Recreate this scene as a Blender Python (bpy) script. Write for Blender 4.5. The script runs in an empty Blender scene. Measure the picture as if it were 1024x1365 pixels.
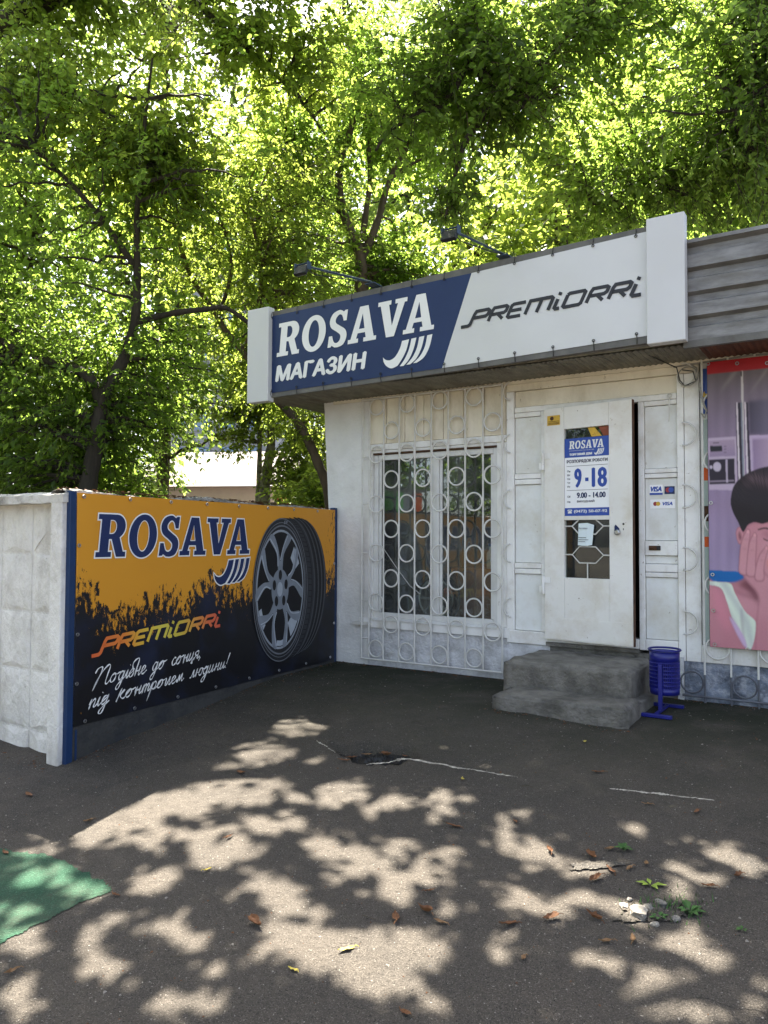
import bpy, math, random
import numpy as np
from mathutils import Vector, Matrix
R = math.radians
random.seed(7)
rng = np.random.default_rng(11)
sc = bpy.context.scene
col = sc.collection

# ------------------------------------------------------------------ camera
cam_d = bpy.data.cameras.new('camera')
cam = bpy.data.objects.new('camera', cam_d)
col.objects.link(cam)
cam_d.sensor_fit = 'HORIZONTAL'
cam_d.sensor_width = 36.0
cam_d.lens = 36.0 * 1025 / 1024
cam_d.clip_start = 0.05
cam_d.clip_end = 600
_p, _r = R(2.02), R(0.24)
_f = Vector((0, math.cos(_p), math.sin(_p)))
_rt0 = Vector((1, 0, 0)); _up0 = _rt0.cross(_f)
_rt = _rt0 * math.cos(_r) + _up0 * math.sin(_r)
_up = _rt.cross(_f)
cam.matrix_world = Matrix(((_rt.x, _up.x, -_f.x, 0), (_rt.y, _up.y, -_f.y, 0), (_rt.z, _up.z, -_f.z, 1.25), (0, 0, 0, 1)))
sc.camera = cam

# ------------------------------------------------------------------ light
SUN = Vector((-0.238, 0.574, 1.0))            # towards the sun
elev = math.atan2(SUN.z, math.hypot(SUN.x, SUN.y))
azim = math.atan2(SUN.x, SUN.y)
world = bpy.data.worlds.new('World')
sc.world = world
world.use_nodes = True
wn = world.node_tree.nodes
sky = wn.new('ShaderNodeTexSky')
sky.sky_type = 'NISHITA'
sky.sun_disc = False
sky.sun_elevation = elev
sky.sun_rotation = azim
sky.air_density = 0.8
sky.dust_density = 3.0
haze_sky = wn.new('ShaderNodeHueSaturation')              # a hazy, whitish summer sky
haze_sky.inputs['Saturation'].default_value = 0.68
world.node_tree.links.new(sky.outputs[0], haze_sky.inputs['Color'])
world.node_tree.links.new(haze_sky.outputs[0], wn['Background'].inputs[0])
wn['Background'].inputs[1].default_value = 0.068
sun_d = bpy.data.lights.new('sun', 'SUN')
sun_d.energy = 5.0
sun_d.angle = R(0.4)
sun_d.color = (1.0, 0.93, 0.82)
sun = bpy.data.objects.new('sun', sun_d)
col.objects.link(sun)
sun.rotation_euler = SUN.to_track_quat('Z', 'Y').to_euler()
sun.location = (0, 0, 30)
sc.view_settings.view_transform = 'Standard'
sc.view_settings.look = 'None'
sc.view_settings.gamma = 1.0
sc.view_settings.exposure = 3.1
sc.view_settings.use_curve_mapping = False
sc.cycles.use_denoising = True
sc.cycles.max_bounces = 8
sc.cycles.transparent_max_bounces = 12

# ------------------------------------------------------------------ frames and mesh helpers
WALL_RZ = math.atan2(-math.cos(R(57.4)), math.sin(R(57.4)))
CORNER = Vector((-0.495, 7.933, 0))
DW = Vector((math.sin(R(57.4)), -math.cos(R(57.4)), 0))
NW = Vector((-math.cos(R(57.4)), -math.sin(R(57.4)), 0))


class Frame:
    def __init__(self, loc, rz):
        self.loc, self.rz = Vector(loc), rz
        self.m = Matrix.Translation(self.loc) @ Matrix.Rotation(rz, 4, 'Z')


FW = Frame(CORNER, WALL_RZ)                                  # x along the shop wall, -y out of it
FENCE_A = Vector((-2.04, 5.043, 0))
FF = Frame(FENCE_A, math.atan2(7.81 - 5.043, -0.549 + 2.04))  # x along the banner fence
FL = Frame(FENCE_A, WALL_RZ)                                 # left fence, x negative to the left
F0 = Frame((0, 0, 0), 0)
DOOR_OPEN = R(8.0)
FD = Frame(FW.m @ Vector((2.278, -0.03, 0)), WALL_RZ - DOOR_OPEN)
ORG = {}


def tag(o, label=None, cat=None, group=None, kind=None):
    if label: o['label'] = label
    if cat: o['category'] = cat
    if group: o['group'] = group
    if kind: o['kind'] = kind
    return o


def thing(name, label, cat, fr, org=(0, 0, 0), group=None):
    o = bpy.data.objects.new(name, None)
    col.objects.link(o)
    o.empty_display_size = 0.1
    o.location = fr.m @ Vector(org)
    o.rotation_euler = (0, 0, fr.rz)
    ORG[o.name] = Vector(org)
    return tag(o, label, cat, group)


def root_of(o):
    while o.parent is not None:
        o = o.parent
    return o


class MB:
    def __init__(self):
        self.v, self.f = [], []

    def add(self, vs, fs):
        n = len(self.v)
        self.v += [tuple(p) for p in vs]
        self.f += [tuple(i + n for i in q) for q in fs]
        return self

    def box(self, x0, x1, y0, y1, z0, z1):
        return self.add([(x0, y0, z0), (x1, y0, z0), (x1, y1, z0), (x0, y1, z0), (x0, y0, z1), (x1, y0, z1), (x1, y1, z1), (x0, y1, z1)],
                        [(3, 2, 1, 0), (4, 5, 6, 7), (0, 1, 5, 4), (1, 2, 6, 5), (2, 3, 7, 6), (3, 0, 4, 7)])

    def hexa(self, bottom, top):
        return self.add(list(bottom) + list(top), [(3, 2, 1, 0), (4, 5, 6, 7), (0, 1, 5, 4), (1, 2, 6, 5), (2, 3, 7, 6), (3, 0, 4, 7)])

    def prism(self, poly, y0, y1):
        """poly in (x, z), counter-clockwise seen from -y; front face at y0."""
        n = len(poly)
        vs = [(x, y0, z) for x, z in poly] + [(x, y1, z) for x, z in poly]
        fs = [tuple(range(n)), tuple(range(2 * n - 1, n - 1, -1))]
        fs += [(i, i + n, (i + 1) % n + n, (i + 1) % n) for i in range(n)]
        return self.add(vs, fs)

    def tube(self, pts, r, n=6, closed=False, caps=True):
        pts = [Vector(p) for p in pts]
        k = len(pts)
        rs = r if isinstance(r, (list, tuple)) else [r] * k
        vs, fs = [], []
        ref = None
        for i, p in enumerate(pts):
            a = pts[(i - 1) % k] if (closed or i > 0) else p
            b = pts[(i + 1) % k] if (closed or i < k - 1) else p
            t = (b - a).normalized()
            if ref is None:
                ref = Vector((0, 0, 1)) if abs(t.z) < 0.9 else Vector((1, 0, 0))
            s = t.cross(ref)
            if s.length < 1e-4:
                s = t.orthogonal()
            s.normalize()
            u = s.cross(t)
            ref = u
            for j in range(n):
                a_ = 2 * math.pi * j / n
                vs.append(p + (s * math.cos(a_) + u * math.sin(a_)) * rs[i])
        m = k if closed else k - 1
        for i in range(m):
            i2 = (i + 1) % k
            for j in range(n):
                j2 = (j + 1) % n
                fs.append((i * n + j, i * n + j2, i2 * n + j2, i2 * n + j))
        if caps and not closed:
            fs.append(tuple(range(n - 1, -1, -1)))
            fs.append(tuple((k - 1) * n + j for j in range(n)))
        return self.add(vs, fs)

    def ring(self, c, rad, r, n=24, m=6, a0=0.0, a1=2 * math.pi, ry=None):
        closed = abs(a1 - a0 - 2 * math.pi) < 1e-4
        k = n if closed else n + 1
        pts = [(c[0] + rad * math.cos(a0 + (a1 - a0) * i / n), c[1], c[2] + (ry or rad) * math.sin(a0 + (a1 - a0) * i / n)) for i in range(k)]
        return self.tube(pts, r, m, closed=closed)

    def lathe(self, prof, n=32, c=(0, 0, 0)):
        vs = [(c[0] + r * math.cos(2 * math.pi * j / n), c[1] + r * math.sin(2 * math.pi * j / n), c[2] + z) for r, z in prof for j in range(n)]
        fs = [(i * n + j, i * n + (j + 1) % n, (i + 1) * n + (j + 1) % n, (i + 1) * n + j) for i in range(len(prof) - 1) for j in range(n)]
        return self.add(vs, fs)


def obj(name, mb, mat, parent=None, bevel=0.0, smooth=False, label=None, fr=None, fix=False):
    me = bpy.data.meshes.new(name)
    off = ORG.get(root_of(parent).name, Vector()) if parent is not None else Vector()
    if fr is not None:                       # built in frame fr, used under a thing of the wall frame
        inv = FW.m.inverted() @ fr.m
        me.from_pydata([tuple(inv @ Vector(p) - off) for p in mb.v], [], mb.f)
    else:
        me.from_pydata([(p[0] - off[0], p[1] - off[1], p[2] - off[2]) for p in mb.v], [], mb.f)
    me.materials.append(mat)
    if smooth:
        me.shade_smooth()
    o = bpy.data.objects.new(name, me)
    col.objects.link(o)
    if parent is not None:
        o.parent = parent
    if bevel:
        b = o.modifiers.new('bevel', 'BEVEL')
        b.width = bevel; b.segments = 2; b.limit_method = 'ANGLE'; b.angle_limit = R(40)
    if label:
        o['label'] = label
    return o


def inst(o, loc):
    """another copy of a part, sharing its mesh, moved by loc."""
    c = o.copy()
    col.objects.link(c)
    c.location = Vector(o.location) + Vector(loc)
    return c


def fill2d(loops):
    cu = bpy.data.curves.new('fill', 'CURVE')
    cu.dimensions = '2D'
    cu.fill_mode = 'FRONT'
    for lp in loops:
        s = cu.splines.new('POLY')
        s.points.add(len(lp) - 1)
        for q, (x, y) in zip(s.points, lp):
            q.co = (x, y, 0, 1)
        s.use_cyclic_u = True
    o = bpy.data.objects.new('fill', cu)
    me = bpy.data.meshes.new_from_object(o)
    vs = [tuple(v.co) for v in me.vertices]
    fs = [tuple(p.vertices) for p in me.polygons]
    bpy.data.objects.remove(o); bpy.data.curves.remove(cu); bpy.data.meshes.remove(me)
    return vs, fs


def text2d(body, shear=0.0, offset=0.0):
    cu = bpy.data.curves.new('txt', 'FONT')
    cu.body = body
    cu.shear = shear
    cu.offset = offset
    cu.resolution_u = 3
    o = bpy.data.objects.new('txt', cu)
    col.objects.link(o)
    bpy.context.view_layer.update()
    me = bpy.data.meshes.new_from_object(o.evaluated_get(bpy.context.evaluated_depsgraph_get()))
    vs = [tuple(v.co) for v in me.vertices]
    fs = [tuple(p.vertices) for p in me.polygons]
    bpy.data.objects.remove(o); bpy.data.curves.remove(cu); bpy.data.meshes.remove(me)
    return vs, fs


def flat(mb, vs, fs, y, box=None, slope=0.0, th=0.0):
    """put a 2-D shape (x, y) on the plane y = y as (x, z), optionally fitted to box = (x0, x1, z0, z1)."""
    if box:
        xs = [p[0] for p in vs]; zs = [p[1] for p in vs]
        a0, a1, b0, b1 = min(xs), max(xs), min(zs), max(zs)
        sx = (box[1] - box[0]) / max(a1 - a0, 1e-6); sz = (box[3] - box[2]) / max(b1 - b0, 1e-6)
        P = [(box[0] + (p[0] - a0) * sx, y, box[2] + (p[1] - b0) * sz + slope * (p[0] - a0) * sx) for p in vs]
    else:
        P = [(p[0], y, p[1]) for p in vs]
    out = []
    for q in fs:                             # every face towards -y
        a, b, c = (Vector(P[i]) for i in q[:3])
        out.append(tuple(q) if (b - a).cross(c - a).y < 0 else tuple(reversed(q)))
    mb.add(P, out)
    return mb


def words(name, body, box, y, mat, parent, shear=0.0, bold=0.0, slope=0.0, fr=None, label=None):
    vs, fs = text2d(body, shear, 0.0)
    mb = MB()
    flat(mb, vs, fs, y, box, slope)
    if bold:
        h = (box[3] - box[2]) * bold
        for i, (dx, dz) in enumerate(((h, 0), (-h, 0), (0, h * .6), (0, -h * .6))):
            flat(mb, [(v[0], v[1]) for v in vs], fs, y + 0.0003 * (i + 1), (box[0] + dx, box[1] + dx, box[2] + dz, box[3] + dz), slope)
    return obj(name, mb, mat, parent, fr=fr, label=label)


def poly_smooth(pts, n=4, closed=True):
    """Catmull-Rom through 2-D points."""
    k = len(pts); out = []
    rngk = range(k) if closed else range(k - 1)
    for i in rngk:
        g = lambda j: pts[j % k] if closed else pts[max(0, min(k - 1, j))]
        p0, p1, p2, p3 = g(i - 1), g(i), g(i + 1), g(i + 2)
        for s in range(n):
            t = s / n
            out.append(tuple(0.5 * ((2 * p1[a]) + (-p0[a] + p2[a]) * t + (2 * p0[a] - 5 * p1[a] + 4 * p2[a] - p3[a]) * t * t + (-p0[a] + 3 * p1[a] - 3 * p2[a] + p3[a]) * t ** 3) for a in (0, 1)))
    if not closed:
        out.append(tuple(pts[-1]))
    return out


def stroke(mb, pts, w, y, closed=False):
    """a flat ribbon along a 2-D polyline with mitred joints, at depth y."""
    P = [Vector((p[0], p[1])) for p in pts]
    k = len(P); L = []; Rr = []
    for i in range(k):
        a = P[i - 1] if (i > 0 or closed) else P[i]
        b = P[(i + 1) % k] if (i < k - 1 or closed) else P[i]
        d1 = (P[i] - a).normalized() if (P[i] - a).length > 1e-9 else (b - P[i]).normalized()
        d2 = (b - P[i]).normalized() if (b - P[i]).length > 1e-9 else d1
        n1 = Vector((-d1.y, d1.x)); n2 = Vector((-d2.y, d2.x))
        m = n1 + n2
        m = m.normalized() if m.length > 1e-6 else n1
        s = min(1 / max(m.dot(n1), 0.35), 2.0)
        ww = w[i] if isinstance(w, (list, tuple)) else w
        L.append(P[i] + m * ww * 0.5 * s); Rr.append(P[i] - m * ww * 0.5 * s)
    n = k if closed else k - 1
    vs = [(p.x, p.y) for p in L] + [(p.x, p.y) for p in Rr]
    fs = [(i, k + i, k + (i + 1) % k, (i + 1) % k) for i in range(n)]
    flat(mb, vs, fs, y)
    return mb


def np_mesh(name, V, F, material, tint=None):
    me = bpy.data.meshes.new(name)
    me.vertices.add(len(V)); me.vertices.foreach_set('co', V.astype(np.float32).ravel())
    me.loops.add(F.size); me.loops.foreach_set('vertex_index', F.astype(np.int32).ravel())
    me.polygons.add(len(F))
    me.polygons.foreach_set('loop_start', (np.arange(len(F)) * F.shape[1]).astype(np.int32))
    me.polygons.foreach_set('loop_total', np.full(len(F), F.shape[1], np.int32))
    me.update(calc_edges=True)
    me.materials.append(material)
    if tint is not None:
        a = me.attributes.new('tint', 'FLOAT', 'FACE')
        a.data.foreach_set('value', tint.astype(np.float32))
    return me


# ------------------------------------------------------------------ materials
def new_mat(name):
    m = bpy.data.materials.new(name)
    m.use_nodes = True
    nt = m.node_tree
    return m, nt, nt.nodes, nt.links, nt.nodes['Principled BSDF']


def c4(c):
    return (c[0], c[1], c[2], 1.0)


def mat(name, c1, c2=None, scale=4.0, rough=0.7, bump=0.0, bscale=60.0, metal=0.0, spec=0.3, detail=6.0, lo=0.35, hi=0.65,
        dirt=None, dscale=2.0, dlo=0.5, dhi=0.75, damt=0.6, stretch=None, speck=None, sscale=120.0, slo=.6):
    """paint / stone / metal: two tones mixed by noise, an optional layer of dirt blotches, optional specks, fine relief."""
    m, nt, N, L, bs = new_mat(name)
    tc = N.new('ShaderNodeTexCoord')
    src = tc.outputs['Object']
    if stretch:
        mp = N.new('ShaderNodeMapping')
        mp.inputs['Scale'].default_value = stretch
        L.new(src, mp.inputs[0]); src = mp.outputs[0]

    def noise(s, d=6.0, rg=0.6):
        n = N.new('ShaderNodeTexNoise')
        n.inputs['Scale'].default_value = s; n.inputs['Detail'].default_value = d; n.inputs['Roughness'].default_value = rg
        L.new(src, n.inputs['Vector'])
        return n

    def ramp(out, a, b):
        r = N.new('ShaderNodeMapRange')
        r.inputs[1].default_value = a; r.inputs[2].default_value = b
        L.new(out, r.inputs[0])
        return r.outputs[0]

    def mix(fac, a, b):
        x = N.new('ShaderNodeMix'); x.data_type = 'RGBA'
        L.new(fac, x.inputs[0])
        for s, v in ((6, a), (7, b)):
            if isinstance(v, tuple): x.inputs[s].default_value = c4(v)
            else: L.new(v, x.inputs[s])
        return x.outputs[2]
    out = None
    if c2 is None:
        c2 = tuple(x * 0.85 for x in c1)
    out = mix(ramp(noise(scale, detail).outputs[0], lo, hi), tuple(c1), tuple(c2))
    if dirt:
        f = ramp(noise(dscale, 8.0, 0.7).outputs[0], dlo, dhi)
        mu = N.new('ShaderNodeMath'); mu.operation = 'MULTIPLY'; mu.inputs[1].default_value = damt
        L.new(f, mu.inputs[0])
        out = mix(mu.outputs[0], out, tuple(dirt))
    if speck:
        f = ramp(noise(sscale, 3.0, 0.8).outputs[0], slo, slo + .06)
        out = mix(f, out, tuple(speck))
    L.new(out, bs.inputs['Base Color'])
    bs.inputs['Roughness'].default_value = rough
    bs.inputs['Metallic'].default_value = metal
    bs.inputs['Specular IOR Level'].default_value = spec
    if bump:
        b = N.new('ShaderNodeBump'); b.inputs['Strength'].default_value = min(1.0, bump * 4); b.inputs['Distance'].default_value = 0.02 * bump
        n = noise(bscale, 5.0, 0.65)
        L.new(n.outputs[0], b.inputs['Height']); L.new(b.outputs[0], bs.inputs['Normal'])
    return m


M = {}
M['white_paint'] = mat('white_paint', (.80, .79, .75), (.73, .72, .68), 3, .6, .2, 45, dirt=(.42, .37, .28), dscale=3.2, dlo=.48, dhi=.74, damt=.7, stretch=(1, 1, .45), speck=(.3, .25, .18), sscale=24, slo=.67)
M['white_paint_clean'] = mat('white_paint_clean', (.82, .81, .77), (.76, .75, .71), 4, .5, .2, 40, dirt=(.48, .42, .32), dscale=4, dlo=.48, dhi=.76, damt=.65, speck=(.30, .24, .17), sscale=17, slo=.67)
M['cream_paint'] = mat('cream_paint', (.78, .72, .585), (.71, .65, .52), 3, .6, .2, 40, dirt=(.42, .35, .24), dscale=3.2, dlo=.46, dhi=.74, damt=.65, stretch=(1, 1, .45), speck=(.28, .22, .15), sscale=22, slo=.68)
M['door_paint'] = mat('door_paint', (.80, .78, .73), (.74, .72, .66), 2.2, .5, .15, 30, dirt=(.50, .42, .29), dscale=2.6, dlo=.46, dhi=.74, damt=.6, speck=(.24, .17, .11), sscale=15, slo=.675)
M['panel_paint'] = mat('panel_paint', (.77, .78, .75), (.71, .72, .69), 2.0, .6, .15, 30, dirt=(.5, .45, .33), dscale=2.6, dlo=.45, dhi=.72, damt=.6, speck=(.36, .32, .26), sscale=20, slo=.68)
M['plaster'] = mat('plaster', (.74, .73, .70), (.62, .61, .57), 2.0, .85, .55, 18, dirt=(.40, .37, .32), dscale=1.8, dlo=.55, dhi=.8, damt=.6, speck=(.32, .30, .27), sscale=22, slo=.7)
M['plinth_white'] = mat('plinth_white', (.68, .68, .68), (.50, .50, .50), 7, .9, .9, 24, dirt=(.25, .24, .22), dscale=5, dlo=.5, dhi=.72, damt=.7)
M['plinth_blue'] = mat('plinth_blue', (.19, .22, .27), (.36, .38, .42), 9, .9, .9, 30, dirt=(.07, .08, .10), dscale=6, dlo=.48, dhi=.62, damt=.85, lo=.45, hi=.58)
M['grille_paint'] = mat('grille_paint', (.66, .65, .60), (.55, .53, .48), 9, .5, .05, 80, speck=(.30, .2, .12), sscale=50, slo=.68)
M['grille_dark'] = mat('grille_dark', (.13, .14, .16), (.08, .08, .09), 12, .6, .1, 60)
M['sign_white'] = mat('sign_white', (.57, .57, .56), (.53, .53, .52), 1.5, .35, .04, 5, spec=.5, dirt=(.62, .60, .55), dscale=1.5, dlo=.55, dhi=.85, damt=.5)
M['banner_white'] = mat('banner_white', (.60, .60, .585), (.56, .56, .545), 1.2, .3, .25, 2.5, spec=.5, dirt=(.60, .58, .53), dscale=2, dlo=.6, dhi=.9, damt=.5)
M['banner_blue'] = mat('banner_blue', (.020, .038, .108), (.017, .032, .096), 2, .4, .25, 2.5, spec=.25)
M['letter_white'] = mat('letter_white', (.78, .78, .76), (.74, .74, .72), 3, .4, 0)
M['letter_black'] = mat('letter_black', (.022, .022, .026), (.03, .03, .034), 3, .4, 0)
M['letter_navy'] = mat('letter_navy', (.013, .026, .095), (.011, .022, .08), 3, .45, 0)
M['letter_grey'] = mat('letter_grey', (.10, .10, .12), (.08, .08, .10), 3, .5, 0)
M['sign_blue'] = mat('sign_blue', (.022, .070, .36), (.018, .06, .32), 3, .35, 0, spec=.5)
M['galvanised'] = mat('galvanised', (.25, .245, .235), (.14, .135, .13), 5, .5, .1, 30, metal=.25, dirt=(.12, .11, .09), dscale=3, dlo=.45, dhi=.7, damt=.7, stretch=(1, 1, 4))
M['frame_grey'] = mat('frame_grey', (.15, .145, .13), (.10, .098, .09), 6, .6, .15, 40, dirt=(.07, .06, .05), dscale=5)
M['soffit'] = mat('soffit', (.25, .235, .18), (.16, .15, .115), 5, .8, .3, 30, dirt=(.12, .09, .06), dscale=2.2, dlo=.5, dhi=.72, damt=.7, stretch=(3, 1, 1))
M['soffit_rust'] = mat('soffit_rust', (.16, .07, .045), (.10, .05, .035), 5, .8, .3, 30, dirt=(.05, .04, .03), dscale=2.2, dlo=.5, dhi=.72, damt=.7, stretch=(3, 1, 1))
M['floodlight_metal'] = mat('floodlight_metal', (.05, .08, .125), (.035, .055, .085), 10, .5, .05, 60)
M['black_plastic'] = mat('black_plastic', (.016, .016, .018), (.024, .024, .026), 10, .45, .05, 90)
M['lamp_lens'] = mat('lamp_lens', (.55, .55, .5), (.4, .4, .36), 14, .15, 0, spec=.6)
M['concrete'] = mat('concrete', (.23, .215, .185), (.12, .112, .096), 6, .9, 1.4, 26, dirt=(.05, .047, .04), dscale=4, dlo=.5, dhi=.72, damt=.75, speck=(.32, .30, .27), sscale=70, slo=.66)
M['concrete_plinth'] = mat('concrete_plinth', (.055, .054, .052), (.036, .036, .034), 4, .9, .8, 25, dirt=(.022, .026, .038), dscale=4)
M['white_concrete'] = mat('white_concrete', (.76, .735, .69), (.66, .635, .59), 3, .9, 1.0, 26, dirt=(.30, .27, .23), dscale=2.4, dlo=.47, dhi=.72, damt=.75, stretch=(1, 1, .6), speck=(.34, .31, .27), sscale=30, slo=.68)
M['coping_grey'] = mat('coping_grey', (.36, .345, .31), (.22, .21, .185), 6, .9, .9, 22, dirt=(.09, .085, .07), dscale=6, dlo=.48, dhi=.66, damt=.8)
M['coping_white'] = mat('coping_white', (.60, .58, .53), (.42, .40, .36), 6, .9, .9, 22, dirt=(.16, .15, .13), dscale=6, dlo=.5, dhi=.68, damt=.75)
M['fence_blue'] = mat('fence_blue', (.009, .034, .105), (.008, .027, .08), 5, .5, .15, 30, dirt=(.03, .04, .07), dscale=4)
M['bin_blue'] = mat('bin_blue', (.010, .014, .19), (.007, .010, .14), 7, .35, .06, 50, spec=.5, dirt=(.03, .03, .10), dscale=5, speck=(.14, .11, .10), sscale=34, slo=.69)
M['window_white'] = mat('window_white', (.72, .72, .69), (.62, .61, .57), 5, .5, .08, 50, dirt=(.32, .27, .2), dscale=6, dlo=.58, dhi=.75, damt=.7)
M['rust'] = mat('rust', (.11, .055, .03), (.06, .03, .018), 18, .8, .3, 60)
M['steel'] = mat('steel', (.5, .5, .5), (.4, .4, .4), 20, .3, .05, 60, metal=.9)
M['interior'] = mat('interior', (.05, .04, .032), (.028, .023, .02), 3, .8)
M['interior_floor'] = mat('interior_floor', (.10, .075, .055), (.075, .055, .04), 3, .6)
M['counter'] = mat('counter', (.34, .13, .05), (.26, .10, .04), 5, .5)
M['tyre'] = mat('tyre', (.02, .02, .02), (.028, .028, .028), 20, .7, .2, 60)
M['wheel_silver'] = mat('wheel_silver', (.6, .62, .64), (.5, .52, .54), 8, .3, 0, metal=.5)
M['bark_dark'] = mat('bark_dark', (.055, .045, .035), (.03, .025, .02), 9, .95, 1, 28, stretch=(1, 1, .25))
M['bark_brown'] = mat('bark_brown', (.13, .095, .065), (.07, .052, .038), 9, .95, 1, 28, stretch=(1, 1, .25))
M['bark_pale'] = mat('bark_pale', (.34, .30, .24), (.12, .10, .08), 6, .9, .8, 20, stretch=(1, 1, 1.6), lo=.45, hi=.6)
M['twig'] = mat('twig', (.07, .055, .035), (.045, .036, .024), 9, .9)
M['sticker_white'] = mat('sticker_white', (.88, .88, .88), (.85, .85, .85), 3, .35, 0)
M['paper'] = mat('paper', (.72, .80, .80), (.64, .73, .74), 8, .8)
M['yellow'] = mat('yellow', (.66, .42, .05), (.55, .34, .05), 14, .5, speck=(.3, .15, .03), sscale=40, slo=.6)
M['red'] = mat('red', (.30, .018, .030), (.26, .016, .026), 3, .4, spec=.5)
M['orange'] = mat('orange', (.75, .13, .02), (.7, .11, .02), 3, .4)
M['dead_leaf'] = mat('dead_leaf', (.17, .075, .030), (.09, .04, .018), 22, .7, .3, 50)
M['dead_leaf_pale'] = mat('dead_leaf_pale', (.24, .14, .065), (.15, .08, .036), 22, .7, .3, 50)
M['yellow_leaf'] = mat('yellow_leaf', (.50, .40, .07), (.38, .30, .06), 22, .7, .2, 50)
M['weed'] = mat('weed', (.05, .12, .025), (.035, .085, .018), 22, .7, .1, 50)
M['stone'] = mat('stone', (.30, .27, .225), (.21, .19, .16), 16, .9, .7, 40, speck=(.55, .5, .43), sscale=60)
M['sun_streak_colour'] = mat('sun_streak_colour', (.62, .57, .48), (.20, .18, .15), 30, .9, .8, 60)  # pale colour standing in for sunlight on the asphalt
M['cable'] = mat('cable', (.30, .29, .26), (.22, .21, .18), 20, .6)
M['cable_black'] = mat('cable_black', (.03, .03, .03), (.02, .02, .02), 20, .6)


def glass_mat(name, tint=(.9, .95, .93), ior=1.9, dust=.10):
    m, nt, N, L, bs = new_mat(name)
    tr = N.new('ShaderNodeBsdfTransparent'); tr.inputs[0].default_value = c4(tint)
    gl = N.new('ShaderNodeBsdfGlossy'); gl.inputs['Roughness'].default_value = 0.02
    fr = N.new('ShaderNodeFresnel'); fr.inputs[0].default_value = ior
    mx = N.new('ShaderNodeMixShader')
    L.new(fr.outputs[0], mx.inputs[0]); L.new(tr.outputs[0], mx.inputs[1]); L.new(gl.outputs[0], mx.inputs[2])
    du = N.new('ShaderNodeBsdfDiffuse'); du.inputs[0].default_value = c4((.6, .62, .58))          # dust on the pane
    nz = N.new('ShaderNodeTexNoise'); nz.inputs['Scale'].default_value = 3.0; nz.inputs['Detail'].default_value = 5
    tc = N.new('ShaderNodeTexCoord'); L.new(tc.outputs['Object'], nz.inputs['Vector'])
    mr = N.new('ShaderNodeMapRange'); mr.inputs[1].default_value = .35; mr.inputs[2].default_value = .75; mr.inputs[3].default_value = .015; mr.inputs[4].default_value = dust
    L.new(nz.outputs[0], mr.inputs[0])
    m2 = N.new('ShaderNodeMixShader'); L.new(mr.outputs[0], m2.inputs[0]); L.new(mx.outputs[0], m2.inputs[1]); L.new(du.outputs[0], m2.inputs[2])
    L.new(m2.outputs[0], N['Material Output'].inputs[0])
    return m


M['glass'] = glass_mat('glass')
M['door_glass'] = glass_mat('door_glass', ior=1.42, dust=.03)


def leaf_mat(name, dark, light, trans, amount=0.55):
    m, nt, N, L, bs = new_mat(name)
    at = N.new('ShaderNodeAttribute'); at.attribute_name = 'tint'
    cr = N.new('ShaderNodeValToRGB')
    cr.color_ramp.elements[0].color = c4(dark); cr.color_ramp.elements[1].color = c4(light)
    L.new(at.outputs['Fac'], cr.inputs[0])
    ct = N.new('ShaderNodeValToRGB')
    ct.color_ramp.elements[0].color = c4(tuple(x * .55 for x in trans)); ct.color_ramp.elements[1].color = c4(trans)
    L.new(at.outputs['Fac'], ct.inputs[0])
    bs.inputs['Roughness'].default_value = 0.45
    bs.inputs['Specular IOR Level'].default_value = 0.35
    L.new(cr.outputs[0], bs.inputs['Base Color'])
    tl = N.new('ShaderNodeBsdfTranslucent')
    L.new(ct.outputs[0], tl.inputs[0])
    mx = N.new('ShaderNodeMixShader'); mx.inputs[0].default_value = amount
    L.new(bs.outputs[0], mx.inputs[1]); L.new(tl.outputs[0], mx.inputs[2])
    L.new(mx.outputs[0], N['Material Output'].inputs[0])
    return m


M['leaf_green'] = leaf_mat('leaf_green', (.040, .085, .014), (.085, .15, .024), (.385, .56, .085), .64)
M['leaf_dark'] = leaf_mat('leaf_dark', (.03, .066, .013), (.07, .115, .020), (.38, .55, .09), .63)
M['leaf_yellow'] = leaf_mat('leaf_yellow', (.05, .105, .015), (.115, .17, .024), (.48, .60, .095), .65)
M['leaf_far'] = leaf_mat('leaf_far', (.05, .105, .02), (.11, .18, .04), (.42, .55, .12), .64)
# ------------------------------------------------------------------ ground
def gz(w):
    d = np.clip(np.asarray(w, dtype=float) - .8, 0, 6.2)
    return -.1 * d * d / (d + .6)


_ph = rng.uniform(0, 6.28, 12)


def relief(u, w):
    """small unevenness of worn asphalt (metres)."""
    h = 0
    for i, (a, b, s) in enumerate(((.9, .7, .008), (-1.7, 1.1, .006), (2.9, 3.3, .004), (5.1, -4.3, .0028), (8.7, 7.9, .0018), (-13.1, 15.3, .0013), (24., 19., .0009), (-31., 37., .0008))):
        h = h + s * np.sin(a * u + b * w + _ph[i])
    f = np.clip((w - .3) / .8, 0, 1)
    return h * f


def pothole(u, w):
    """the broken hollow near the fence shadow: depth in metres."""
    du, dw = (u - POT[0]) / .29, (w - POT[1]) / .15
    ang = np.arctan2(dw, du)
    r = np.hypot(du, dw) * (1 + .13 * np.sin(3 * ang + 1) + .09 * np.sin(7 * ang))
    return -.075 * np.clip((1.08 - r) / .13, 0, 1)


def to_wall(x, y):
    dx, dy = x - CORNER.x, y - CORNER.y
    return dx * DW.x + dy * DW.y, dx * NW.x + dy * NW.y


POT = to_wall(-.055, 4.955)


def ground_z(x, y):
    u, w = to_wall(np.asarray(x, float), np.asarray(y, float))
    return gz(w) + relief(u, w) + pothole(u, w)


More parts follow.
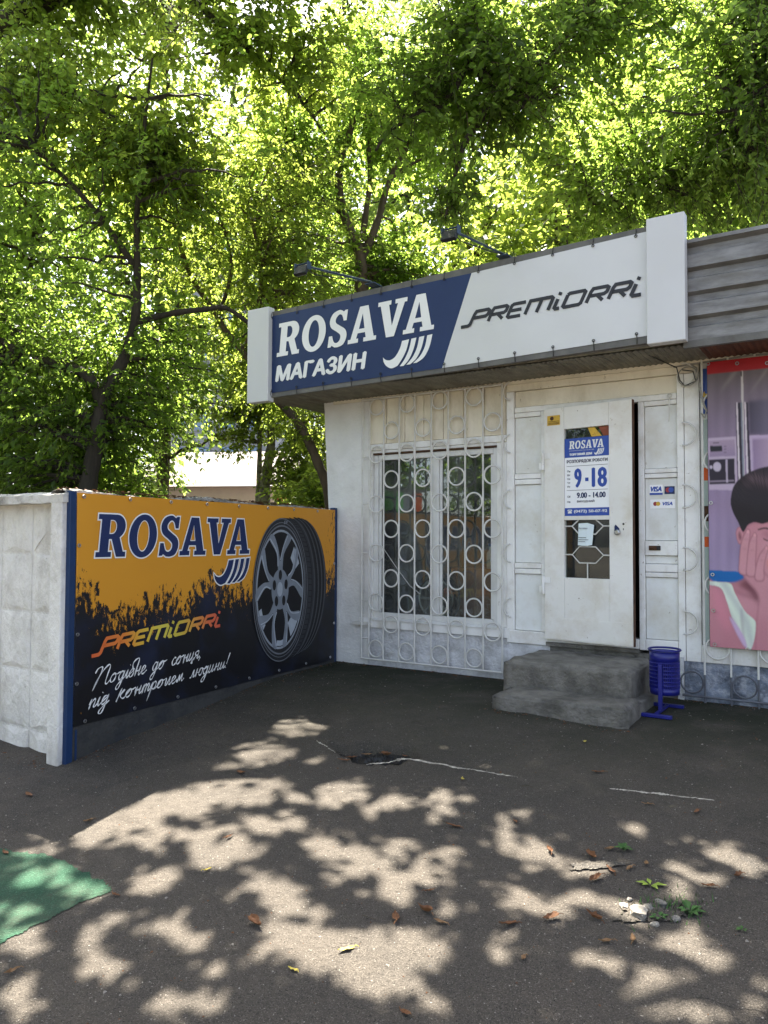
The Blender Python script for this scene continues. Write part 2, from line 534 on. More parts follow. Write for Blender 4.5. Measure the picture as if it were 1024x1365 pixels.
def spaced(a, b, fine0, fine1, step):
    mid = np.arange(fine0, fine1 + 1e-6, step)
    left = fine0 - np.cumsum(step * 1.35 ** np.arange(1, 40)); left = left[left > a]
    right = fine1 + np.cumsum(step * 1.35 ** np.arange(1, 40)); right = right[right < b]
    return np.concatenate([[a], left[::-1], mid, right, [b]])


def grid_mesh(name, us, ws, zf, fr, material):
    U, W = np.meshgrid(us, ws, indexing='ij')
    Z = zf(U, W)
    nu, nw = U.shape
    co = np.stack([U, -W, Z], -1).reshape(-1, 3)
    i = np.arange(nu * nw).reshape(nu, nw)
    q = np.stack([i[:-1, :-1], i[:-1, 1:], i[1:, 1:], i[1:, :-1]], -1).reshape(-1, 4)
    me = bpy.data.meshes.new(name)
    me.from_pydata(co.tolist(), [], q.tolist())
    if me.polygons[0].normal.z < 0:
        me.flip_normals()
    me.shade_smooth()
    me.materials.append(material)
    o = bpy.data.objects.new(name, me)
    col.objects.link(o)
    o.matrix_world = fr.m
    return o


def asphalt():
    m, nt, N, L, bs = new_mat('asphalt')
    tc = N.new('ShaderNodeTexCoord'); P = tc.outputs['Object']

    def noise(s, d=5.0, rg=.6):
        n = N.new('ShaderNodeTexNoise'); n.inputs['Scale'].default_value = s; n.inputs['Detail'].default_value = d; n.inputs['Roughness'].default_value = rg
        L.new(P, n.inputs['Vector']); return n.outputs[0]

    def rmp(o, a, b, c=0.0, d=1.0):
        r = N.new('ShaderNodeMapRange'); r.inputs[1].default_value = a; r.inputs[2].default_value = b; r.inputs[3].default_value = c; r.inputs[4].default_value = d
        L.new(o, r.inputs[0]); return r.outputs[0]

    def mix(f, a, b, mode='MIX'):
        x = N.new('ShaderNodeMix'); x.data_type = 'RGBA'; x.blend_type = mode
        if isinstance(f, float): x.inputs[0].default_value = f
        else: L.new(f, x.inputs[0])
        for s, v in ((6, a), (7, b)):
            if isinstance(v, tuple): x.inputs[s].default_value = c4(v)
            else: L.new(v, x.inputs[s])
        return x.outputs[2]
    base = mix(rmp(noise(1.3, 6, .65), .38, .62), (0.1061, 0.08989, 0.0729), (0.06652, 0.05992, 0.05207))
    base = mix(rmp(noise(4.5, 8, .75), .48, .70, 0, .65), base, (0.1348, 0.1145, 0.09199))      # dusty wear
    base = mix(rmp(noise(.55, 5, .65), .50, .64, 0, .7), base, (0.04494, 0.0423, 0.03819))       # damp, dark patches
    base = mix(rmp(noise(30, 6, .85), .50, .62, 0, .7), base, (0.04944, 0.04494, 0.03992))         # pitted darker texture
    vp = N.new('ShaderNodeTexVoronoi'); vp.inputs['Scale'].default_value = .33
    wz = N.new('ShaderNodeTexNoise'); wz.inputs['Scale'].default_value = 1.6; wz.inputs['Detail'].default_value = 7
    L.new(P, wz.inputs['Vector'])
    wa = N.new('ShaderNodeVectorMath'); wa.operation = 'MULTIPLY_ADD'; wa.inputs[1].default_value = (1.1, 1.1, 0)
    L.new(wz.outputs['Color'], wa.inputs[0]); L.new(P, wa.inputs[2]); L.new(wa.outputs[0], vp.inputs['Vector'])
    sv = N.new('ShaderNodeSeparateXYZ'); L.new(vp.outputs['Color'], sv.inputs[0])
    base = mix(rmp(sv.outputs[0], .55, .56, 0, .42), base, (0.04675, 0.04319, 0.03905))           # areas re-laid with darker asphalt
    base = mix(rmp(sv.outputs[1], .60, .61, 0, .30), base, (0.1214, 0.104, 0.08331))           # worn, paler areas
    base = mix(rmp(noise(190, 2, .8), .54, .64, 0, .6), base, (0.2247, 0.1983, 0.1649))          # pale aggregate
    base = mix(rmp(noise(150, 2, .8), .58, .66, 0, .85), base, (0.01978, 0.0185, 0.01736))       # dark aggregate
    base = mix(rmp(noise(70, 2, .8), .68, .71, 0, .8), base, (0.3776, 0.3437, 0.2951))            # single bright grains
    # greenish algae where the ground stays damp along the shop wall, painted darker to deepen the shade there
    sep = N.new('ShaderNodeSeparateXYZ'); L.new(P, sep.inputs[0])
    nearwall = rmp(sep.outputs['Y'], -2.6, -.5)
    mu = N.new('ShaderNodeMath'); mu.operation = 'MULTIPLY'; L.new(nearwall, mu.inputs[0]); L.new(rmp(noise(1.6, 6, .7), .34, .56, .25, .9), mu.inputs[1])
    base = mix(mu.outputs[0], base, (0.03056, 0.03525, 0.0217))
    # cracks
    wv = N.new('ShaderNodeTexNoise'); wv.inputs['Scale'].default_value = 2.2; wv.inputs['Detail'].default_value = 6
    L.new(P, wv.inputs['Vector'])
    ad = N.new('ShaderNodeVectorMath'); ad.operation = 'MULTIPLY_ADD'; ad.inputs[1].default_value = (.75, .75, 0)
    L.new(wv.outputs['Color'], ad.inputs[0]); L.new(P, ad.inputs[2])
    vo = N.new('ShaderNodeTexVoronoi'); vo.feature = 'DISTANCE_TO_EDGE'; vo.inputs['Scale'].default_value = .62
    L.new(ad.outputs[0], vo.inputs['Vector'])
    crack = rmp(vo.outputs['Distance'], .001, .005, 1, 0)
    mk = N.new('ShaderNodeMath'); mk.operation = 'MULTIPLY'; L.new(crack, mk.inputs[0]); L.new(rmp(noise(.8, 3), .55, .66, 0, .8), mk.inputs[1])
    base = mix(mk.outputs[0], base, (.03, .028, .025))
    L.new(base, bs.inputs['Base Color'])
    bs.inputs['Roughness'].default_value = .85
    bs.inputs['Specular IOR Level'].default_value = .12
    b1 = N.new('ShaderNodeBump'); b1.inputs['Strength'].default_value = 1.0; b1.inputs['Distance'].default_value = .016
    L.new(noise(130, 4, .7), b1.inputs['Height'])
    b2 = N.new('ShaderNodeBump'); b2.inputs['Strength'].default_value = .8; b2.inputs['Distance'].default_value = .035
    L.new(noise(9, 6, .65), b2.inputs['Height']); L.new(b1.outputs[0], b2.inputs['Normal'])
    b3 = N.new('ShaderNodeBump'); b3.inputs['Strength'].default_value = .8; b3.inputs['Distance'].default_value = .012; b3.invert = True
    L.new(mk.outputs[0], b3.inputs['Height']); L.new(b2.outputs[0], b3.inputs['Normal'])
    L.new(b3.outputs[0], bs.inputs['Normal'])
    return m


M['asphalt'] = asphalt()
M['soil'] = mat('soil', (.10, .085, .06), (.06, .06, .03), 3, .95, .8, 30, dirt=(.05, .075, .02), dscale=1.2, dlo=.45, dhi=.6, damt=.8)
M['green_coat'] = mat('green_coat', (.020, .090, .045), (.016, .070, .036), 7, .8, 1.2, 120, speck=(.07, .17, .10), sscale=140, slo=.56, dirt=(.085, .10, .065), dscale=3.5, dlo=.42, dhi=.7, damt=.75)


def ground_h(U, W):
    return gz(W) + relief(U, W) + pothole(U, W)


g = grid_mesh('ground', spaced(-150, 150, -3.4, 5.4, .03), spaced(-150, 150, -.2, 6.4, .03), ground_h, FW, M['asphalt'])
tag(g, kind='structure')

# green coated patch at the left edge (a sheet over the asphalt)
GP = [(-1.621, 3.788), (-1.176, 3.454), (-1.493, 3.06), (-1.9, 2.55), (-3.2, 2.9), (-3.3, 4.0), (-2.6, 3.97), (-1.897, 3.869)]
bpoly = []
rag = lambda x, y: (x + .012 * np.sin(9 * y + 3) + .004 * np.sin(57 * y + 20 * x) + .003 * np.sin(230 * y - 170 * x), y + .012 * np.sin(11 * x + 1) + .004 * np.sin(61 * x - 30 * y) + .003 * np.sin(260 * x + 190 * y))
for i in range(len(GP)):
    a, b = GP[i], GP[(i + 1) % len(GP)]
    for s in range(10):
        t = s / 10
        j = 0.012 if 0 < s else 0
        bpoly.append((a[0] + (b[0] - a[0]) * t + random.uniform(-j, j), a[1] + (b[1] - a[1]) * t + random.uniform(-j, j)))


def inside(px, py, poly):
    r = np.zeros(px.shape, bool)
    n = len(poly)
    for i in range(n):
        x0, y0 = poly[i]; x1, y1 = poly[(i + 1) % n]
        c = ((y0 > py) != (y1 > py)) & (px < (x1 - x0) * (py - y0) / (y1 - y0 + 1e-12) + x0)
        r ^= c
    return r


gx, gy = np.meshgrid(np.arange(-3.4, -1.1, .009), np.arange(2.5, 4.1, .009), indexing='ij')
ins = inside(*rag(gx, gy), bpoly)
Zg = ground_z(gx, gy) + .004
ii = np.arange(gx.size).reshape(gx.shape)
full = ins[:-1, :-1] & ins[1:, :-1] & ins[1:, 1:] & ins[:-1, 1:]
q = np.stack([ii[:-1, :-1], ii[1:, :-1], ii[1:, 1:], ii[:-1, 1:]], -1)[full]
me = bpy.data.meshes.new('painted_patch')
used = np.unique(q); remap = -np.ones(gx.size, int); remap[used] = np.arange(len(used))
co = np.stack([gx, gy, Zg], -1).reshape(-1, 3)[used]
me.from_pydata(co.tolist(), [], remap[q].tolist())
me.shade_smooth()
me.materials.append(M['green_coat'])
gp = bpy.data.objects.new('painted_patch', me); col.objects.link(gp)
tag(gp, 'green textured coating patch on the asphalt at the left edge', kind='structure')

# floor of the pothole and the crumbled spot round the stones: ragged sheets over the asphalt
def ragged_sheet(name, lab, cx_, cy_, rx_, ry_, zoff, m, step=.008):
    gx, gy = np.meshgrid(np.arange(cx_ - rx_ * 1.5, cx_ + rx_ * 1.5, step), np.arange(cy_ - ry_ * 1.5, cy_ + ry_ * 1.5, step), indexing='ij')
    a = np.arctan2((gy - cy_) / ry_, (gx - cx_) / rx_)
    r = np.hypot((gx - cx_) / rx_, (gy - cy_) / ry_)
    lim = 1 + .18 * np.sin(3 * a + cx_ * 9) + .12 * np.sin(5 * a + 2) + .10 * np.sin(11 * a + 1) + .06 * np.sin(23 * a) + .05 * np.sin(41 * a + 3)
    ins = r < lim
    us, ws = to_wall(gx, gy)
    Z = gz(ws) + relief(us, ws) + zoff + rng.uniform(-.002, .002, gx.shape)
    ii = np.arange(gx.size).reshape(gx.shape)
    full = ins[:-1, :-1] & ins[1:, :-1] & ins[1:, 1:] & ins[:-1, 1:]
    q = np.stack([ii[:-1, :-1], ii[1:, :-1], ii[1:, 1:], ii[:-1, 1:]], -1)[full]
    used = np.unique(q); remap = -np.ones(gx.size, int); remap[used] = np.arange(len(used))
    me = bpy.data.meshes.new(name)
    me.from_pydata(np.stack([gx, gy, Z], -1).reshape(-1, 3)[used].tolist(), [], remap[q].tolist())
    me.materials.append(m)
    o = bpy.data.objects.new(name, me); col.objects.link(o)
    return tag(o, lab, kind='structure')


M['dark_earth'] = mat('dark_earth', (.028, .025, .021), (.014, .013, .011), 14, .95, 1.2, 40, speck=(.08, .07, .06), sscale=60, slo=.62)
M['crumbled'] = mat('crumbled', (.11, .095, .075), (.065, .057, .047), 12, .95, 1.4, 60, speck=(.30, .265, .21), sscale=70, slo=.60, dirt=(.04, .037, .03), dscale=9, dlo=.5, dhi=.62, damt=.9)
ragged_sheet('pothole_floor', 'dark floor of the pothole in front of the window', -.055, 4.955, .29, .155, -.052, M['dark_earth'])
ragged_sheet('crumbled_asphalt', 'crumbled pale asphalt round the stones at the lower right', 1.03, 3.03, .13, .07, .007, M['crumbled'])
ragged_sheet('crumbled_asphalt', 'crumbled asphalt under the leaf cluster', .93, 3.42, .13, .04, .007, mat('crumbled_dark', (.10, .088, .072), (.06, .055, .048), 10, .95, 1.4, 60, speck=(.30, .27, .22), sscale=70, slo=.6))

# ------------------------------------------------------------------ shop building
shop = thing('shop_building', 'low white painted shop with a barred window, half open door and grey corrugated fascia', 'shop', FW)


def lumpy_wall(name, outline, y, mat_, nx, nz, amp, parent, depth=.12, freq=9):
    """a wall piece: outline = (x at bottom left, x at bottom right, x top left, x top right, z0, z1); uneven hand-plastered front."""
    xb0, xb1, xt0, xt1, z0, z1 = outline
    mb = MB(); vs = []
    ph = [random.uniform(0, 6.28) for _ in range(6)]
    for j in range(nz + 1):
        t = j / nz
        for i in range(nx + 1):
            s = i / nx
            x = (xb0 + (xb1 - xb0) * s) * (1 - t) + (xt0 + (xt1 - xt0) * s) * t
            z = z0 + (z1 - z0) * t
            d = amp * (math.sin(freq * x + ph[0]) * math.sin(freq * .8 * z + ph[1]) + .6 * math.sin(freq * 2.3 * z + freq * 1.3 * x + ph[2]) + .4 * math.sin(freq * 4.1 * x - freq * 3.3 * z + ph[3]))
            if i in (0, nx) or j in (0, nz): d *= .4
            vs.append((x, y + d, z))
    fs = [(j * (nx + 1) + i, j * (nx + 1) + i + 1, (j + 1) * (nx + 1) + i + 1, (j + 1) * (nx + 1) + i) for j in range(nz) for i in range(nx)]
    mb.add(vs, fs)
    o = obj(name, mb, mat_, parent, smooth=True)
    core = MB().hexa([(xb0, y + amp * .6, z0), (xb1, y + amp * .6, z0), (xb1, y + depth, z0), (xb0, y + depth, z0)],
                     [(xt0, y + amp * .6, z1), (xt1, y + amp * .6, z1), (xt1, y + depth, z1), (xt0, y + depth, z1)])
    obj('wall_core', core, mat_, o)
    return o


lumpy_wall('plaster_wall', (.0, .40, -.165, .40, -.05, 2.70), 0, M['plaster'], 22, 70, .0045, shop, .3)
lumpy_wall('plaster_wall', (.40, 1.895, .40, 1.895, -.05, .37), .004, M['plinth_white'], 50, 16, .006, shop, .25, 14)
obj('plaster_wall', MB().box(.40, 1.90, .008, .2, 2.13, 2.70), M['cream_paint'], shop)
obj('window_board', MB().box(.31, 1.93, -.018, .03, .372, .462), M['white_paint'], shop, .004)
for a, b in ((.40, .455), (1.805, 1.90)):
    obj('window_post', MB().box(a, b, -.006, .14, .464, 2.13), M['white_paint'], shop, .004)
for k in range(1, 8):                      # vertical boards above the window
    obj('board', MB().box(.405 + (k - 1) * .213, .615 + (k - 1) * .213 - .004, -.004, .02, 2.20, 2.64), M['cream_paint'], shop, .003)
obj('rail', MB().box(.40, 1.90, -.014, .02, 2.135, 2.195), M['white_paint'], shop, .004)

# window: frame, sashes, panes
win = obj('window', MB().box(.455, 1.805, .10, .13, .462, .475), M['window_white'], shop)
for bx in ((.455, .505, .472, 2.09), (1.755, 1.805, .472, 2.09), (1.128, 1.192, .525, 2.035)):
    obj('window_frame', MB().box(bx[0], bx[1], .02, .085, bx[2], bx[3]), M['window_white'], win, .006)
obj('window_frame', MB().box(.507, 1.753, .022, .085, 2.036, 2.09), M['window_white'], win, .006)
obj('window_frame', MB().box(.507, 1.753, .022, .085, .472, .524), M['window_white'], win, .006)
obj('lintel_strip', MB().box(.455, 1.805, .0, .09, 2.093, 2.106), M['rust'], win)
obj('lintel_board', MB().box(.455, 1.805, -.004, .09, 2.108, 2.132), M['window_white'], win)
obj('window_sill', MB().hexa([(.45, -.03, .448), (1.81, -.03, .448), (1.81, .02, .463), (.45, .02, .463)], [(.45, -.03, .455), (1.81, -.03, .455), (1.81, .02, .475), (.45, .02, .475)]), M['window_white'], win)
for a, b in ((.507, 1.126), (1.194, 1.753)):
    obj('pane', MB().box(a, b, .05, .054, .525, 2.035), M['glass'], win)
    for bx in ((a, a + .028, .527, 2.033), (b - .028, b, .527, 2.033)):
        obj('sash', MB().box(bx[0], bx[1], .036, .048, bx[2], bx[3]), M['window_white'], win, .003)

# window grille: bars, rings
gy_ = -.055
BX = [.362, .449, .618, .796, .972, 1.152, 1.333, 1.509, 1.690, 1.877]
gr = obj('window_grille', MB().tube([(.35, gy_, 2.645), (1.885, gy_, 2.645)], .009, 6), M['grille_paint'], shop)
obj('rail', MB().tube([(.355, gy_, .068), (1.885, gy_, .068)], .010, 6), M['grille_paint'], gr)
bar0 = None
for x in BX:
    if bar0 is None:
        bar0 = obj('bar', MB().tube([(x, gy_, .07), (x, gy_, 2.644)], .0085, 6), M['grille_paint'], gr); bx0 = x
    else:
        inst(bar0, (x - bx0, 0, 0))
ring0 = None
for cx_, zs in [(c, (2.563, 2.087, 1.596, 1.114, .630, .173)) for c in (.533, .884, 1.243, 1.600)] + [(c, (2.315, 1.835, 1.350, .868, .422)) for c in (.707, 1.062, 1.421, 1.784)]:
    for z in zs:
        if ring0 is None:
            ring0 = obj('ring', MB().ring((cx_, gy_ - .002, z), .082, .0088, 26, 6), M['grille_paint'], gr, smooth=True); r00 = (cx_, z)
        else:
            inst(ring0, (cx_ - r00[0], 0, z - r00[1]))
for z in (2.07, 1.60, 1.11, .64, .27):
    obj('stay', MB().tube([(.362, gy_, z), (.449, gy_, z)], .006, 5), M['grille_paint'], gr)
obj('lug', MB().box(.24, .455, -.05, -.012, .395, .425), M['grille_paint'], gr)
# cut-off grille arcs left of the door
arc0 = None
for z in (2.58, 2.11, 1.61, 1.13, .646):
    if arc0 is None:
        arc0 = obj('grille_arc', MB().ring((1.965, -.035, z), .085, .007, 14, 5, R(105), R(258)), M['grille_paint'], shop, smooth=True)
    else:
        inst(arc0, (0, 0, z - 2.58))

# door surround: posts, rails, recessed panels
WP, PP = M['white_paint_clean'], M['panel_paint']


def bx(name, x0, x1, z0, z1, y0=0.0, y1=.09, m=None, bev=.005):
    return obj(name, MB().box(x0, x1, y0, y1, z0, z1), m or WP, shop, bev)


bx('frame_post', 1.902, 1.972, .335, 2.578, -.012)
bx('frame_post', 2.226, 2.272, .449, 2.382, -.008)
bx('frame_post', 3.062, 3.108, .36, 2.382, -.008)
bx('frame_post', 3.366, 3.418, .30, 2.578, -.012)
bx('frame_post', 3.421, 3.535, .30, 2.578, -.004)
bx('rail', 1.902, 3.535, 2.581, 2.668, -.008, .09, M['cream_paint'])
bx('rail', 1.975, 3.363, 2.385, 2.432, -.004)
bx('panel', 1.975, 3.363, 2.435, 2.578, .018, .07, M['cream_paint'])
for z0, z1 in ((.949, .994), (.998, 1.044), (1.740, 1.786), (1.790, 1.836), (2.342, 2.382)):
    bx('rail', 1.975, 2.223, z0, z1, -.003)
bx('rail', 1.902, 3.06, .335, .446, -.016, .09)
for z0, z1 in ((.449, .946), (1.047, 1.737), (1.839, 2.339)):
    bx('panel', 1.975, 2.223, z0, z1, .016, .07, PP)
for z0, z1 in ((.36, .449), (.952, .990), (.994, 1.058), (1.754, 1.790), (1.794, 1.829), (2.343, 2.382)):
    bx('rail', 3.111, 3.363, z0, z1, -.003)
bx('rail', 3.111, 3.363, 1.128, 1.245, -.010)
for z0, z1 in ((.452, .949), (1.061, 1.125), (1.248, 1.751), (1.832, 2.340)):
    bx('panel', 3.111, 3.363, z0, z1, .016, .07, PP)
obj('latch', MB().box(3.143, 3.232, -.018, -.010, 1.168, 1.206).tube([(3.155, -.02, 1.187), (3.155, -.035, 1.187), (3.185, -.035, 1.187)], .006, 5), M['rust'], shop, .002)
obj('latch', MB().box(3.205, 3.234, -.024, -.0105, 1.172, 1.202), M['cable_black'], shop, .002)
obj('hook', MB().tube([(3.313, -.012, 2.39), (3.313, -.03, 2.385), (3.315, -.028, 2.30), (3.311, -.026, 2.20)], .005, 5).ring((3.313, -.02, 2.41), .016, .005, 10, 5), M['grille_paint'], shop)
obj('plinth', MB().box(1.897, 2.3, .0, .2, -.05, .333), M['plinth_white'], shop)
obj('plinth', MB().box(2.3, 3.40, .0, .2, -.05, .333), M['concrete'], shop)
obj('plinth', MB().box(3.36, 3.405, -.022, .0, -.05, .33), M['plinth_white'], shop)
lumpy_wall('plinth', (3.408, 8.0, 3.408, 8.0, -.05, .30), -.006, M['plinth_blue'], 90, 10, .007, shop, .2, 13)
bx('lower_board', 3.538, 8.0, .303, .435, -.02, .09, M['white_paint'])
bx('wall_panel', 3.538, 8.0, .437, 2.70, .012, .2, M['white_paint'])

# grille in front of the right-hand part (mostly behind the banner)
g2 = obj('window_grille', MB().tube([(3.40, gy_, .045), (8.0, gy_, .045)], .010, 6), M['grille_dark'], shop)
b0 = d0 = None
for k in range(8):
    x = 3.565 + .1875 * k
    if b0 is None:
        b0 = obj('bar', MB().tube([(x, gy_, .215), (x, gy_, 2.66)], .008, 6), M['grille_paint'], g2)
        d0 = obj('bar_foot', MB().tube([(x, gy_, .0), (x, gy_, .214)], .008, 6), M['grille_dark'], g2)
    else:
        inst(b0, (.1875 * k, 0, 0)); inst(d0, (.1875 * k, 0, 0))
w0 = None
for k in range(0, 7, 2):
    for z in (.425, .905, 1.387, 1.87, 2.317):
        x = 3.659 + .1875 * k
        if w0 is None:
            w0 = obj('ring', MB().ring((x, gy_ - .002, z), .083, .0075, 26, 6), M['grille_paint'], g2, smooth=True); w00 = (x, z)
        else:
            inst(w0, (x - w00[0], 0, z - w00[1]))
w1 = None
for k in range(-1, 7, 2):
    x = 3.659 + .1875 * k
    if w1 is None:
        w1 = obj('ring', MB().ring((x, gy_ - .002, .150), .083, .0075, 26, 6), M['grille_dark'], g2, smooth=True); w1x = x
    else:
        inst(w1, (x - w1x, 0, 0))
a0 = None
for z in (2.564, 2.089, 1.597, 1.103, .604):
    if a0 is None:
        a0 = obj('grille_arc', MB().ring((3.425, -.04, z), .09, .007, 14, 5, R(-100), R(100)), M['grille_paint'], shop, smooth=True)
    else:
        inst(a0, (0, 0, z - 2.564))

# door leaf (built in its own hinged frame, x along the leaf)
DWd, DB, DT = .785, .385 + .012, 2.385
mb = MB()
mb.box(0, .185, -.022, .022, DB, DT).box(.59, DWd, -.022, .022, DB, DT).box(.185, .59, -.022, .022, DB, .93).box(.185, .59, -.022, .022, 1.418, 1.452).box(.185, .59, -.022, .022, 2.195, DT)
door = obj('door', MB().box(.02, DWd - .02, .0225, .026, DB + .02, .92), M['door_paint'], shop, fr=FD)
for nm, q in (('stile', (0, .185, DB, DT)), ('stile', (.59, DWd, DB, DT)), ('rail', (.1865, .5885, DB, .93)), ('rail', (.1865, .5885, 1.418, 1.452)), ('rail', (.1865, .5885, 2.195, DT))):
    obj(nm, MB().box(q[0], q[1], -.022, .022, q[2], q[3]), M['door_paint'], door, .0012, fr=FD)
obj('kick_strip', MB().box(.006, DWd - .006, -.0255, -.0225, DB + .01, .585), M['door_paint'], door, fr=FD)
obj('door_glass', MB().box(.18, .595, .004, .008, .928, 1.42), M['door_glass'], door, fr=FD)
obj('door_glass', MB().box(.18, .595, .004, .008, 1.45, 2.20), M['door_glass'], door, fr=FD)
obj('door_edge', MB().box(DWd - .001, DWd + .003, -.020, .020, DB, DT), M['rust'], door, fr=FD)
for z in (.86, 1.93):
    obj('hinge', MB().tube([(-.012, -.03, z - .075), (-.012, -.03, z + .075)], .013, 8).box(-.008, .055, -.0275, -.0225, z + .02, z + .07).box(-.05, -.012, -.0275, -.0225, z - .07, z - .01), M['white_paint_clean'], door, fr=FD)
hx = MB()
yb = -.004
for zc in (1.125, 1.365):
    P6 = [(.25, zc), (.315, zc + .068), (.46, zc + .068), (.53, zc), (.46, zc - .068), (.315, zc - .068)]
    if zc > 1.3:
        for a, b in (((.25, 1.365), (.31, 1.417)), ((.25, 1.365), (.315, 1.297)), ((.53, 1.365), (.465, 1.417)), ((.53, 1.365), (.46, 1.297)), ((.315, 1.297), (.46, 1.297))):
            hx.tube([(a[0], yb, a[1]), (b[0], yb, b[1])], .006, 5)
    else:
        hx.tube([(p[0], yb, p[1]) for p in P6], .006, 5, closed=True)
    hx.tube([(.186, yb, zc), (.25, yb, zc)], .006, 5).tube([(.53, yb, zc), (.59, yb, zc)], .006, 5)
hx.tube([(.388, yb, 1.296), (.388, yb, 1.193)], .006, 5).tube([(.388, yb, 1.057), (.388, yb, .932)], .006, 5)
obj('door_grille', hx, M['grille_paint'], door, fr=FD)
lk = obj('door_lock', MB().prism([(.635, 1.30), (.68, 1.30), (.675, 1.345), (.645, 1.375), (.635, 1.36)], -.028, -.0225), M['letter_navy'], door, fr=FD)
obj('door_knob', MB().tube([(.665, -.028, 1.312), (.665, -.05, 1.312), (.665, -.055, 1.312)], [.022, .022, .014], 12), M['steel'], lk, fr=FD, smooth=False)
obj('keyhole', MB().tube([(.71, -.0225, 1.38), (.71, -.024, 1.38)], .009, 8).box(.706, .712, -.024, -.0225, 1.33, 1.345), M['cable_black'], lk, fr=FD)

# soffit, corrugated fascia, body
sf = MB()
sf.box(-.565, 8.0, -.583, -.021, 2.682, 2.70).box(-.57, -.02, -.02, 5.0, 2.672, 2.70)
sof = obj('soffit', sf, M['soffit'], shop)
for x0, x1, m in ((-.565, 3.62, 'soffit'), (3.62, 8.0, 'soffit_rust')):
    mb = MB(); vs = []; k = int((x1 - x0) / .0225)
    for i in range(k + 1):
        x = x0 + (x1 - x0) * i / k
        for y in (-.584, -.02):
            vs.append((x, y, 2.664 + .010 * (i % 2) + .002 * math.sin(3 * x)))
    mb.add(vs, [(2 * i, 2 * i + 1, 2 * i + 3, 2 * i + 2) for i in range(k)])
    obj('soffit_sheet', mb, M[m], sof)
obj('wall_top_strip', MB().box(-.02, 8.0, -.035, -.012, 2.640, 2.671), M['cream_paint'], shop)


def corr(z0, z1, n, d=.045):
    """trapezoid corrugation: (depth, z) pairs."""
    out = []; h = (z1 - z0) / n
    for k in range(n):
        b = z0 + k * h
        out += [(0, b), (0, b + .52 * h), (d, b + .62 * h), (d, b + .90 * h)]
    return out + [(0, z1)]


prof = corr(2.69, 3.40, 4)
mb = MB(); vs = []
for x in (-.57, 3.0, 5.0, 8.0):
    for d, z in prof:
        vs.append((x, -.600 + d, z))
n = len(prof)
mb.add(vs, [(i * n + j, (i + 1) * n + j, (i + 1) * n + j + 1, i * n + j + 1) for i in range(3) for j in range(n - 1)])
obj('fascia', mb, M['galvanised'], shop)
mb = MB(); vs = []
for y in (-.6, 5.0):
    for d, z in prof:
        vs.append((-.60 + d, y, z))
mb.add(vs, [(j, j + 1, n + j + 1, n + j) for j in range(n - 1)])
obj('fascia_end', mb, M['galvanised'], shop)
obj('edge_trim', MB().box(3.54, 8.0, -.604, -.56, 2.640, 2.690), M['frame_grey'], shop)
obj('edge_trim', MB().box(-.57, 8.0, -.606, -.53, 3.401, 3.428), M['galvanised'], shop)
obj('roof', MB().box(-.55, 8.0, -.55, 5.0, 2.72, 3.40), M['frame_grey'], shop)
obj('side_wall', MB().box(.0, .12, .31, 4.9, -.05, 2.671), M['plaster'], shop)
obj('back_wall', MB().box(.0, 8.0, 4.901, 5.0, -.05, 2.671), M['plaster'], shop)
obj('side_wall', MB().box(7.9, 8.0, .21, 4.9, -.05, 2.671), M['plaster'], shop)
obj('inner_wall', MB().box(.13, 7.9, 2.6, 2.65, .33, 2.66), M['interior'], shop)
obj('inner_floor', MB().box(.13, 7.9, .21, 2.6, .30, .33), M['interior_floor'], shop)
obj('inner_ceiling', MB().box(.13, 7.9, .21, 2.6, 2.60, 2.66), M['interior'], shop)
obj('threshold', MB().box(2.273, 3.061, -.03, .30, .336, .37), M['concrete'], shop)
# loose cables under the soffit right of the door
obj('cable', MB().tube([(3.25, -.4, 2.668), (3.30, -.2, 2.655), (3.38, -.06, 2.62), (3.40, -.05, 2.52), (3.44, -.05, 2.47), (3.52, -.05, 2.50), (3.50, -.05, 2.58), (3.42, -.05, 2.60)], .005, 5), M['cable_black'], shop)
obj('cable', MB().ring((3.46, -.052, 2.545), .075, .005, 18, 5), M['cable'], shop)
obj('cable', MB().tube([(3.48, -.04, 2.64), (3.53, -.06, 2.60), (3.55, -.07, 2.45), (3.575, -.075, 2.33), (3.60, -.07, 2.26), (3.585, -.07, 2.20), (3.56, -.07, 2.24)], .007, 5), M['cable'], shop)
obj('cable', MB().tube([(3.35, -.03, 2.635), (3.9, -.045, 2.655), (4.6, -.04, 2.64), (6.0, -.04, 2.655)], .008, 5), M['cable'], shop)
obj('cable', MB().tube([(.42, .046, 1.35), (.52, .044, 1.2), (.70, .044, .98), (.86, .044, .80), (.98, .044, .72)], .0025, 5), M['window_white'], shop)

# things inside, seen through the panes
ct = thing('display_counter', 'orange brown display counter inside the shop window', 'counter', FW, (1.35, .75, .33))
obj('counter_top', MB().box(1.05, 1.75, .55, .95, .93, .96), M['counter'], ct)
obj('counter_body', MB().box(1.08, 1.72, .58, .92, .33, .93), M['counter'], ct)


def wheel(x, y, z, r, label):
    t = thing('spare_wheel', label, 'wheel', FW, (x, y, .33), group='wheels in the shop window')
    obj('tyre', MB().ring((x, y, z), r * .88, r * .13, 32, 8), M['tyre'], t, smooth=True)
    obj('rim', MB().ring((x, y - .02, z), r * .72, r * .05, 32, 6), M['wheel_silver'], t, smooth=True)
    for k in range(8):
        a = k * math.pi / 4
        obj('spoke', MB().tube([(x + r * .12 * math.cos(a), y - .02, z + r * .12 * math.sin(a)), (x + r * .72 * math.cos(a), y - .01, z + r * .72 * math.sin(a))], r * .05, 5), M['wheel_silver'], t)
    obj('hub', MB().tube([(x, y - .05, z), (x, y, z)], r * .18, 14), M['wheel_silver'], t)


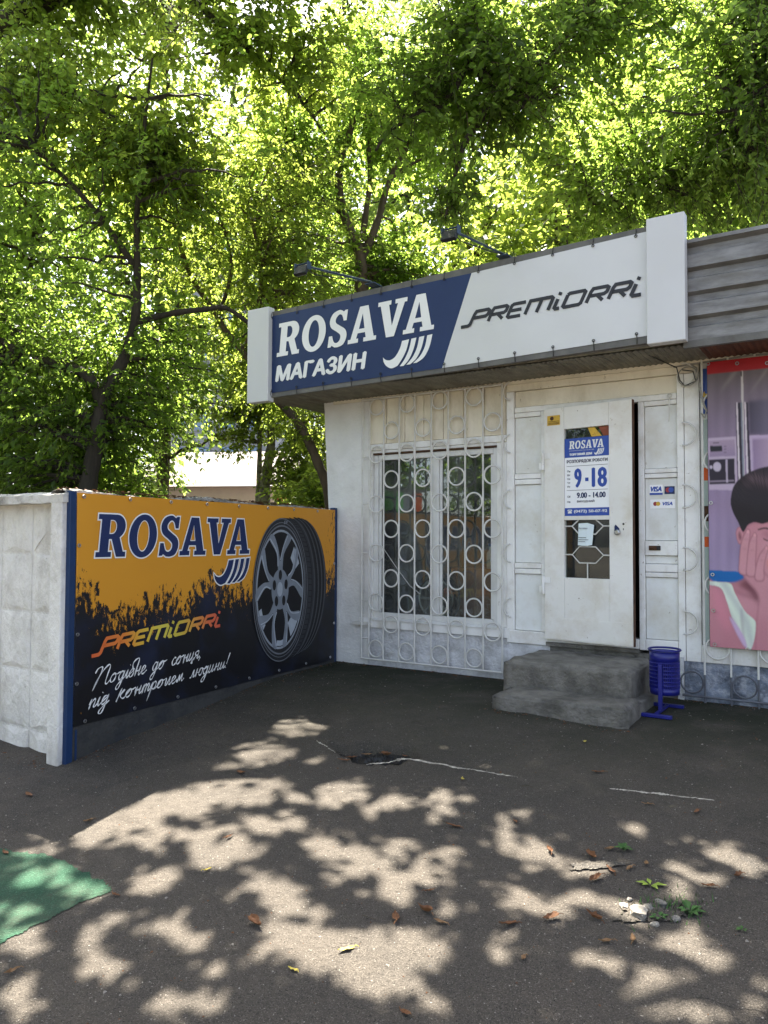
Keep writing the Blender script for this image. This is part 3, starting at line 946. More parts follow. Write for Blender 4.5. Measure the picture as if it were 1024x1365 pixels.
wheel(1.0, .34, .66, .26, 'silver spoked wheel standing behind the left window pane')
wheel(1.86, .40, .78, .30, 'large pale wheel at the right end of the window')
bt = thing('plastic_bottle', 'white plastic bottle on the counter behind the window', 'bottle', FW, (1.44, .65, .96))
obj('bottle_body', MB().lathe([(.001, 0), (.04, 0), (.04, .15), (.018, .19), (.018, .22), (.001, .22)], 14, (1.44, .65, .96)), M['letter_white'], bt, smooth=True)
obj('cap', MB().lathe([(.001, .221), (.02, .221), (.02, .25), (.001, .25)], 14, (1.44, .65, .96)), M['sign_blue'], bt)
# ------------------------------------------------------------------ lettering shapes
def arc(cx, cy, rx, ry, a0, a1, n=10):
    return [(cx + rx * math.cos(R(a0 + (a1 - a0) * i / n)), cy + ry * math.sin(R(a0 + (a1 - a0) * i / n))) for i in range(n + 1)]


def slab_word(shear=.10):
    """bold italic slab-serif capitals R O S A V A as outline loops, cap height 1."""
    G = []
    Rl = [[(0, 0), (.46, 0), (.46, .12), (.36, .12), (.36, .42), (.44, .42), (.62, .0), (.90, 0), (.90, .12), (.82, .12), (.68, .46)] + arc(.55, .72, .29, .28, -50, 88, 12) + [(.0, 1), (0, .88), (.10, .88), (.10, .12), (0, .12)],
          [(.36, .54), (.36, .87)] + arc(.44, .705, .13, .165, 90, -90, 8)]
    Ol = [arc(.46, .5, .46, .53, 0, 360, 40)[:-1], arc(.46, .5, .20, .385, 0, 360, 32)[:-1]]
    Sl = [[(.02, .0), (.13, .0), (.17, .04)] + [(.28, -.02), (.40, -.03)] + poly_smooth([(.40, -.03), (.60, .03), (.70, .24), (.64, .44), (.42, .58), (.27, .68), (.26, .80), (.37, .90), (.48, .86), (.55, .70)], 4, False) + [(.66, .70), (.68, 1.0), (.58, 1.0), (.54, .96)]
          + poly_smooth([(.54, .96), (.38, 1.03), (.14, .96), (.03, .76), (.10, .56), (.32, .42), (.46, .31), (.46, .18), (.36, .10), (.24, .14), (.16, .32)], 4, False) + [(.04, .32)]]
    Al = [[(-.03, 0), (.34, 0), (.34, .115), (.265, .115), (.305, .26), (.57, .26), (.61, .115), (.53, .115), (.53, 0), (.98, 0), (.98, .115), (.89, .115), (.62, 1.0), (.32, 1.0), (.06, .115), (-.03, .115)],
          [(.34, .375), (.44, .80), (.54, .375)]]
    Vl = [[(-.03, 1), (-.03, .885), (.06, .885), (.33, 0), (.60, 0), (.88, .885), (.96, .885), (.96, 1), (.56, 1), (.56, .885), (.65, .885), (.50, .30), (.35, .885), (.42, .885), (.42, 1)]]
    x = 0
    for L_, adv in ((Rl, .98), (Ol, 1.02), (Sl, .80), (Al, 1.00), (Vl, .93), (Al, .98)):
        G.append([[(px + x + shear * py, py) for px, py in lp] for lp in L_])
        x += adv
    return G


SLAB = slab_word()


def slab_letters(name, box, y, m, parent, slope=0.0, fr=None, grow=0.0):
    """one object with the six letters fitted into box; grow > 0 makes the wider backing of a white outline."""
    xs = [p[0] for g in SLAB for lp in g for p in lp]
    a0, a1 = min(xs), max(xs)
    sx, sz = (box[1] - box[0]) / (a1 - a0), (box[3] - box[2]) / 1.0
    mb = MB()
    for k, g in enumerate(SLAB):
        T = lambda p: (box[0] + (p[0] - a0) * sx, box[2] + p[1] * sz + slope * (p[0] - a0) * sx)
        if grow:
            lp = [T(p) for p in g[0]]
            stroke(mb, lp, grow * 2, y + .0004 + .00006 * k, closed=True)
            for h in g[1:]:
                stroke(mb, [T(p) for p in h], grow * 1.2, y + .0006 + .00006 * k, closed=True)
        else:
            vs, fs = fill2d([[T(p) for p in lp] for lp in g])
            flat(mb, vs, fs, y)
    return obj(name, mb, m, parent, fr=fr)


def swoosh_loops():
    """tread-like mark: a broad curved body with a pointed tail and three narrow curved strips."""
    out = []
    body = poly_smooth([(.0, .46), (.06, .36), (.15, .33), (.25, .42), (.34, .66), (.39, .93)], 5, False)
    body += [(.53, .95)] + poly_smooth([(.53, .95), (.48, .62), (.40, .34), (.30, .10)], 5, False)[1:] + poly_smooth([(.30, .10), (.18, .04), (.08, .13), (.02, .28), (.0, .46)], 5, False)[1:-1]
    out.append(body)
    for i in range(3):
        o = .155 * i
        t0 = (.575 + o, .955 + .015 * i); t1 = (.675 + o, .97 + .015 * i)
        a = poly_smooth([t0, (.53 + o, .62), (.45 + o * .95, .32), (.345 + o * .85, .075 + .02 * i)], 5, False)
        b = poly_smooth([(.42 + o * .85, .065 + .025 * i), (.53 + o * .95, .27), (.62 + o, .60), t1], 5, False)
        out.append(a + b)
    return out


def swoosh(name, box, y, m, parent, fr=None, grow=0.0):
    S = swoosh_loops()
    xs = [p[0] for l in S for p in l]; ys = [p[1] for l in S for p in l]
    T = lambda p: (box[0] + (p[0] - min(xs)) / (max(xs) - min(xs)) * (box[1] - box[0]), box[2] + (p[1] - min(ys)) / (max(ys) - min(ys)) * (box[3] - box[2]))
    mb = MB()
    for k, l in enumerate(S):
        lp = [T(p) for p in l]
        if grow:
            stroke(mb, lp, grow * 2, y + .0004 + .00006 * k, closed=True)
        else:
            vs, fs = fill2d([lp]); flat(mb, vs, fs, y)
    return obj(name, mb, m, parent, fr=fr)


def techno_word(name, box, y, m, parent, fr=None, shear=.38, slope=0.0, th=.215):
    """the wide squared italic word PREMIORRI drawn as strokes, one run of thick lines."""
    rr = lambda x: [(x, 0), (x, .78), (x + .06, 1), (x + .86, 1), (x + .98, .90), (x + .98, .60), (x + .86, .48), (x + .05, .48)]
    S = []
    S.append([(-.55, -.10), (-.05, -.10), (.05, .02)] + rr(.08)[1:])                 # P with the long foot
    S.append(rr(1.30)); S.append([(1.75, .48), (2.25, .0)])                          # R
    S.append([(3.42, 1), (2.66, 1), (2.55, .90), (2.55, .10), (2.66, 0), (3.42, 0)]); S.append([(2.55, .5), (3.32, .5)])   # E
    S.append([(3.72, 0), (3.72, 1), (5.05, 1), (5.17, .88), (5.17, 0)]); S.append([(4.45, 1), (4.45, .0)])                # M
    S.append([(5.52, .74), (5.52, .1), (5.62, 0), (5.86, 0)]); S.append([(5.52, 1.02), (5.52, 1.24)])                     # i
    S.append([(6.06, .9), (6.16, 1), (7.02, 1), (7.12, .9), (7.12, .1), (7.02, 0), (6.16, 0), (6.06, .1), (6.06, .9)])     # O
    S.append(rr(7.48)); S.append([(7.93, .48), (8.43, 0)])                           # R
    S.append(rr(8.76)); S.append([(9.21, .48), (9.70, 0)])                           # R
    S.append([(10.05, .74), (10.05, .02), (10.16, -.10), (10.62, -.10)]); S.append([(10.05, 1.02), (10.05, 1.24)])         # i
    S = [[(px + shear * py, py) for px, py in s] for s in S]
    xs = [p[0] for s in S for p in s]
    a0, a1 = min(xs), max(xs)
    sx = (box[1] - box[0]) / (a1 - a0); sz = box[3] - box[2]
    mb = MB()
    for k, s in enumerate(S):
        P = [(box[0] + (p[0] - a0) * sx, box[2] + p[1] * sz + slope * (p[0] - a0) * sx) for p in s]
        stroke(mb, P, th * sz, y - .00025 * (k % 3))
    return obj(name, mb, m, parent, fr=fr)


# ------------------------------------------------------------------ the shop sign
SY = -.650
sign = thing('shop_sign', 'long blue and white lettered sign across the shop fascia, white panels at both ends', 'sign', FW, (-.70, -.60, 2.64))
obj('sign_frame', MB().hexa([(-.56, -.638, 2.642), (3.53, -.638, 2.706), (3.53, -.607, 2.706), (-.56, -.607, 2.642)], [(-.56, -.638, 3.502), (3.53, -.638, 3.580), (3.53, -.607, 3.580), (-.56, -.607, 3.502)]), M['frame_grey'], sign, .003)
obj('end_panel', MB().box(-.605, -.328, -.700, -.608, 2.605, 3.545), M['sign_white'], sign, .006)
obj('end_panel', MB().box(3.306, 3.573, -.700, -.608, 2.678, 3.605), M['sign_white'], sign, .006)


def sag_sheet(poly, y, amp):
    """a banner cloth: the polygon as a fine grid with slight waves."""
    xs = [p[0] for p in poly]; x0, x1 = min(xs), max(xs)
    (bl, br, tr, tl) = poly
    nx, nz = 60, 14
    vs = []
    for j in range(nz + 1):
        t = j / nz
        for i in range(nx + 1):
            s = i / nx
            lx = bl[0] * (1 - t) + tl[0] * t; rx = br[0] * (1 - t) + tr[0] * t
            zb = bl[1] + (br[1] - bl[1]) * s; zt = tl[1] + (tr[1] - tl[1]) * s
            e = min(1, 4 * t, 4 * (1 - t))
            vs.append((lx + (rx - lx) * s, y - amp * e * (.5 + .5 * math.sin(9 * (lx + (rx - lx) * s) + 2 * t)), zb + (zt - zb) * t))
    return vs, [(j * (nx + 1) + i, j * (nx + 1) + i + 1, (j + 1) * (nx + 1) + i + 1, (j + 1) * (nx + 1) + i) for j in range(nz) for i in range(nx)]


for poly, m in (([(-.40, 2.690), (1.584, 2.716), (1.863, 3.488), (-.40, 3.458)], M['banner_blue']), ([(1.5845, 2.716), (3.33, 2.757), (3.33, 3.535), (1.8635, 3.488)], M['banner_white'])):
    vs, fs = sag_sheet(poly, -.644, .005)
    obj('banner', MB().add(vs, fs), m, sign, smooth=True)
slab_letters('lettering', (-.262, 1.508, 3.040, 3.368), SY, M['letter_white'], sign, slope=.014)
words('lettering', 'МАГАЗИН', (-.268, .798, 2.797, 2.950), SY, M['letter_white'], sign, shear=.15, bold=.075, slope=.008)
swoosh('emblem', (.985, 1.492, 2.772, 3.022), SY, M['letter_white'], sign)
techno_word('lettering', (1.766, 3.254, 3.050, 3.150), SY, M['letter_black'], sign, slope=.020, th=.285)
tie = None
for k in range(12):
    s = k / 11
    x = -.33 + 3.55 * s
    for top in (0, 1):
        zz = (3.458 + .078 * s) if top else (2.690 + .066 * s)
        z2 = zz - .022 if top else zz + .022
        ze = 3.504 + .074 * s if top else 2.644 + .06 * s
        obj('tie', MB().tube([(x, SY - .004, z2), (x + .006, SY - .012, (z2 + ze) / 2), (x, -.640, ze)], .0035, 4).ring((x, SY - .003, z2), .010, .003, 8, 4), M['cable_black'], sign)

# floodlights on arms over the sign
for (bx_, ex, lab) in ((.84, .68, 'left'), (2.145, 2.075, 'right')):
    f = thing('floodlight', 'black floodlight on a blue grey arm above the %s half of the sign' % ('blue' if lab == 'left' else 'white'), 'floodlight', FW, (bx_, -.60, 3.575), group='floodlights over the shop sign')
    ez = 3.545
    obj('arm', MB().tube([(bx_, -.50, 3.565), (bx_, -.62, 3.600), (ex, -1.40, ez)], .012, 4), M['floodlight_metal'], f)
    obj('arm_foot', MB().box(bx_ - .05, bx_ + .05, -.66, -.52, 3.576, 3.586), M['floodlight_metal'], f)
    hd = obj('lamp_head', MB().hexa([(ex - .062, -1.475, ez - .085), (ex + .062, -1.475, ez - .085), (ex + .062, -1.445, ez - .10), (ex - .062, -1.445, ez - .10)],
                                     [(ex - .062, -1.44, ez - .008), (ex + .062, -1.44, ez - .008), (ex + .062, -1.41, ez - .023), (ex - .062, -1.41, ez - .023)]), M['black_plastic'], f, .004)
    obj('lens', MB().hexa([(ex - .045, -1.4445, ez - .0985), (ex + .045, -1.4445, ez - .0985), (ex + .045, -1.4425, ez - .0995), (ex - .045, -1.4425, ez - .0995)],
                          [(ex - .045, -1.4125, ez - .028), (ex + .045, -1.4125, ez - .028), (ex + .045, -1.4085, ez - .029), (ex - .045, -1.4085, ez - .029)]), M['lamp_lens'], hd)
    obj('bracket', MB().box(ex - .070, ex - .064, -1.45, -1.40, ez - .05, ez + .016).box(ex + .064, ex + .070, -1.45, -1.40, ez - .05, ez + .016).box(ex - .064, ex + .064, -1.42, -1.40, ez + .010, ez + .016), M['floodlight_metal'], f)
    obj('flex', MB().tube([(ex, -1.43, ez - .01), (ex + .02, -1.3, ez - .05), (bx_, -.9, ez - .01), (bx_, -.66, 3.59)], .005, 5), M['cable_black'], f)

# ------------------------------------------------------------------ fence with the lettered banner
fence = thing('concrete_fence', 'low concrete fence with blue steel posts carrying the black and orange banner', 'fence', FF, (0, 0, -.2))
obj('concrete_panel', MB().box(-.045, 3.30, .012, .11, -.35, 1.530), M['concrete_plinth'], fence, .006)
lumpy = MB(); vs = []
nx = 90
for i in range(nx + 1):
    x = -.07 + 3.38 * i / nx
    h = 1.548 + .012 * math.sin(5 * x + 1) + random.uniform(-.005, .009) + (.012 if 1.0 < x < 2.0 else 0)
    for y, dz in ((-.004, -.022), (.0, 0), (.06, .010), (.125, .002), (.13, -.022)):
        vs.append((x, y + random.uniform(-.003, .003), h + dz))
lumpy.add(vs, [(i * 5 + j, (i + 1) * 5 + j, (i + 1) * 5 + j + 1, i * 5 + j + 1) for i in range(nx) for j in range(4)])
obj('coping', lumpy, M['coping_grey'], fence)
obj('steel_post', MB().box(-.052, -.001, -.036, .02, -.33, 1.556), M['fence_blue'], fence, .004)
obj('steel_post', MB().box(3.205, 3.262, -.016, .04, -.05, 1.568), M['fence_blue'], fence, .004)
obj('fence_foot', MB().hexa([(-.01, -.03, -.36), (3.20, -.03, -.12), (3.20, .012, -.12), (-.01, .012, -.36)], [(-.01, -.028, .034), (3.20, -.028, .040), (3.20, .011, .040), (-.01, .011, .034)]), M['concrete_plinth'], fence, .004)
obj('steel_strip', MB().box(.02, .035, -.032, -.03, -.3, .0), M['fence_blue'], fence)

lf = thing('concrete_fence', 'white painted concrete fence panel with raised pyramid pattern at the left edge', 'fence', FL, (0, 0, -.2))
obj('panel_core', MB().box(-4.6, -.055, .03, .13, -.35, 1.50), M['white_concrete'], lf)
obj('end_pillar', MB().box(-.112, .006, -.088, .15, -.35, 1.500), M['white_concrete'], lf, .008)
pyr = MB()
cw, ch = .36, .40
py0 = None
for i in range(12):
    for j in range(5):
        x0 = -.116 - (i + 1) * cw; x1 = x0 + cw; z0 = -.46 + j * ch; z1 = min(z0 + ch, 1.47)
        if z1 - z0 < .1: continue
        g_ = .008
        xm, zm = (x0 + x1) / 2 + .05 * (1 if (i + j) % 2 else -1), (z0 + z1) / 2
        mb = MB().add([(x0 + g_, .028, z0 + g_), (x1 - g_, .028, z0 + g_), (x1 - g_, .028, z1 - g_), (x0 + g_, .028, z1 - g_), (xm - .07, .014, z0 + .05), (xm + .07, .009, zm), (xm - .02, .013, z1 - .06)],
                      [(0, 1, 5, 4), (1, 2, 5), (2, 6, 5), (2, 3, 6), (3, 0, 4), (3, 4, 6), (4, 5, 6)])
        obj('relief_tile', mb, M['white_concrete'], lf)
cop = MB(); vs = []
for i in range(61):
    x = -4.6 + 4.62 * i / 60
    for y, z in ((-.090, 1.478), (-.092, 1.530), (.0, 1.556), (.12, 1.556), (.16, 1.53), (.16, 1.478)):
        vs.append((x, y + random.uniform(-.003, .003), z + random.uniform(-.005, .005)))
cop.add(vs, [(i * 6 + j, (i + 1) * 6 + j, (i + 1) * 6 + (j + 1) % 6, i * 6 + (j + 1) % 6) for i in range(60) for j in range(6)])
cop.f.append(tuple(60 * 6 + j for j in range(6)))
obj('coping', cop, M['coping_white'], lf)

# ------------------------------------------------------------------ the fence banner
fb = thing('advertising_banner', 'orange and black banner with a large tyre fixed to the concrete fence', 'banner', FF, (0, -.03, .015))


def fence_banner_mat():
    m, nt, N, L, bs = new_mat('fence_banner_print')
    tc = N.new('ShaderNodeTexCoord')
    sep = N.new('ShaderNodeSeparateXYZ'); L.new(tc.outputs['Object'], sep.inputs[0])

    def math_(op, a, b=None):
        x = N.new('ShaderNodeMath'); x.operation = op
        for i, v in ((0, a), (1, b)):
            if v is None: continue
            if isinstance(v, (int, float)): x.inputs[i].default_value = v
            else: L.new(v, x.inputs[i])
        return x.outputs[0]
    # torn edge height of the black part along the banner (x in metres / 3.2)
    fx = math_('DIVIDE', sep.outputs['X'], 3.2)
    cr = N.new('ShaderNodeValToRGB')
    cr.color_ramp.interpolation = 'LINEAR'
    pts = [(0, .98), (.05, .92), (.11, .735), (.125, .79), (.20, .82), (.27, .87), (.315, .80), (.37, .93), (.41, 1.02), (.44, .93), (.52, .87), (.58, .83), (.70, .80), (.86, .72), (.93, .86), (.965, .92), (1.0, .93)]
    e = cr.color_ramp.elements
    e[0].position, e[1].position = pts[0][0], pts[-1][0]
    e[0].color = c4((pts[0][1] / 1.5,) * 3); e[1].color = c4((pts[-1][1] / 1.5,) * 3)
    for p, h in pts[1:-1]:
        n_ = e.new(p); n_.color = c4((h / 1.5,) * 3)
    L.new(fx, cr.inputs[0])
    h = math_('MULTIPLY', cr.outputs[0], 1.5)

    def noise(sc_, d, rg, st=(1, 1, 1)):
        mp = N.new('ShaderNodeMapping'); mp.inputs['Scale'].default_value = st; mp.inputs['Rotation'].default_value = (0, R(20), 0)
        L.new(tc.outputs['Object'], mp.inputs[0])
        n_ = N.new('ShaderNodeTexNoise'); n_.inputs['Scale'].default_value = sc_; n_.inputs['Detail'].default_value = d; n_.inputs['Roughness'].default_value = rg
        L.new(mp.outputs[0], n_.inputs['Vector']); return n_.outputs[0]
    n1 = noise(6, 10, .64, (1.1, 1, 1.1))
    n2 = noise(15, 9, .8, (1.5, 1, .6))
    dz = math_('SUBTRACT', sep.outputs['Z'], h)                      # height above the torn edge
    jag = math_('MULTIPLY', math_('SUBTRACT', n1, .5), .95)
    edge = math_('SUBTRACT', dz, jag)
    black = math_('LESS_THAN', edge, 0)
    # flecks of orange left in the black near the edge, flecks of black above
    near = N.new('ShaderNodeMapRange'); L.new(dz, near.inputs[0]); near.inputs[1].default_value = -.42; near.inputs[2].default_value = .02; near.inputs[3].default_value = .68; near.inputs[4].default_value = .455
    fleck = math_('GREATER_THAN', n2, near.outputs[0])
    fac = math_('MULTIPLY', black, math_('SUBTRACT', 1, fleck))
    rt = N.new('ShaderNodeMapRange'); L.new(sep.outputs['X'], rt.inputs[0]); rt.inputs[1].default_value = 2.7; rt.inputs[2].default_value = 3.2; rt.inputs[3].default_value = .78; rt.inputs[4].default_value = .535
    fac = math_('MAXIMUM', fac, math_('GREATER_THAN', noise(22, 7, .75, (2.2, 1, .45)), rt.outputs[0]))
    n3 = noise(1.4, 3, .5)
    mo = N.new('ShaderNodeMix'); mo.data_type = 'RGBA'; L.new(n3, mo.inputs[0]); mo.inputs[6].default_value = c4((.56, .235, .016)); mo.inputs[7].default_value = c4((.64, .29, .022))
    mb_ = N.new('ShaderNodeMix'); mb_.data_type = 'RGBA'
    r3 = N.new('ShaderNodeMapRange'); L.new(noise(2.2, 4, .6), r3.inputs[0]); r3.inputs[1].default_value = .5; r3.inputs[2].default_value = .7
    L.new(r3.outputs[0], mb_.inputs[0]); mb_.inputs[6].default_value = c4((.008, .008, .010)); mb_.inputs[7].default_value = c4((.012, .016, .035))
    mx = N.new('ShaderNodeMix'); mx.data_type = 'RGBA'; L.new(fac, mx.inputs[0]); L.new(mo.outputs[2], mx.inputs[6]); L.new(mb_.outputs[2], mx.inputs[7])
    L.new(mx.outputs[2], bs.inputs['Base Color'])
    bs.inputs['Roughness'].default_value = .42
    bs.inputs['Specular IOR Level'].default_value = .3
    b = N.new('ShaderNodeBump'); b.inputs['Strength'].default_value = .5; b.inputs['Distance'].default_value = .01
    L.new(noise(2.2, 3, .5), b.inputs['Height']); L.new(b.outputs[0], bs.inputs['Normal'])
    return m


vs, fs = sag_sheet([(0.0, .024), (3.185, .030), (3.185, 1.545), (0.0, 1.545)], -.034, .0052)
obj('banner_cloth', MB().add(vs, fs), fence_banner_mat(), fb, smooth=True)
FY = -.0405
slab_letters('lettering_outline', (.150, 1.795, 1.120, 1.412), FY + .0006, M['letter_white'], fb, grow=.010)
slab_letters('lettering', (.150, 1.795, 1.120, 1.412), FY, M['letter_navy'], fb)
swoosh('emblem_outline', (1.345, 1.800, .872, 1.085), FY + .0006, M['letter_white'], fb, grow=.010)
swoosh('emblem', (1.345, 1.800, .872, 1.085), FY, M['letter_navy'], fb)


def gradient_mat():
    m, nt, N, L, bs = new_mat('colour_gradient')
    tc = N.new('ShaderNodeTexCoord')
    sep = N.new('ShaderNodeSeparateXYZ'); L.new(tc.outputs['Object'], sep.inputs[0])
    mr = N.new('ShaderNodeMapRange'); mr.inputs[1].default_value = .12; mr.inputs[2].default_value = 1.45
    L.new(sep.outputs['X'], mr.inputs[0])
    cr = N.new('ShaderNodeValToRGB'); e = cr.color_ramp.elements
    e[0].color = c4((.62, .11, .03)); e[1].color = c4((.58, .09, .05))
    for p, c in ((.22, (.68, .20, .03)), (.38, (.68, .45, .04)), (.5, (.62, .52, .07)), (.62, (.56, .44, .05)), (.75, (.66, .30, .05)), (.88, (.64, .14, .05))):
        q_ = e.new(p); q_.color = c4(c)
    L.new(mr.outputs[0], cr.inputs[0]); L.new(cr.outputs[0], bs.inputs['Base Color'])
    bs.inputs['Roughness'].default_value = .5
    return m


techno_word('lettering', (.135, 1.425, .472, .560), FY, gradient_mat(), fb, slope=.062, th=.28)

CUR = {  # handwritten letters: path (x, y) with x-height 1, and the advance
    'П': ([(-.1, 1.5), (.1, 1.95), (.5, 2.05), (.55, 1.6), (.3, .6), (.05, -.35), (.25, .5), (.65, 1.5), (1.15, 2.1), (1.4, 1.9), (1.3, 1.0), (1.25, .2), (1.45, .0), (1.7, .3)], 1.75),
    'о': ([(.36, .95), (.10, .78), (.0, .35), (.16, .02), (.42, .16), (.54, .62), (.36, .95), (.62, .80), (.92, .92)], .92),
    'д': ([(.48, .85), (.22, .95), (.0, .45), (.15, .02), (.42, .35), (.55, .95), (.45, .1), (.25, -.85), (.0, -.95), (-.05, -.6), (.35, -.1), (.75, .3)], .75),
    'і': ([(.0, .4), (.15, .95), (.1, .3), (.18, .02), (.4, .3)], .42),
    'б': ([(.45, .8), (.2, .9), (.0, .45), (.15, .02), (.42, .2), (.45, .7), (.25, 1.1), (.2, 1.6), (.5, 1.95), (.85, 1.85)], .62),
    'н': ([(.05, .3), (.18, .95), (.08, .0), (.14, .5), (.42, .55), (.56, .95), (.48, .2), (.56, .02), (.8, .3)], .8),
    'е': ([(.0, .3), (.3, .5), (.38, .85), (.2, .95), (.02, .5), (.15, .02), (.4, .1), (.62, .35)], .62),
    'с': ([(.42, .8), (.25, .95), (.02, .5), (.15, .02), (.4, .1), (.6, .35)], .58),
    'ц': ([(.08, .95), (.0, .2), (.12, .02), (.38, .4), (.48, .95), (.42, .15), (.5, -.1), (.6, -.4), (.42, -.3), (.7, .25)], .7),
    'я': ([(.0, .05), (.2, .4), (.45, .5), (.15, .55), (.12, .85), (.35, .98), (.55, .9), (.46, .2), (.55, .02), (.75, .3)], .75),
    ',': ([(.1, .15), (.12, .0), (.0, -.3)], .4),
    ' ': ([], .75),
    'п': ([(.0, .4), (.15, .95), (.05, .0), (.15, .55), (.4, .95), (.52, .8), (.45, .15), (.55, .02), (.75, .3)], .75),
    'к': ([(.1, .4), (.32, 1.25), (.02, -.1), (.15, .45), (.55, 1.0), (.62, .9), (.3, .5), (.5, .1), (.72, .05), (.9, .3)], .88),
    'т': ([(.0, .4), (.12, .95), (.04, .0), (.12, .6), (.3, .95), (.38, .8), (.32, .0), (.4, .6), (.58, .95), (.68, .8), (.62, .15), (.7, .02), (.9, .3)], .9),
    'р': ([(.0, .4), (.18, .95), (.0, -.4), (-.12, -1.2), (.1, .2), (.3, .9), (.52, .85), (.52, .3), (.35, .02), (.2, .15), (.5, .05), (.75, .3)], .75),
    'л': ([(.0, .08), (.15, .1), (.3, .6), (.42, .95), (.42, .2), (.5, .02), (.7, .3)], .7),
    'м': ([(.0, .08), (.12, .1), (.25, .9), (.32, .3), (.36, .15), (.58, .92), (.6, .2), (.68, .02), (.88, .3)], .88),
    'ю': ([(.0, .4), (.12, .95), (.04, .0), (.1, .5), (.38, .5), (.5, .92), (.75, .95), (.82, .5), (.65, .02), (.42, .2), (.42, .6), (.6, .92), (1.0, .75)], .98),
    'и': ([(.08, .95), (.0, .2), (.12, .02), (.38, .4), (.48, .95), (.42, .2), (.5, .02), (.72, .3)], .72),
    'а': ([(.5, .85), (.22, .95), (.0, .45), (.15, .02), (.42, .4), (.55, .95), (.5, .2), (.58, .02), (.80, .3)], .80),
    '!': ([(.35, 2.0), (.22, 1.2), (.12, .5)], .5),
}


def script_line(mb, body, x0, z0, x1, xh, slope, y):
    runs, x, cur = [], 0.0, []
    for ch in body:
        pts, adv = CUR[ch]
        if ch in ' ,!':
            if cur: runs.append(cur)
            cur = []
            if pts: runs.append([(px + x, py) for px, py in pts])
        else:
            cur += [(px + x, py) for px, py in pts]
            if ch == 'П':
                runs.append(cur); cur = []
        if ch == 'і': runs.append([(x + .30, 1.42), (x + .34, 1.46)])
        if ch == '!': runs.append([(x + .05, .0), (x + .07, .08)])
        x += adv
    if cur: runs.append(cur)
    sx = (x1 - x0) / x
    sh = .55
    for k, r_ in enumerate(runs):
        P = poly_smooth(r_, 4, False) if len(r_) > 2 else r_
        Q = [(x0 + px * sx + sh * py * xh * .55, z0 + slope * px * sx + py * xh) for px, py in P]
        W_ = [.0078 + .0032 * math.sin(1.7 * i / 2.0) for i in range(len(Q))]
        stroke(mb, Q, W_, y - .0002 * (k % 3))


sm = MB()
script_line(sm, 'Подібне до сонця,', .150, .255, 1.210, .060, .055, FY)
script_line(sm, 'під контролем людини!', .115, .120, 1.535, .057, .052, FY)
obj('handwriting', sm, M['letter_white'], fb)

# printed tyre and alloy wheel (flat print, a few layers a millimetre apart)
tm = lambda n, c, r=.5: M.setdefault(n, mat(n, c, tuple(x * .8 for x in c), 8, r, 0))
tread_m = tm('print_tread', (.030, .032, .038)); wall_m = tm('print_sidewall', (.016, .017, .020)); groove_m = tm('print_groove', (.006, .006, .008))
ring_m = tm('print_ring', (.15, .16, .18)); rimm = tm('print_rim', (.30, .33, .37)); dark_m = tm('print_dark', (.006, .006, .008)); spoke_m = tm('print_spoke', (.20, .225, .26)); spoke_l = tm('print_spoke_light', (.38, .42, .47)); block_m = tm('print_block', (.075, .08, .09))


def ell(c, a, b, n=60, t0=0, t1=360):
    return [(c[0] + a * math.cos(R(t0 + (t1 - t0) * i / n)), c[1] + b * math.sin(R(t0 + (t1 - t0) * i / n))) for i in range(n + (0 if t1 - t0 == 360 else 1))]


def hull(pts):
    pts = sorted(set(pts)); lo, hi = [], []
    cr_ = lambda o, a, b: (a[0] - o[0]) * (b[1] - o[1]) - (a[1] - o[1]) * (b[0] - o[0])
    for p in pts:
        while len(lo) > 1 and cr_(lo[-2], lo[-1], p) <= 0: lo.pop()
        lo.append(p)
    for p in reversed(pts):
        while len(hi) > 1 and cr_(hi[-2], hi[-1], p) <= 0: hi.pop()
        hi.append(p)
    return lo[:-1] + hi[:-1]


E0 = ((2.272, .785), .423, .655); E1 = ((2.585, .815), .430, .620)
lay = [0]


def plate(name, loops, m, parent, dy=None):
    vs, fs = fill2d(loops)
    lay[0] += 1
    return obj(name, flat(MB(), vs, fs, FY - .0004 * lay[0]), m, parent)


tp = plate('tyre_print', [hull(ell(*E0) + ell(*E1))], tread_m, fb)
gm = MB(); bm_ = MB()
for t, wdt in ((.22, .012), (.46, .030), (.66, .034), (.84, .030)):
    c = (E0[0][0] + (E1[0][0] - E0[0][0]) * t, E0[0][1] + (E1[0][1] - E0[0][1]) * t)
    a = E0[1] + (E1[1] - E0[1]) * t; b = (E0[2] + (E1[2] - E0[2]) * t) + .012 * math.sin(math.pi * t)
    stroke(gm, ell(c, a, b, 40, -84, 86), [wdt * (.35 + .65 * math.sin(math.pi * i / 40)) for i in range(41)], FY - .0008)
for k in range(34):
    an = -82 + 164 * k / 33
    for t0, t1 in ((.03, .20), (.50, .62)):
        P = []
        for t in (t0, t1):
            c = (E0[0][0] + (E1[0][0] - E0[0][0]) * t, E0[0][1] + (E1[0][1] - E0[0][1]) * t)
            P.append((c[0] + (E0[1] + .01 * t) * math.cos(R(an - 6 * t)), c[1] + (E0[2] - .03 * t) * math.sin(R(an - 6 * t))))
        stroke(gm, P, .008, FY - .0011)
for t in (.34, .56, .75, .93):
    c = (E0[0][0] + (E1[0][0] - E0[0][0]) * t, E0[0][1] + (E1[0][1] - E0[0][1]) * t)
    stroke(bm_, ell(c, E0[1] + .005, E0[2] - .035 * t + .006, 40, -80, 80), [.016 * (.3 + .7 * math.sin(math.pi * i / 40)) for i in range(41)], FY - .0014)
obj('groove', gm, groove_m, tp); obj('tread_block', bm_, block_m, tp)
lay[0] = 5
plate('sidewall', [ell(*E0)], wall_m, tp)
sl = MB()
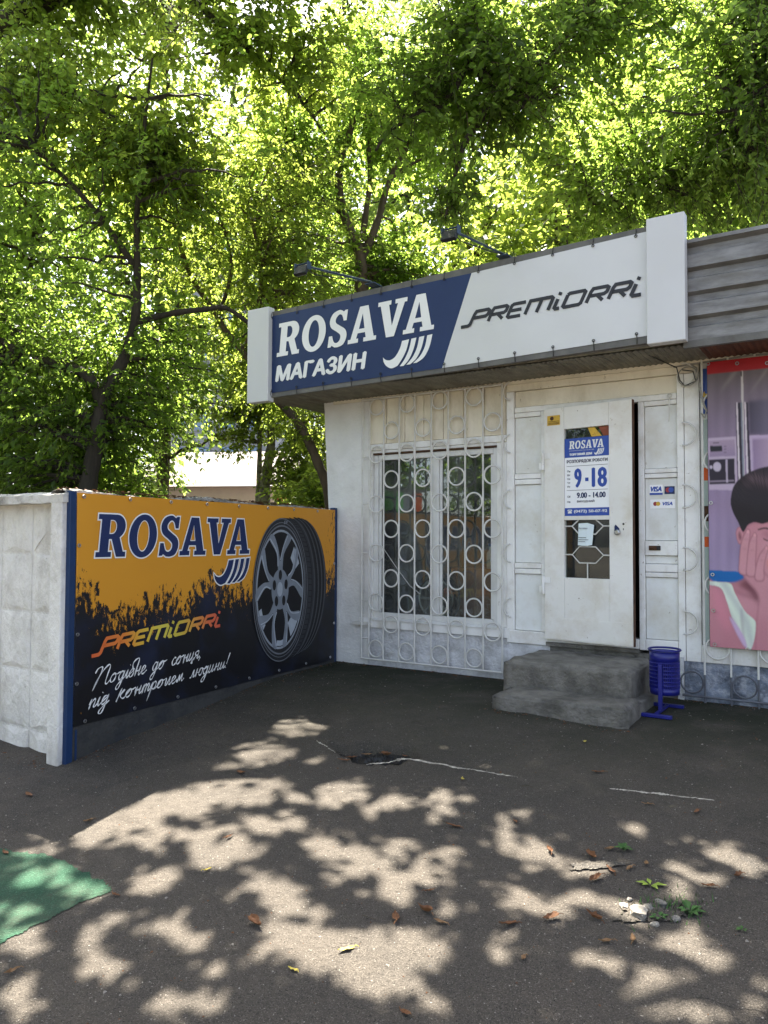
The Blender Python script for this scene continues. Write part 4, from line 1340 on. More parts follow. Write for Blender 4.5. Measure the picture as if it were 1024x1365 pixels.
for s, w_ in ((.985, .008), (.93, .006), (.885, .014)):
    stroke(sl, ell((2.262, .788), E0[1] * s, E0[2] * s, 60), w_, FY - .0024 - s * .0003, closed=True)
obj('sidewall_line', sl, ring_m, tp)
words('tyre_mark', 'S9', (2.29, 2.345, 1.385, 1.415), FY - .0030, rimm, tp, shear=.2)
lay[0] = 7
RC, RA, RB = (2.250, .792), .362, .540
plate('rim_ring', [ell(RC, RA, RB)], rimm, tp)
plate('rim_dark', [ell(RC, RA * .955, RB * .962)], dark_m, tp)
for a0_, a1_, r0_, r1_ in ((28, 52, .66, .90), (-62, -38, .66, .93), (-100, -80, .86, .95), (200, 222, .84, .95)):
    pl = [(RC[0] + RA * r0_ * math.cos(R(a_)), RC[1] + RB * r0_ * math.sin(R(a_))) for a_ in (a0_, (a0_ + a1_) / 2, a1_)] + [(RC[0] + RA * r1_ * math.cos(R(a_)), RC[1] + RB * r1_ * math.sin(R(a_))) for a_ in (a1_, (a0_ + a1_) / 2, a0_)]
    plate('rim_barrel', [pl], spoke_l, tp); lay[0] -= 1
lay[0] += 1
for k in range(5):
    an = 90 + 72 * k
    pt = lambda r_, a_: (RC[0] - .012 + RA * r_ * math.cos(R(a_)), RC[1] + RB * r_ * math.sin(R(a_)))
    lay[0] = 9.2 + .12 * k
    plate('spoke', [poly_smooth([pt(.18, an - 30), pt(.36, an - 16), pt(.62, an - 15), pt(.97, an - 29), pt(.97, an - 18), pt(.70, an - 8), pt(.47, an), pt(.70, an + 8), pt(.97, an + 18), pt(.97, an + 29), pt(.62, an + 15), pt(.36, an + 16), pt(.18, an + 30)], 4)], spoke_m, tp)
    hl = MB()
    stroke(hl, poly_smooth([pt(.95, an + 27), pt(.64, an + 13.5), pt(.40, an + 15)], 4, False), .012, FY - .0050)
    stroke(hl, poly_smooth([pt(.95, an - 19), pt(.70, an - 9), pt(.49, an)], 4, False), .010, FY - .0050)
    obj('spoke_edge', hl, spoke_l, tp)
lay[0] = 12
plate('hub', [ell((RC[0] - .012, RC[1]), RA * .36, RB * .34)], spoke_m, tp)
for k in range(5):
    an = R(90 + 72 * k)
    lay[0] = 13
    plate('lug_hole', [ell((RC[0] - .012 + RA * .26 * math.cos(an), RC[1] + RB * .24 * math.sin(an)), .026, .046, 20)], dark_m, tp)
plate('hub_cap', [ell((RC[0] - .018, RC[1]), .042, .066, 24)], spoke_l, tp)
gm0 = None
for x, z in [(.09 + .43 * k, .045 + .003 * k) for k in range(8)] + [(.05 + .40 * k, 1.522) for k in range(8)] + [(.018, .30), (.018, .62), (.018, 1.2), (3.165, .4), (3.165, 1.0)]:
    if gm0 is None:
        gm0 = obj('grommet', MB().ring((x, FY - .002, z), .010, .004, 10, 5), M['steel'], fb); g00 = (x, z)
    else:
        inst(gm0, (x - g00[0], 0, z - g00[1]))

# ------------------------------------------------------------------ things on the door
hs = thing('opening_hours_sign', 'blue and white opening hours sign on the upper door glass', 'sign', FD, (.186, -.012, 1.45))
SBX = (.187, .588)
Y0 = -.006
obj('sheet', MB().box(SBX[0], SBX[1], Y0 - .004, Y0, 1.453, 2.110), M['sticker_white'], hs)
obj('blue_band', MB().box(SBX[0], SBX[1], Y0 - .0050, Y0 - .0041, 1.948, 2.110), M['sign_blue'], hs)
obj('blue_band', MB().box(SBX[0], SBX[1], Y0 - .0050, Y0 - .0041, 1.453, 1.520), M['sign_blue'], hs)
YT = Y0 - .0060
slab_letters('lettering', (.228, .540, 2.020, 2.088), YT, M['letter_white'], hs)
swoosh('emblem', (.455, .545, 1.958, 2.012), YT, M['letter_white'], hs)
words('lettering', 'ВСЕУКРАЇНСЬКИЙ ТОРГОВИЙ ДІМ', (.232, .455, 2.000, 2.010), YT, M['letter_white'], hs)
words('lettering', 'ТОРГОВИЙ ДІМ', (.232, .435, 1.960, 1.988), YT, M['letter_white'], hs, bold=.09)
words('lettering', 'РОЗПОРЯДОК РОБОТИ', (.208, .572, 1.897, 1.928), YT, M['letter_grey'], hs, bold=.06)
words('lettering', '9', (.282, .335, 1.693, 1.850), YT, M['sign_blue'], hs, bold=.05)
words('lettering', '-', (.374, .404, 1.742, 1.772), YT, M['sign_blue'], hs)
words('lettering', '18', (.440, .560, 1.693, 1.850), YT, M['sign_blue'], hs, bold=.05)
for k, d in enumerate(('Пн', 'Вт', 'Ср', 'Чт', 'Пт')):
    words('lettering', d, (.212, .238, 1.825 - .033 * k, 1.840 - .033 * k), YT, M['letter_grey'], hs, bold=.06)
words('lettering', '9.00 - 14.00', (.300, .552, 1.603, 1.648), YT, M['letter_navy'], hs, bold=.06)
words('lettering', 'ВИХІДНИЙ', (.300, .455, 1.563, 1.586), YT, M['letter_grey'], hs, bold=.06)
words('lettering', 'Сб', (.212, .238, 1.608, 1.625), YT, M['letter_grey'], hs, bold=.06)
words('lettering', 'Нд', (.212, .238, 1.563, 1.580), YT, M['letter_grey'], hs, bold=.06)
words('lettering', '(0472) 50-07-92', (.272, .566, 1.473, 1.503), YT, M['letter_white'], hs, bold=.06)
ph_ = MB()
vs, fs = fill2d([[(.214, 1.474), (.252, 1.474), (.248, 1.490), (.240, 1.496), (.226, 1.496), (.218, 1.490)]]); flat(ph_, vs, fs, YT)
vs, fs = fill2d([[(.211, 1.494), (.219, 1.494), (.222, 1.500), (.244, 1.500), (.247, 1.494), (.255, 1.494), (.252, 1.506), (.214, 1.506)]]); flat(ph_, vs, fs, YT)
obj('telephone_mark', ph_, M['letter_white'], hs)
obj('rule_line', MB().box(.205, .575, YT - .0003, YT, 1.873, 1.876), M['letter_grey'], hs)
obj('rule_line', MB().box(.205, .575, YT - .0003, YT, 1.668, 1.671), M['letter_grey'], hs)
sp = thing('poster_scrap', 'narrow yellow and orange printed strip above the hours sign in the door glass', 'poster', FD, (.40, -.012, 2.115))
vs, fs = fill2d([[(.430, 2.114), (.520, 2.114), (.455, 2.192), (.395, 2.192)]])
obj('yellow_print', flat(MB(), vs, fs, -.003), M['yellow'], sp)
vs, fs = fill2d([[(.535, 2.114), (.588, 2.114), (.588, 2.192), (.490, 2.192)]])
obj('orange_print', flat(MB(), vs, fs, -.003), mat('rust_print', (.26, .07, .03), (.2, .05, .025), 5, .5), sp)

nt_ = thing('paper_notice', 'small pale paper notice hung on the lower door glass', 'notice', FD, (.36, -.03, 1.20))
nv = [(.314, -.014, 1.388), (.395, -.018, 1.392), (.452, -.013, 1.375), (.310, -.022, 1.205), (.385, -.026, 1.200), (.436, -.018, 1.208)]
obj('sheet', MB().add(nv + [(x, y + .002, z) for x, y, z in nv], [(0, 3, 4, 1), (1, 4, 5, 2), (7, 10, 9, 6), (8, 11, 10, 7)]), M['paper'], nt_)
words('lettering', 'Відчинено', (.322, .400, 1.340, 1.356), -.0275, M['letter_grey'], nt_)
for k, (z, l_) in enumerate(((1.268, .07), (1.250, .09), (1.234, .06))):
    obj('text_line', MB().box(.318, .318 + l_, -.0282, -.0275, z, z + .004), M['letter_grey'], nt_)

ys = thing('yellow_sticker', 'small worn yellow sticker in the upper corner of the door', 'sticker', FD, (.08, -.024, 2.24))
obj('sheet', MB().box(.030, .150, -.0262, -.0238, 2.238, 2.322), M['yellow'], ys)
obj('emblem', MB().add(*(lambda q: ([(p[0], -.0268, p[1]) for p in q], [tuple(range(len(q)))]))(ell((.075, 2.297), .018, .018, 16))), M['rust'], ys)
for z in (2.268, 2.256, 2.246):
    obj('text_line', MB().box(.04, .142, -.0268, -.0263, z, z + .005), M['rust'], ys)

# payment stickers on the panel right of the door
vis = thing('payment_sticker', 'upper white payment card sticker beside a small blue and red one, right of the door', 'sticker', FW, (3.20, .012, 1.62))
obj('sheet', MB().box(3.146, 3.248, .0125, .0155, 1.617, 1.700), M['sticker_white'], vis)
obj('blue_band', MB().box(3.146, 3.248, .0112, .0122, 1.617, 1.634), M['sign_blue'], vis)
words('lettering', 'VISA', (3.156, 3.238, 1.645, 1.684), .0112, M['sign_blue'], vis, shear=.25, bold=.09)
vi2 = thing('payment_sticker', 'small dark blue card sticker with a red and blue disc, right of the door', 'sticker', FW, (3.30, .012, 1.62))
obj('sheet', MB().box(3.262, 3.340, .0125, .0155, 1.622, 1.684), M['letter_navy'], vi2)
for x, m in ((3.290, M['red']), (3.313, M['sign_blue'])):
    obj('disc', MB().add(*(lambda q: ([(p[0], .0118 - (.0004 if x > 3.3 else 0), p[1]) for p in q], [tuple(range(len(q)))]))(ell((x, 1.655), .020, .020, 18))), m, vi2)
vi3 = thing('payment_sticker', 'lower wide white payment card sticker with red and yellow discs', 'sticker', FW, (3.25, .012, 1.51))
obj('sheet', MB().box(3.150, 3.344, .0125, .0155, 1.507, 1.580), M['sticker_white'], vi3)
for x, m in ((3.190, M['red']), (3.212, M['yellow'])):
    obj('disc', MB().add(*(lambda q: ([(p[0], .0118 - (.0004 if x > 3.2 else 0), p[1]) for p in q], [tuple(range(len(q)))]))(ell((x, 1.545), .017, .017, 18))), m, vi3)
words('lettering', 'VISA', (3.248, 3.322, 1.532, 1.558), .0112, M['sign_blue'], vi3, shear=.25, bold=.09)

# ------------------------------------------------------------------ the large advertising banner at the right
ab = thing('advertising_banner', 'tall pinkish banner with a woman and a grey fridge right of the door', 'banner', FW, (3.61, -.08, .44))
PYB = -.084


def pz(X, Y):
    return (3.61 + (X - 42) * .001553, 2.63 - (Y - 75 + .095 * (X - 42) * (1 - (Y - 75) / 1235 * 1.15)) * .001773)


def picture():
    """the flat print: a grid of coloured points, one picture of a woman resting her face on her hand before a fridge."""
    xs = np.concatenate([np.arange(42, 330, 1.5), 330 + 3.0 * np.arange(0, 165)])
    ys = np.arange(75, 1312, 2.0)
    X, Y = np.meshgrid(xs, ys, indexing='ij')
    unskew = lambda x, y: (x, y + .095 * (x - 42) * (1 - (y - 75) / 1235 * 1.15))

    def c(r, g, b):
        f = lambda v: ((v / 255 + .055) / 1.055) ** 2.4
        return np.array([f(r) * 1.10, f(g) * 1.16, f(b) * 1.06])

    def blur(m, n):
        for ax in (0, 1):
            k = 2 * n + 1
            p = np.pad(m, [(n + 1, n) if i == ax else (0, 0) for i in (0, 1)], mode='edge')
            cs = np.cumsum(p, axis=ax)
            m = (np.take(cs, range(k, cs.shape[ax]), axis=ax) - np.take(cs, range(0, cs.shape[ax] - k), axis=ax)) / k
        return m

    def mask(pts, soft=1, smooth=True):
        P = [unskew(*p) for p in pts]
        if smooth: P = poly_smooth(P, 5)
        return blur(blur(inside(X, Y, P).astype(float), soft), soft)
    A = lambda pts: [(q[0] * .6686, 456 + q[1] * .6686) for q in pts]          # points noted on one close-up
    B = lambda pts: [(q[0] * .4056, 32.6 + q[1] * .4056) for q in pts]         # and on another
    img = np.zeros(X.shape + (3,))

    def lay(m, colr):
        nonlocal img
        colr = np.asarray(colr)
        img = img * (1 - m[..., None]) + (colr if colr.ndim == 3 else colr[None, None]) * m[..., None]
    ramp = lambda v, a, b: np.clip((v - a) / (b - a), 0, 1)
    mixc = lambda t, a, b: a * (1 - t[..., None]) + b * t[..., None]
    r_ = np.random.default_rng(3)
    cloud = sum(a * np.sin(fx * X + fy * Y + p) for a, fx, fy, p in ((.5, .021, .006, 1), (.3, .047, -.013, 2), (.25, .011, .017, .5), (.2, .09, .022, 4)))
    # fridge body: grey above, mauve below, soft vertical reflections
    body = mixc(ramp(Y, 120, 520), c(100, 88, 94), c(138, 116, 146))
    body = mixc(ramp(Y, 700, 1000) * .6, body, c(150, 130, 166))
    body *= (1 + .09 * cloud + .05 * np.sin(X * .13))[..., None]
    lay(np.ones(X.shape), body)
    for x0, y0, x1, y1, w in ((255, 430, 420, 240, 26), (700, 330, 755, 260, 18)):       # gleams
        d = np.abs((X / .4056 - x0) * (y1 - y0) - ((Y - 32.6) / .4056 - y0) * (x1 - x0)) / math.hypot(x1 - x0, y1 - y0)
        lay(np.exp(-(d / w) ** 2) * .30 * ramp(X, 90, 120) * ramp(Y, 250, 160), c(150, 138, 140))
    lay(mask(B([(560, 525), (1100, 480), (1100, 880), (565, 890)]), 4, False) * .8, mixc(ramp(X, 225, 300), c(38, 36, 52), c(92, 84, 104)))
    lay(mask(B([(560, 895), (1100, 870), (1100, 1500), (575, 1500)]), 1, False), c(176, 152, 182))
    lay(mask(B([(600, 930), (1100, 905), (1100, 1500), (612, 1500)]), 2, False), mixc(ramp(X, 245, 330), c(136, 112, 144), c(168, 142, 168)))
    lay(mask(B([(482, 190), (506, 190), (512, 1500), (492, 1500)]), 1, False), c(186, 174, 178))
    lay(mask(B([(480, 200), (492, 200), (492, 258), (480, 258)]), 1, False), c(24, 20, 24))
    lay(mask(B([(418, 545), (480, 540), (500, 1520), (440, 1520)]), 1, False), c(50, 42, 54))
    lay(mask(B([(512, 545), (555, 540), (590, 1520), (540, 1520)]), 1, False), c(58, 48, 62))
    for x0, x1, y0 in ((426, 442, 540), (516, 532, 535)):
        lay(mask(B([(x0, y0), (x1, y0), (x1 + 26, 1520), (x0 + 22, 1520)]), 1, False), c(206, 188, 200))
    lay(mask(B([(476, 540), (492, 540), (510, 1520), (494, 1520)]), 1, False), c(120, 122, 138))
    lay(mask(B([(105, 925), (420, 905), (430, 1480), (112, 1480)]), 1, False), c(176, 154, 178))
    lay(mask(B([(118, 955), (405, 938), (412, 1115), (120, 1125)]), 1, False), mixc(ramp(Y, 415, 480), c(158, 134, 158), c(142, 120, 148)))
    lay(mask(B([(128, 1010), (262, 1003), (264, 1062), (130, 1070)]), 1, False), c(40, 36, 44))
    lay(mask(B([(160, 972), (232, 968), (232, 976), (160, 980)]), 1, False), c(80, 66, 80))
    for y in (1008, 1036, 1072):
        lay(mask(B([(284, y), (312, y - 2), (312, y + 10), (284, y + 12)]), 1, False) * .7, c(90, 74, 92))
    lay(mask(B([(112, 1155), (400, 1142), (405, 1410), (116, 1425)]), 1, False), c(46, 38, 50))
    lay(mask(B([(122, 1385), (395, 1372), (395, 1384), (122, 1398)]), 1, False), c(140, 122, 142))
    lay(mask(B([(300, 1150), (322, 1150), (326, 1400), (306, 1400)]), 1, False), c(172, 154, 176))
    for cx_, cy_, rr in ((205, 1232, 46), (136, 1237, 17)):
        q = B([(cx_ + rr * math.cos(R(a)), cy_ + rr * math.sin(R(a)) * 1.1) for a in range(0, 360, 20)])
        lay(mask(q), c(182, 166, 186))
    # red band, blue band
    lay(mask([(30, 128), (30, 60), (1000, -40), (1000, 40)], 1, False), np.broadcast_to(c(152, 30, 38), X.shape + (3,)) * (1 + .08 * cloud)[..., None])
    lay(mask(A([(40, 785), (330, 790), (330, 860), (40, 860)]), 1, False), c(22, 92, 160))
    # chest, shoulder, neck
    sk, sm, sd, sx = c(192, 134, 146), c(172, 106, 121), c(126, 70, 84), c(88, 42, 54)

    def skin(m, t, n=9):
        inner = np.clip(blur(blur(m, n), n) * 1.25 - .1, 0, 1)
        tone = mixc(np.clip(t, 0, 1), sm, sk)
        return mixc(1 - inner, tone, sd * .8 + sm * .2)
    chest = mask(A([(40, 1400), (40, 880), (110, 868), (215, 862), (300, 828), (330, 760), (640, 760), (700, 880), (1000, 960), (1000, 1400)]), 2)
    lay(chest, skin(chest, .35 + .45 * np.exp(-((X - 215) / 60) ** 2 - ((Y - 1120) / 70) ** 2) + .12 * cloud, 14))
    for q, n, a in ((A([(300, 840), (345, 850), (385, 930), (385, 960), (330, 915), (260, 880)]), 5, .75), (A([(225, 900), (300, 925), (380, 940), (380, 965), (290, 945), (230, 915)]), 4, .45), (A([(205, 1060), (300, 1190), (330, 1290), (270, 1240), (220, 1130)]), 6, .35)):
        m = mask(q, n); lay(m * a, sx * .5 + sd * .5)
    lay(mask(A([(80, 900), (140, 930), (190, 1060), (215, 1170), (140, 1130), (90, 1010)]), 10) * .45, c(214, 128, 150))
    # white top
    tp_ = mask(A([(50, 858), (120, 860), (205, 868), (235, 930), (300, 1040), (370, 1105), (366, 1190), (336, 1282), (305, 1268), (275, 1190), (215, 1090), (180, 985), (140, 900), (60, 880)]), 1)
    fold = .5 + .5 * np.sin((X * .9 - Y * .42) * .11 + 1.2 * np.sin(Y * .02))
    lay(tp_, mixc(fold * .55, c(204, 208, 198), c(168, 166, 172)))
    lay(mask(A([(270, 1040), (285, 1040), (300, 1240), (322, 1270), (300, 1262), (278, 1180)]), 3) * .5, c(140, 124, 140))
    lay(mask(A([(196, 1086), (230, 1108), (290, 1200), (312, 1268), (290, 1262), (245, 1190)]), 2), c(188, 156, 190))
    right = mask(A([(700, 860), (860, 900), (760, 1100), (560, 1290), (420, 1290), (520, 1180), (640, 1060)]), 1)
    lay(right, mixc(fold * .6, c(200, 204, 196), c(164, 162, 170)))
    # face, ear
    fc = mask(A([(285, 560), (300, 500), (360, 462), (480, 452), (620, 470), (690, 560), (690, 720), (640, 850), (540, 930), (430, 930), (350, 880), (300, 740)]), 2)
    lay(fc, skin(fc, .55 + .5 * np.exp(-((X - 300) / 45) ** 2 - ((Y - 900) / 60) ** 2) + .06 * cloud, 9))
    er = mask(A([(285, 502), (262, 503), (247, 530), (250, 575), (266, 612), (292, 600), (300, 540)]), 1)
    lay(er, skin(er, .55 + 0 * X, 3)); lay(mask(A([(272, 530), (262, 550), (270, 585), (284, 570)]), 2) * .7, sx)
    lay(mask(A([(392, 512), (430, 500), (470, 504), (470, 512), (430, 509), (396, 518)]), 1), c(40, 28, 34))
    lay(mask(A([(500, 505), (560, 496), (620, 512), (620, 520), (560, 506), (500, 512)]), 1), c(40, 28, 34))
    lay(mask(A([(428, 568), (450, 578), (500, 582), (500, 590), (448, 585), (426, 574)]), 1), c(48, 26, 36))
    lay(mask(A([(420, 530), (500, 520), (510, 566), (440, 566)]), 5) * .35, sd)
    lay(mask(A([(452, 700), (540, 690), (560, 760), (500, 790), (456, 770)]), 2) * .8, c(196, 120, 120))
    lay(mask(A([(462, 722), (530, 716), (530, 738), (470, 748)]), 1), c(222, 212, 204))
    # hair
    hr = mask(A([(300, 530), (284, 522), (262, 470), (232, 415), (214, 350), (222, 280), (246, 222), (300, 172), (370, 134), (460, 108), (560, 108), (660, 150), (720, 250), (735, 380), (715, 520), (690, 560), (660, 470), (560, 440), (470, 462), (420, 476), (370, 468), (328, 486)]), 1)
    ang = np.arctan2(Y - 760, X - 330)
    strand = .5 + .25 * np.sin(61 * ang + .05 * Y + 3 * np.sin(.07 * X)) + .25 * np.sin(143 * ang - .11 * X + 2 * np.sin(.09 * Y))
    hl = np.exp(-((Y - (590 + .28 * np.abs(X - 250))) / 26) ** 2) * (.35 + .65 * strand) * ramp(X, 190, 240)
    lay(hr, mixc(np.clip(.10 * strand * ramp(Y, 760, 560) + .42 * hl, 0, 1), c(36, 30, 36), c(118, 92, 104)))
    # hand: forearm, palm, fingers with rounded shading
    arm = mask(A([(275, 690), (285, 800), (325, 865), (385, 940), (372, 1110), (360, 1290), (350, 1420), (640, 1420), (600, 1100), (560, 900), (470, 820), (400, 760), (330, 690)]), 2)
    lay(arm, skin(arm, .75 + .1 * cloud - .5 * ramp(Y, 1100, 1300), 7))
    for pts, wd in ((((300, 800), (296, 720), (302, 640), (312, 580), (326, 532)), (33, 31, 29, 24, 15)), (((345, 810), (345, 730), (352, 650), (360, 590), (370, 552)), (30, 29, 27, 22, 13)), (((398, 838), (400, 770), (412, 710), (430, 660), (446, 634)), (28, 27, 25, 21, 14))):
        L_, R_ = [], []
        for (x, y), w in zip(pts, wd):
            L_.append((x - w, y)); R_.append((x + w, y))
        L_.append((pts[-1][0], pts[-1][1] - wd[-1] * 1.4))
        m = mask(A(L_ + R_[::-1]), 1)
        lay(blur(m, 3) * .45, sx)
        lay(m, skin(m, .95 + 0 * X, 4))
        (x, y), w = pts[-1], wd[-1]
        lay(mask(A([(x - w * .5, y + 4), (x - w * .4, y - 12), (x + w * .5, y - 12), (x + w * .6, y + 6)]), 1) * .5, c(226, 160, 168))
        for (xk, yk) in (pts[2], pts[3]):
            lay(mask(A([(xk - 18, yk), (xk, yk - 4), (xk + 18, yk), (xk, yk + 3)]), 2) * .35, sd)
    lay(mask(A([(300, 850), (340, 880), (390, 945), (386, 990), (345, 930), (300, 880)]), 6) * .55, sx)
    img *= (1 + .03 * r_.normal(size=X.shape))[..., None]
    U, Z = 3.61 + (X - 42) * .001553, 2.63 - (Y - 75) * .001773
    e = np.clip(np.minimum(np.minimum(U - 3.61, 4.90 - U), np.minimum(Z - .44, 2.63 - Z)) * 5, 0, 1)
    W_ = PYB - e * (.004 * np.sin(4.1 * U + 2.3 * Z) + .003 * np.sin(9 * U - 5 * Z + 1) + .0015 * np.sin(23 * Z + 6 * U))
    co = np.stack([U, W_, Z], -1).reshape(-1, 3)
    ii = np.arange(X.size).reshape(X.shape)
    F_ = np.stack([ii[:-1, :-1], ii[:-1, 1:], ii[1:, 1:], ii[1:, :-1]], -1).reshape(-1, 4)
    return co, F_, np.clip(img, 0, .95).reshape(-1, 3), float(U.max())


co, F_, rgb, xend = picture()
m, nt, N, L, bs = new_mat('printed_banner')
at = N.new('ShaderNodeAttribute'); at.attribute_name = 'print'
L.new(at.outputs['Color'], bs.inputs['Base Color'])
bs.inputs['Roughness'].default_value = .45; bs.inputs['Specular IOR Level'].default_value = .25
me = np_mesh('printed_picture', co - np.array(ORG[ab.name]), F_, m)
if me.polygons[0].normal.y > 0: me.flip_normals()
me.shade_smooth()
ca_ = me.attributes.new('print', 'FLOAT_COLOR', 'POINT')
ca_.data.foreach_set('color', np.concatenate([rgb, np.ones((len(rgb), 1))], 1).astype(np.float32).ravel())
o = bpy.data.objects.new('printed_picture', me); col.objects.link(o); o.parent = ab
obj('banner_back', MB().box(3.606, xend, -.076, -.070, .436, 2.633), M['black_plastic'], ab)
PYB -= .006
for q_ in ((48, 82), (180, 82), (312, 82), (54, 690), (58, 1000), (60, 1155), (64, 1300), (210, 1312)):
    p = pz(*q_)
    obj('grommet', MB().ring((p[0], PYB - .006, p[1]), .011, .004, 10, 5), M['steel'], ab)

op = thing('old_poster', 'narrow strip of an old pale green poster beside the tall pink banner', 'poster', FW, (3.57, .0, .5))
M['poster_green'] = mat('poster_green', (.50, .58, .52), (.42, .50, .46), 5, .6)
obj('sheet', MB().box(3.552, 3.72, .004, .010, .46, 2.20), M['poster_green'], op)
for z0, z1, m in ((1.72, 1.82, 'orange'), (1.20, 1.28, 'orange'), (1.40, 1.52, 'rust')):
    obj('print_patch', MB().box(3.555, 3.70, .0025, .0036, z0, z1), M[m], op)
bs_ = thing('blue_sticker', 'blue strip with a yellow star under the eaves beside the tall pink banner', 'sticker', FW, (3.57, -.01, 2.25))
obj('sheet', MB().box(3.548, 3.68, -.004, .002, 2.245, 2.60), M['sign_blue'], bs_)
st = [(3.572 + (.034 if i % 2 == 0 else .014) * math.sin(math.pi * i / 5), 2.39 + (.034 if i % 2 == 0 else .014) * math.cos(math.pi * i / 5)) for i in range(10)]
vs, fs = fill2d([st]); obj('star', flat(MB(), vs, fs, -.0055), M['yellow'], bs_)

# ------------------------------------------------------------------ concrete steps, bin
steps = thing('concrete_steps', 'two worn concrete steps in front of the shop door', 'steps', FW, (2.7, -.55, 0))


def rough_block(name, x0, x1, y0, y1, z0, z1, parent, m, amp=.0045, n=26):
    """a cast block with uneven faces and broken edges."""
    import bmesh
    b = bmesh.new()
    bmesh.ops.create_cube(b, size=1)
    for v in b.verts:
        v.co = Vector((x0 + (v.co.x + .5) * (x1 - x0), y0 + (v.co.y + .5) * (y1 - y0), z0 + (v.co.z + .5) * (z1 - z0)))
    bmesh.ops.bevel(b, geom=list(b.edges), offset=.008, segments=2, affect='EDGES')
    bmesh.ops.subdivide_edges(b, edges=[e for e in b.edges if e.calc_length() > .12], cuts=n, use_grid_fill=True)
    P = [random.uniform(0, 6) for _ in range(4)]
    for v in b.verts:
        c = v.co
        d = amp * (math.sin(11 * c.x + 7 * c.z + P[0]) * math.cos(9 * c.y + P[1]) + .6 * math.sin(29 * c.x + 23 * c.y + P[2]) + .5 * math.sin(47 * c.x - 41 * c.z + P[3]))
        edge = sum(1 for a, lo_, hi_ in ((c.x, x0, x1), (c.y, y0, y1), (c.z, z0, z1)) if min(abs(a - lo_), abs(a - hi_)) < .02)
        k = 1.0 if edge < 2 else 1.7
        s = Vector(((1 if c.x > (x0 + x1) / 2 else -1) * (min(abs(c.x - x0), abs(c.x - x1)) < .02), (1 if c.y > (y0 + y1) / 2 else -1) * (min(abs(c.y - y0), abs(c.y - y1)) < .02), (1 if c.z > (z0 + z1) / 2 else -1) * (min(abs(c.z - z0), abs(c.z - z1)) < .02)))
        v.co = c + s * (d - (amp * 1.5 if edge >= 2 else 0)) * k
    me = bpy.data.meshes.new(name)
    b.to_mesh(me); b.free()
    off = ORG[root_of(parent).name]
    me.transform(Matrix.Translation(-off)); me.materials.append(m); me.shade_smooth()
    o = bpy.data.objects.new(name, me); col.objects.link(o); o.parent = parent
    return o


rough_block('upper_step', 2.185, 3.185, -.765, -.032, -.06, .302, steps, M['concrete'])
rough_block('lower_step', 2.255, 3.262, -1.12, -.70, -.10, .106, steps, M['concrete'], .005)
obj('side_fill', MB().hexa([(3.18, -.75, -.08), (3.262, -.75, -.08), (3.262, -.05, -.05), (3.18, -.05, -.05)], [(3.18, -.72, .10), (3.255, -.72, .09), (3.25, -.05, .05), (3.18, -.05, .07)]), M['concrete'], steps, .01)

lb = thing('litter_bin', 'small round blue metal litter bin on a post beside the steps', 'bin', FW, (3.355, -.50, 0))
BC = (3.355, -.45, 0)
zt, zb_ = .440, .115
obj('body', MB().lathe([(.104, .355), (.106, .356), (.107, zt - .012), (.101, zt - .012), (.100, .355), (.104, .355)], 40, BC), M['bin_blue'], lb, smooth=True)
obj('body_band', MB().lathe([(.101, zb_), (.1045, zb_), (.1045, .165), (.100, .165), (.099, zb_), (.101, zb_)], 40, BC), M['bin_blue'], lb, smooth=True)
obj('bin_floor', MB().lathe([(.001, zb_ + .006), (.099, zb_ + .006)], 40, BC), M['bin_blue'], lb)
obj('rim', MB().ring((0, 0, 0), .1125, .008, 40, 8).tube([(0, 0, 0), (0, 0, 0.0001)], .0001, 3), M['bin_blue'], lb, smooth=True)
rim = bpy.data.objects['rim'] if False else [o for o in lb.children if o.name.startswith('rim')][0]
me = rim.data
for v in me.vertices:
    c = v.co + Vector(ORG[lb.name])
    v.co = Vector((BC[0] + c.x, BC[1] + c.z, zt + c.y)) - Vector(ORG[lb.name])
per = MB()
for k in range(48):
    a = 2 * math.pi * k / 48
    x, y = BC[0] + .103 * math.cos(a), BC[1] + .103 * math.sin(a)
    per.tube([(x, y, .160), (x, y, .36)], .0045, 4, caps=False)
for k in range(7):
    z = .185 + .027 * k
    pts = [(BC[0] + .1035 * math.cos(2 * math.pi * j / 40), BC[1] + .1035 * math.sin(2 * math.pi * j / 40), z) for j in range(40)]
    per.tube(pts, .0055, 4, closed=True)
obj('perforated_band', per, M['bin_blue'], lb)
obj('post', MB().box(3.338, 3.366, -.590, -.562, .012, .345), M['bin_blue'], lb, .003)
obj('bracket', MB().box(3.340, 3.364, -.562, -.550, .30, .33).box(3.340, 3.364, -.562, -.550, .14, .165), M['bin_blue'], lb)
obj('base_bar', MB().box(3.245, 3.470, -.770, -.738, -.004, .020), M['bin_blue'], lb, .003)
obj('base_bar', MB().box(3.245, 3.470, -.375, -.343, .0, .024), M['bin_blue'], lb, .003)
obj('base_link', MB().box(3.339, 3.365, -.737, -.376, .002, .018), M['bin_blue'], lb, .002)
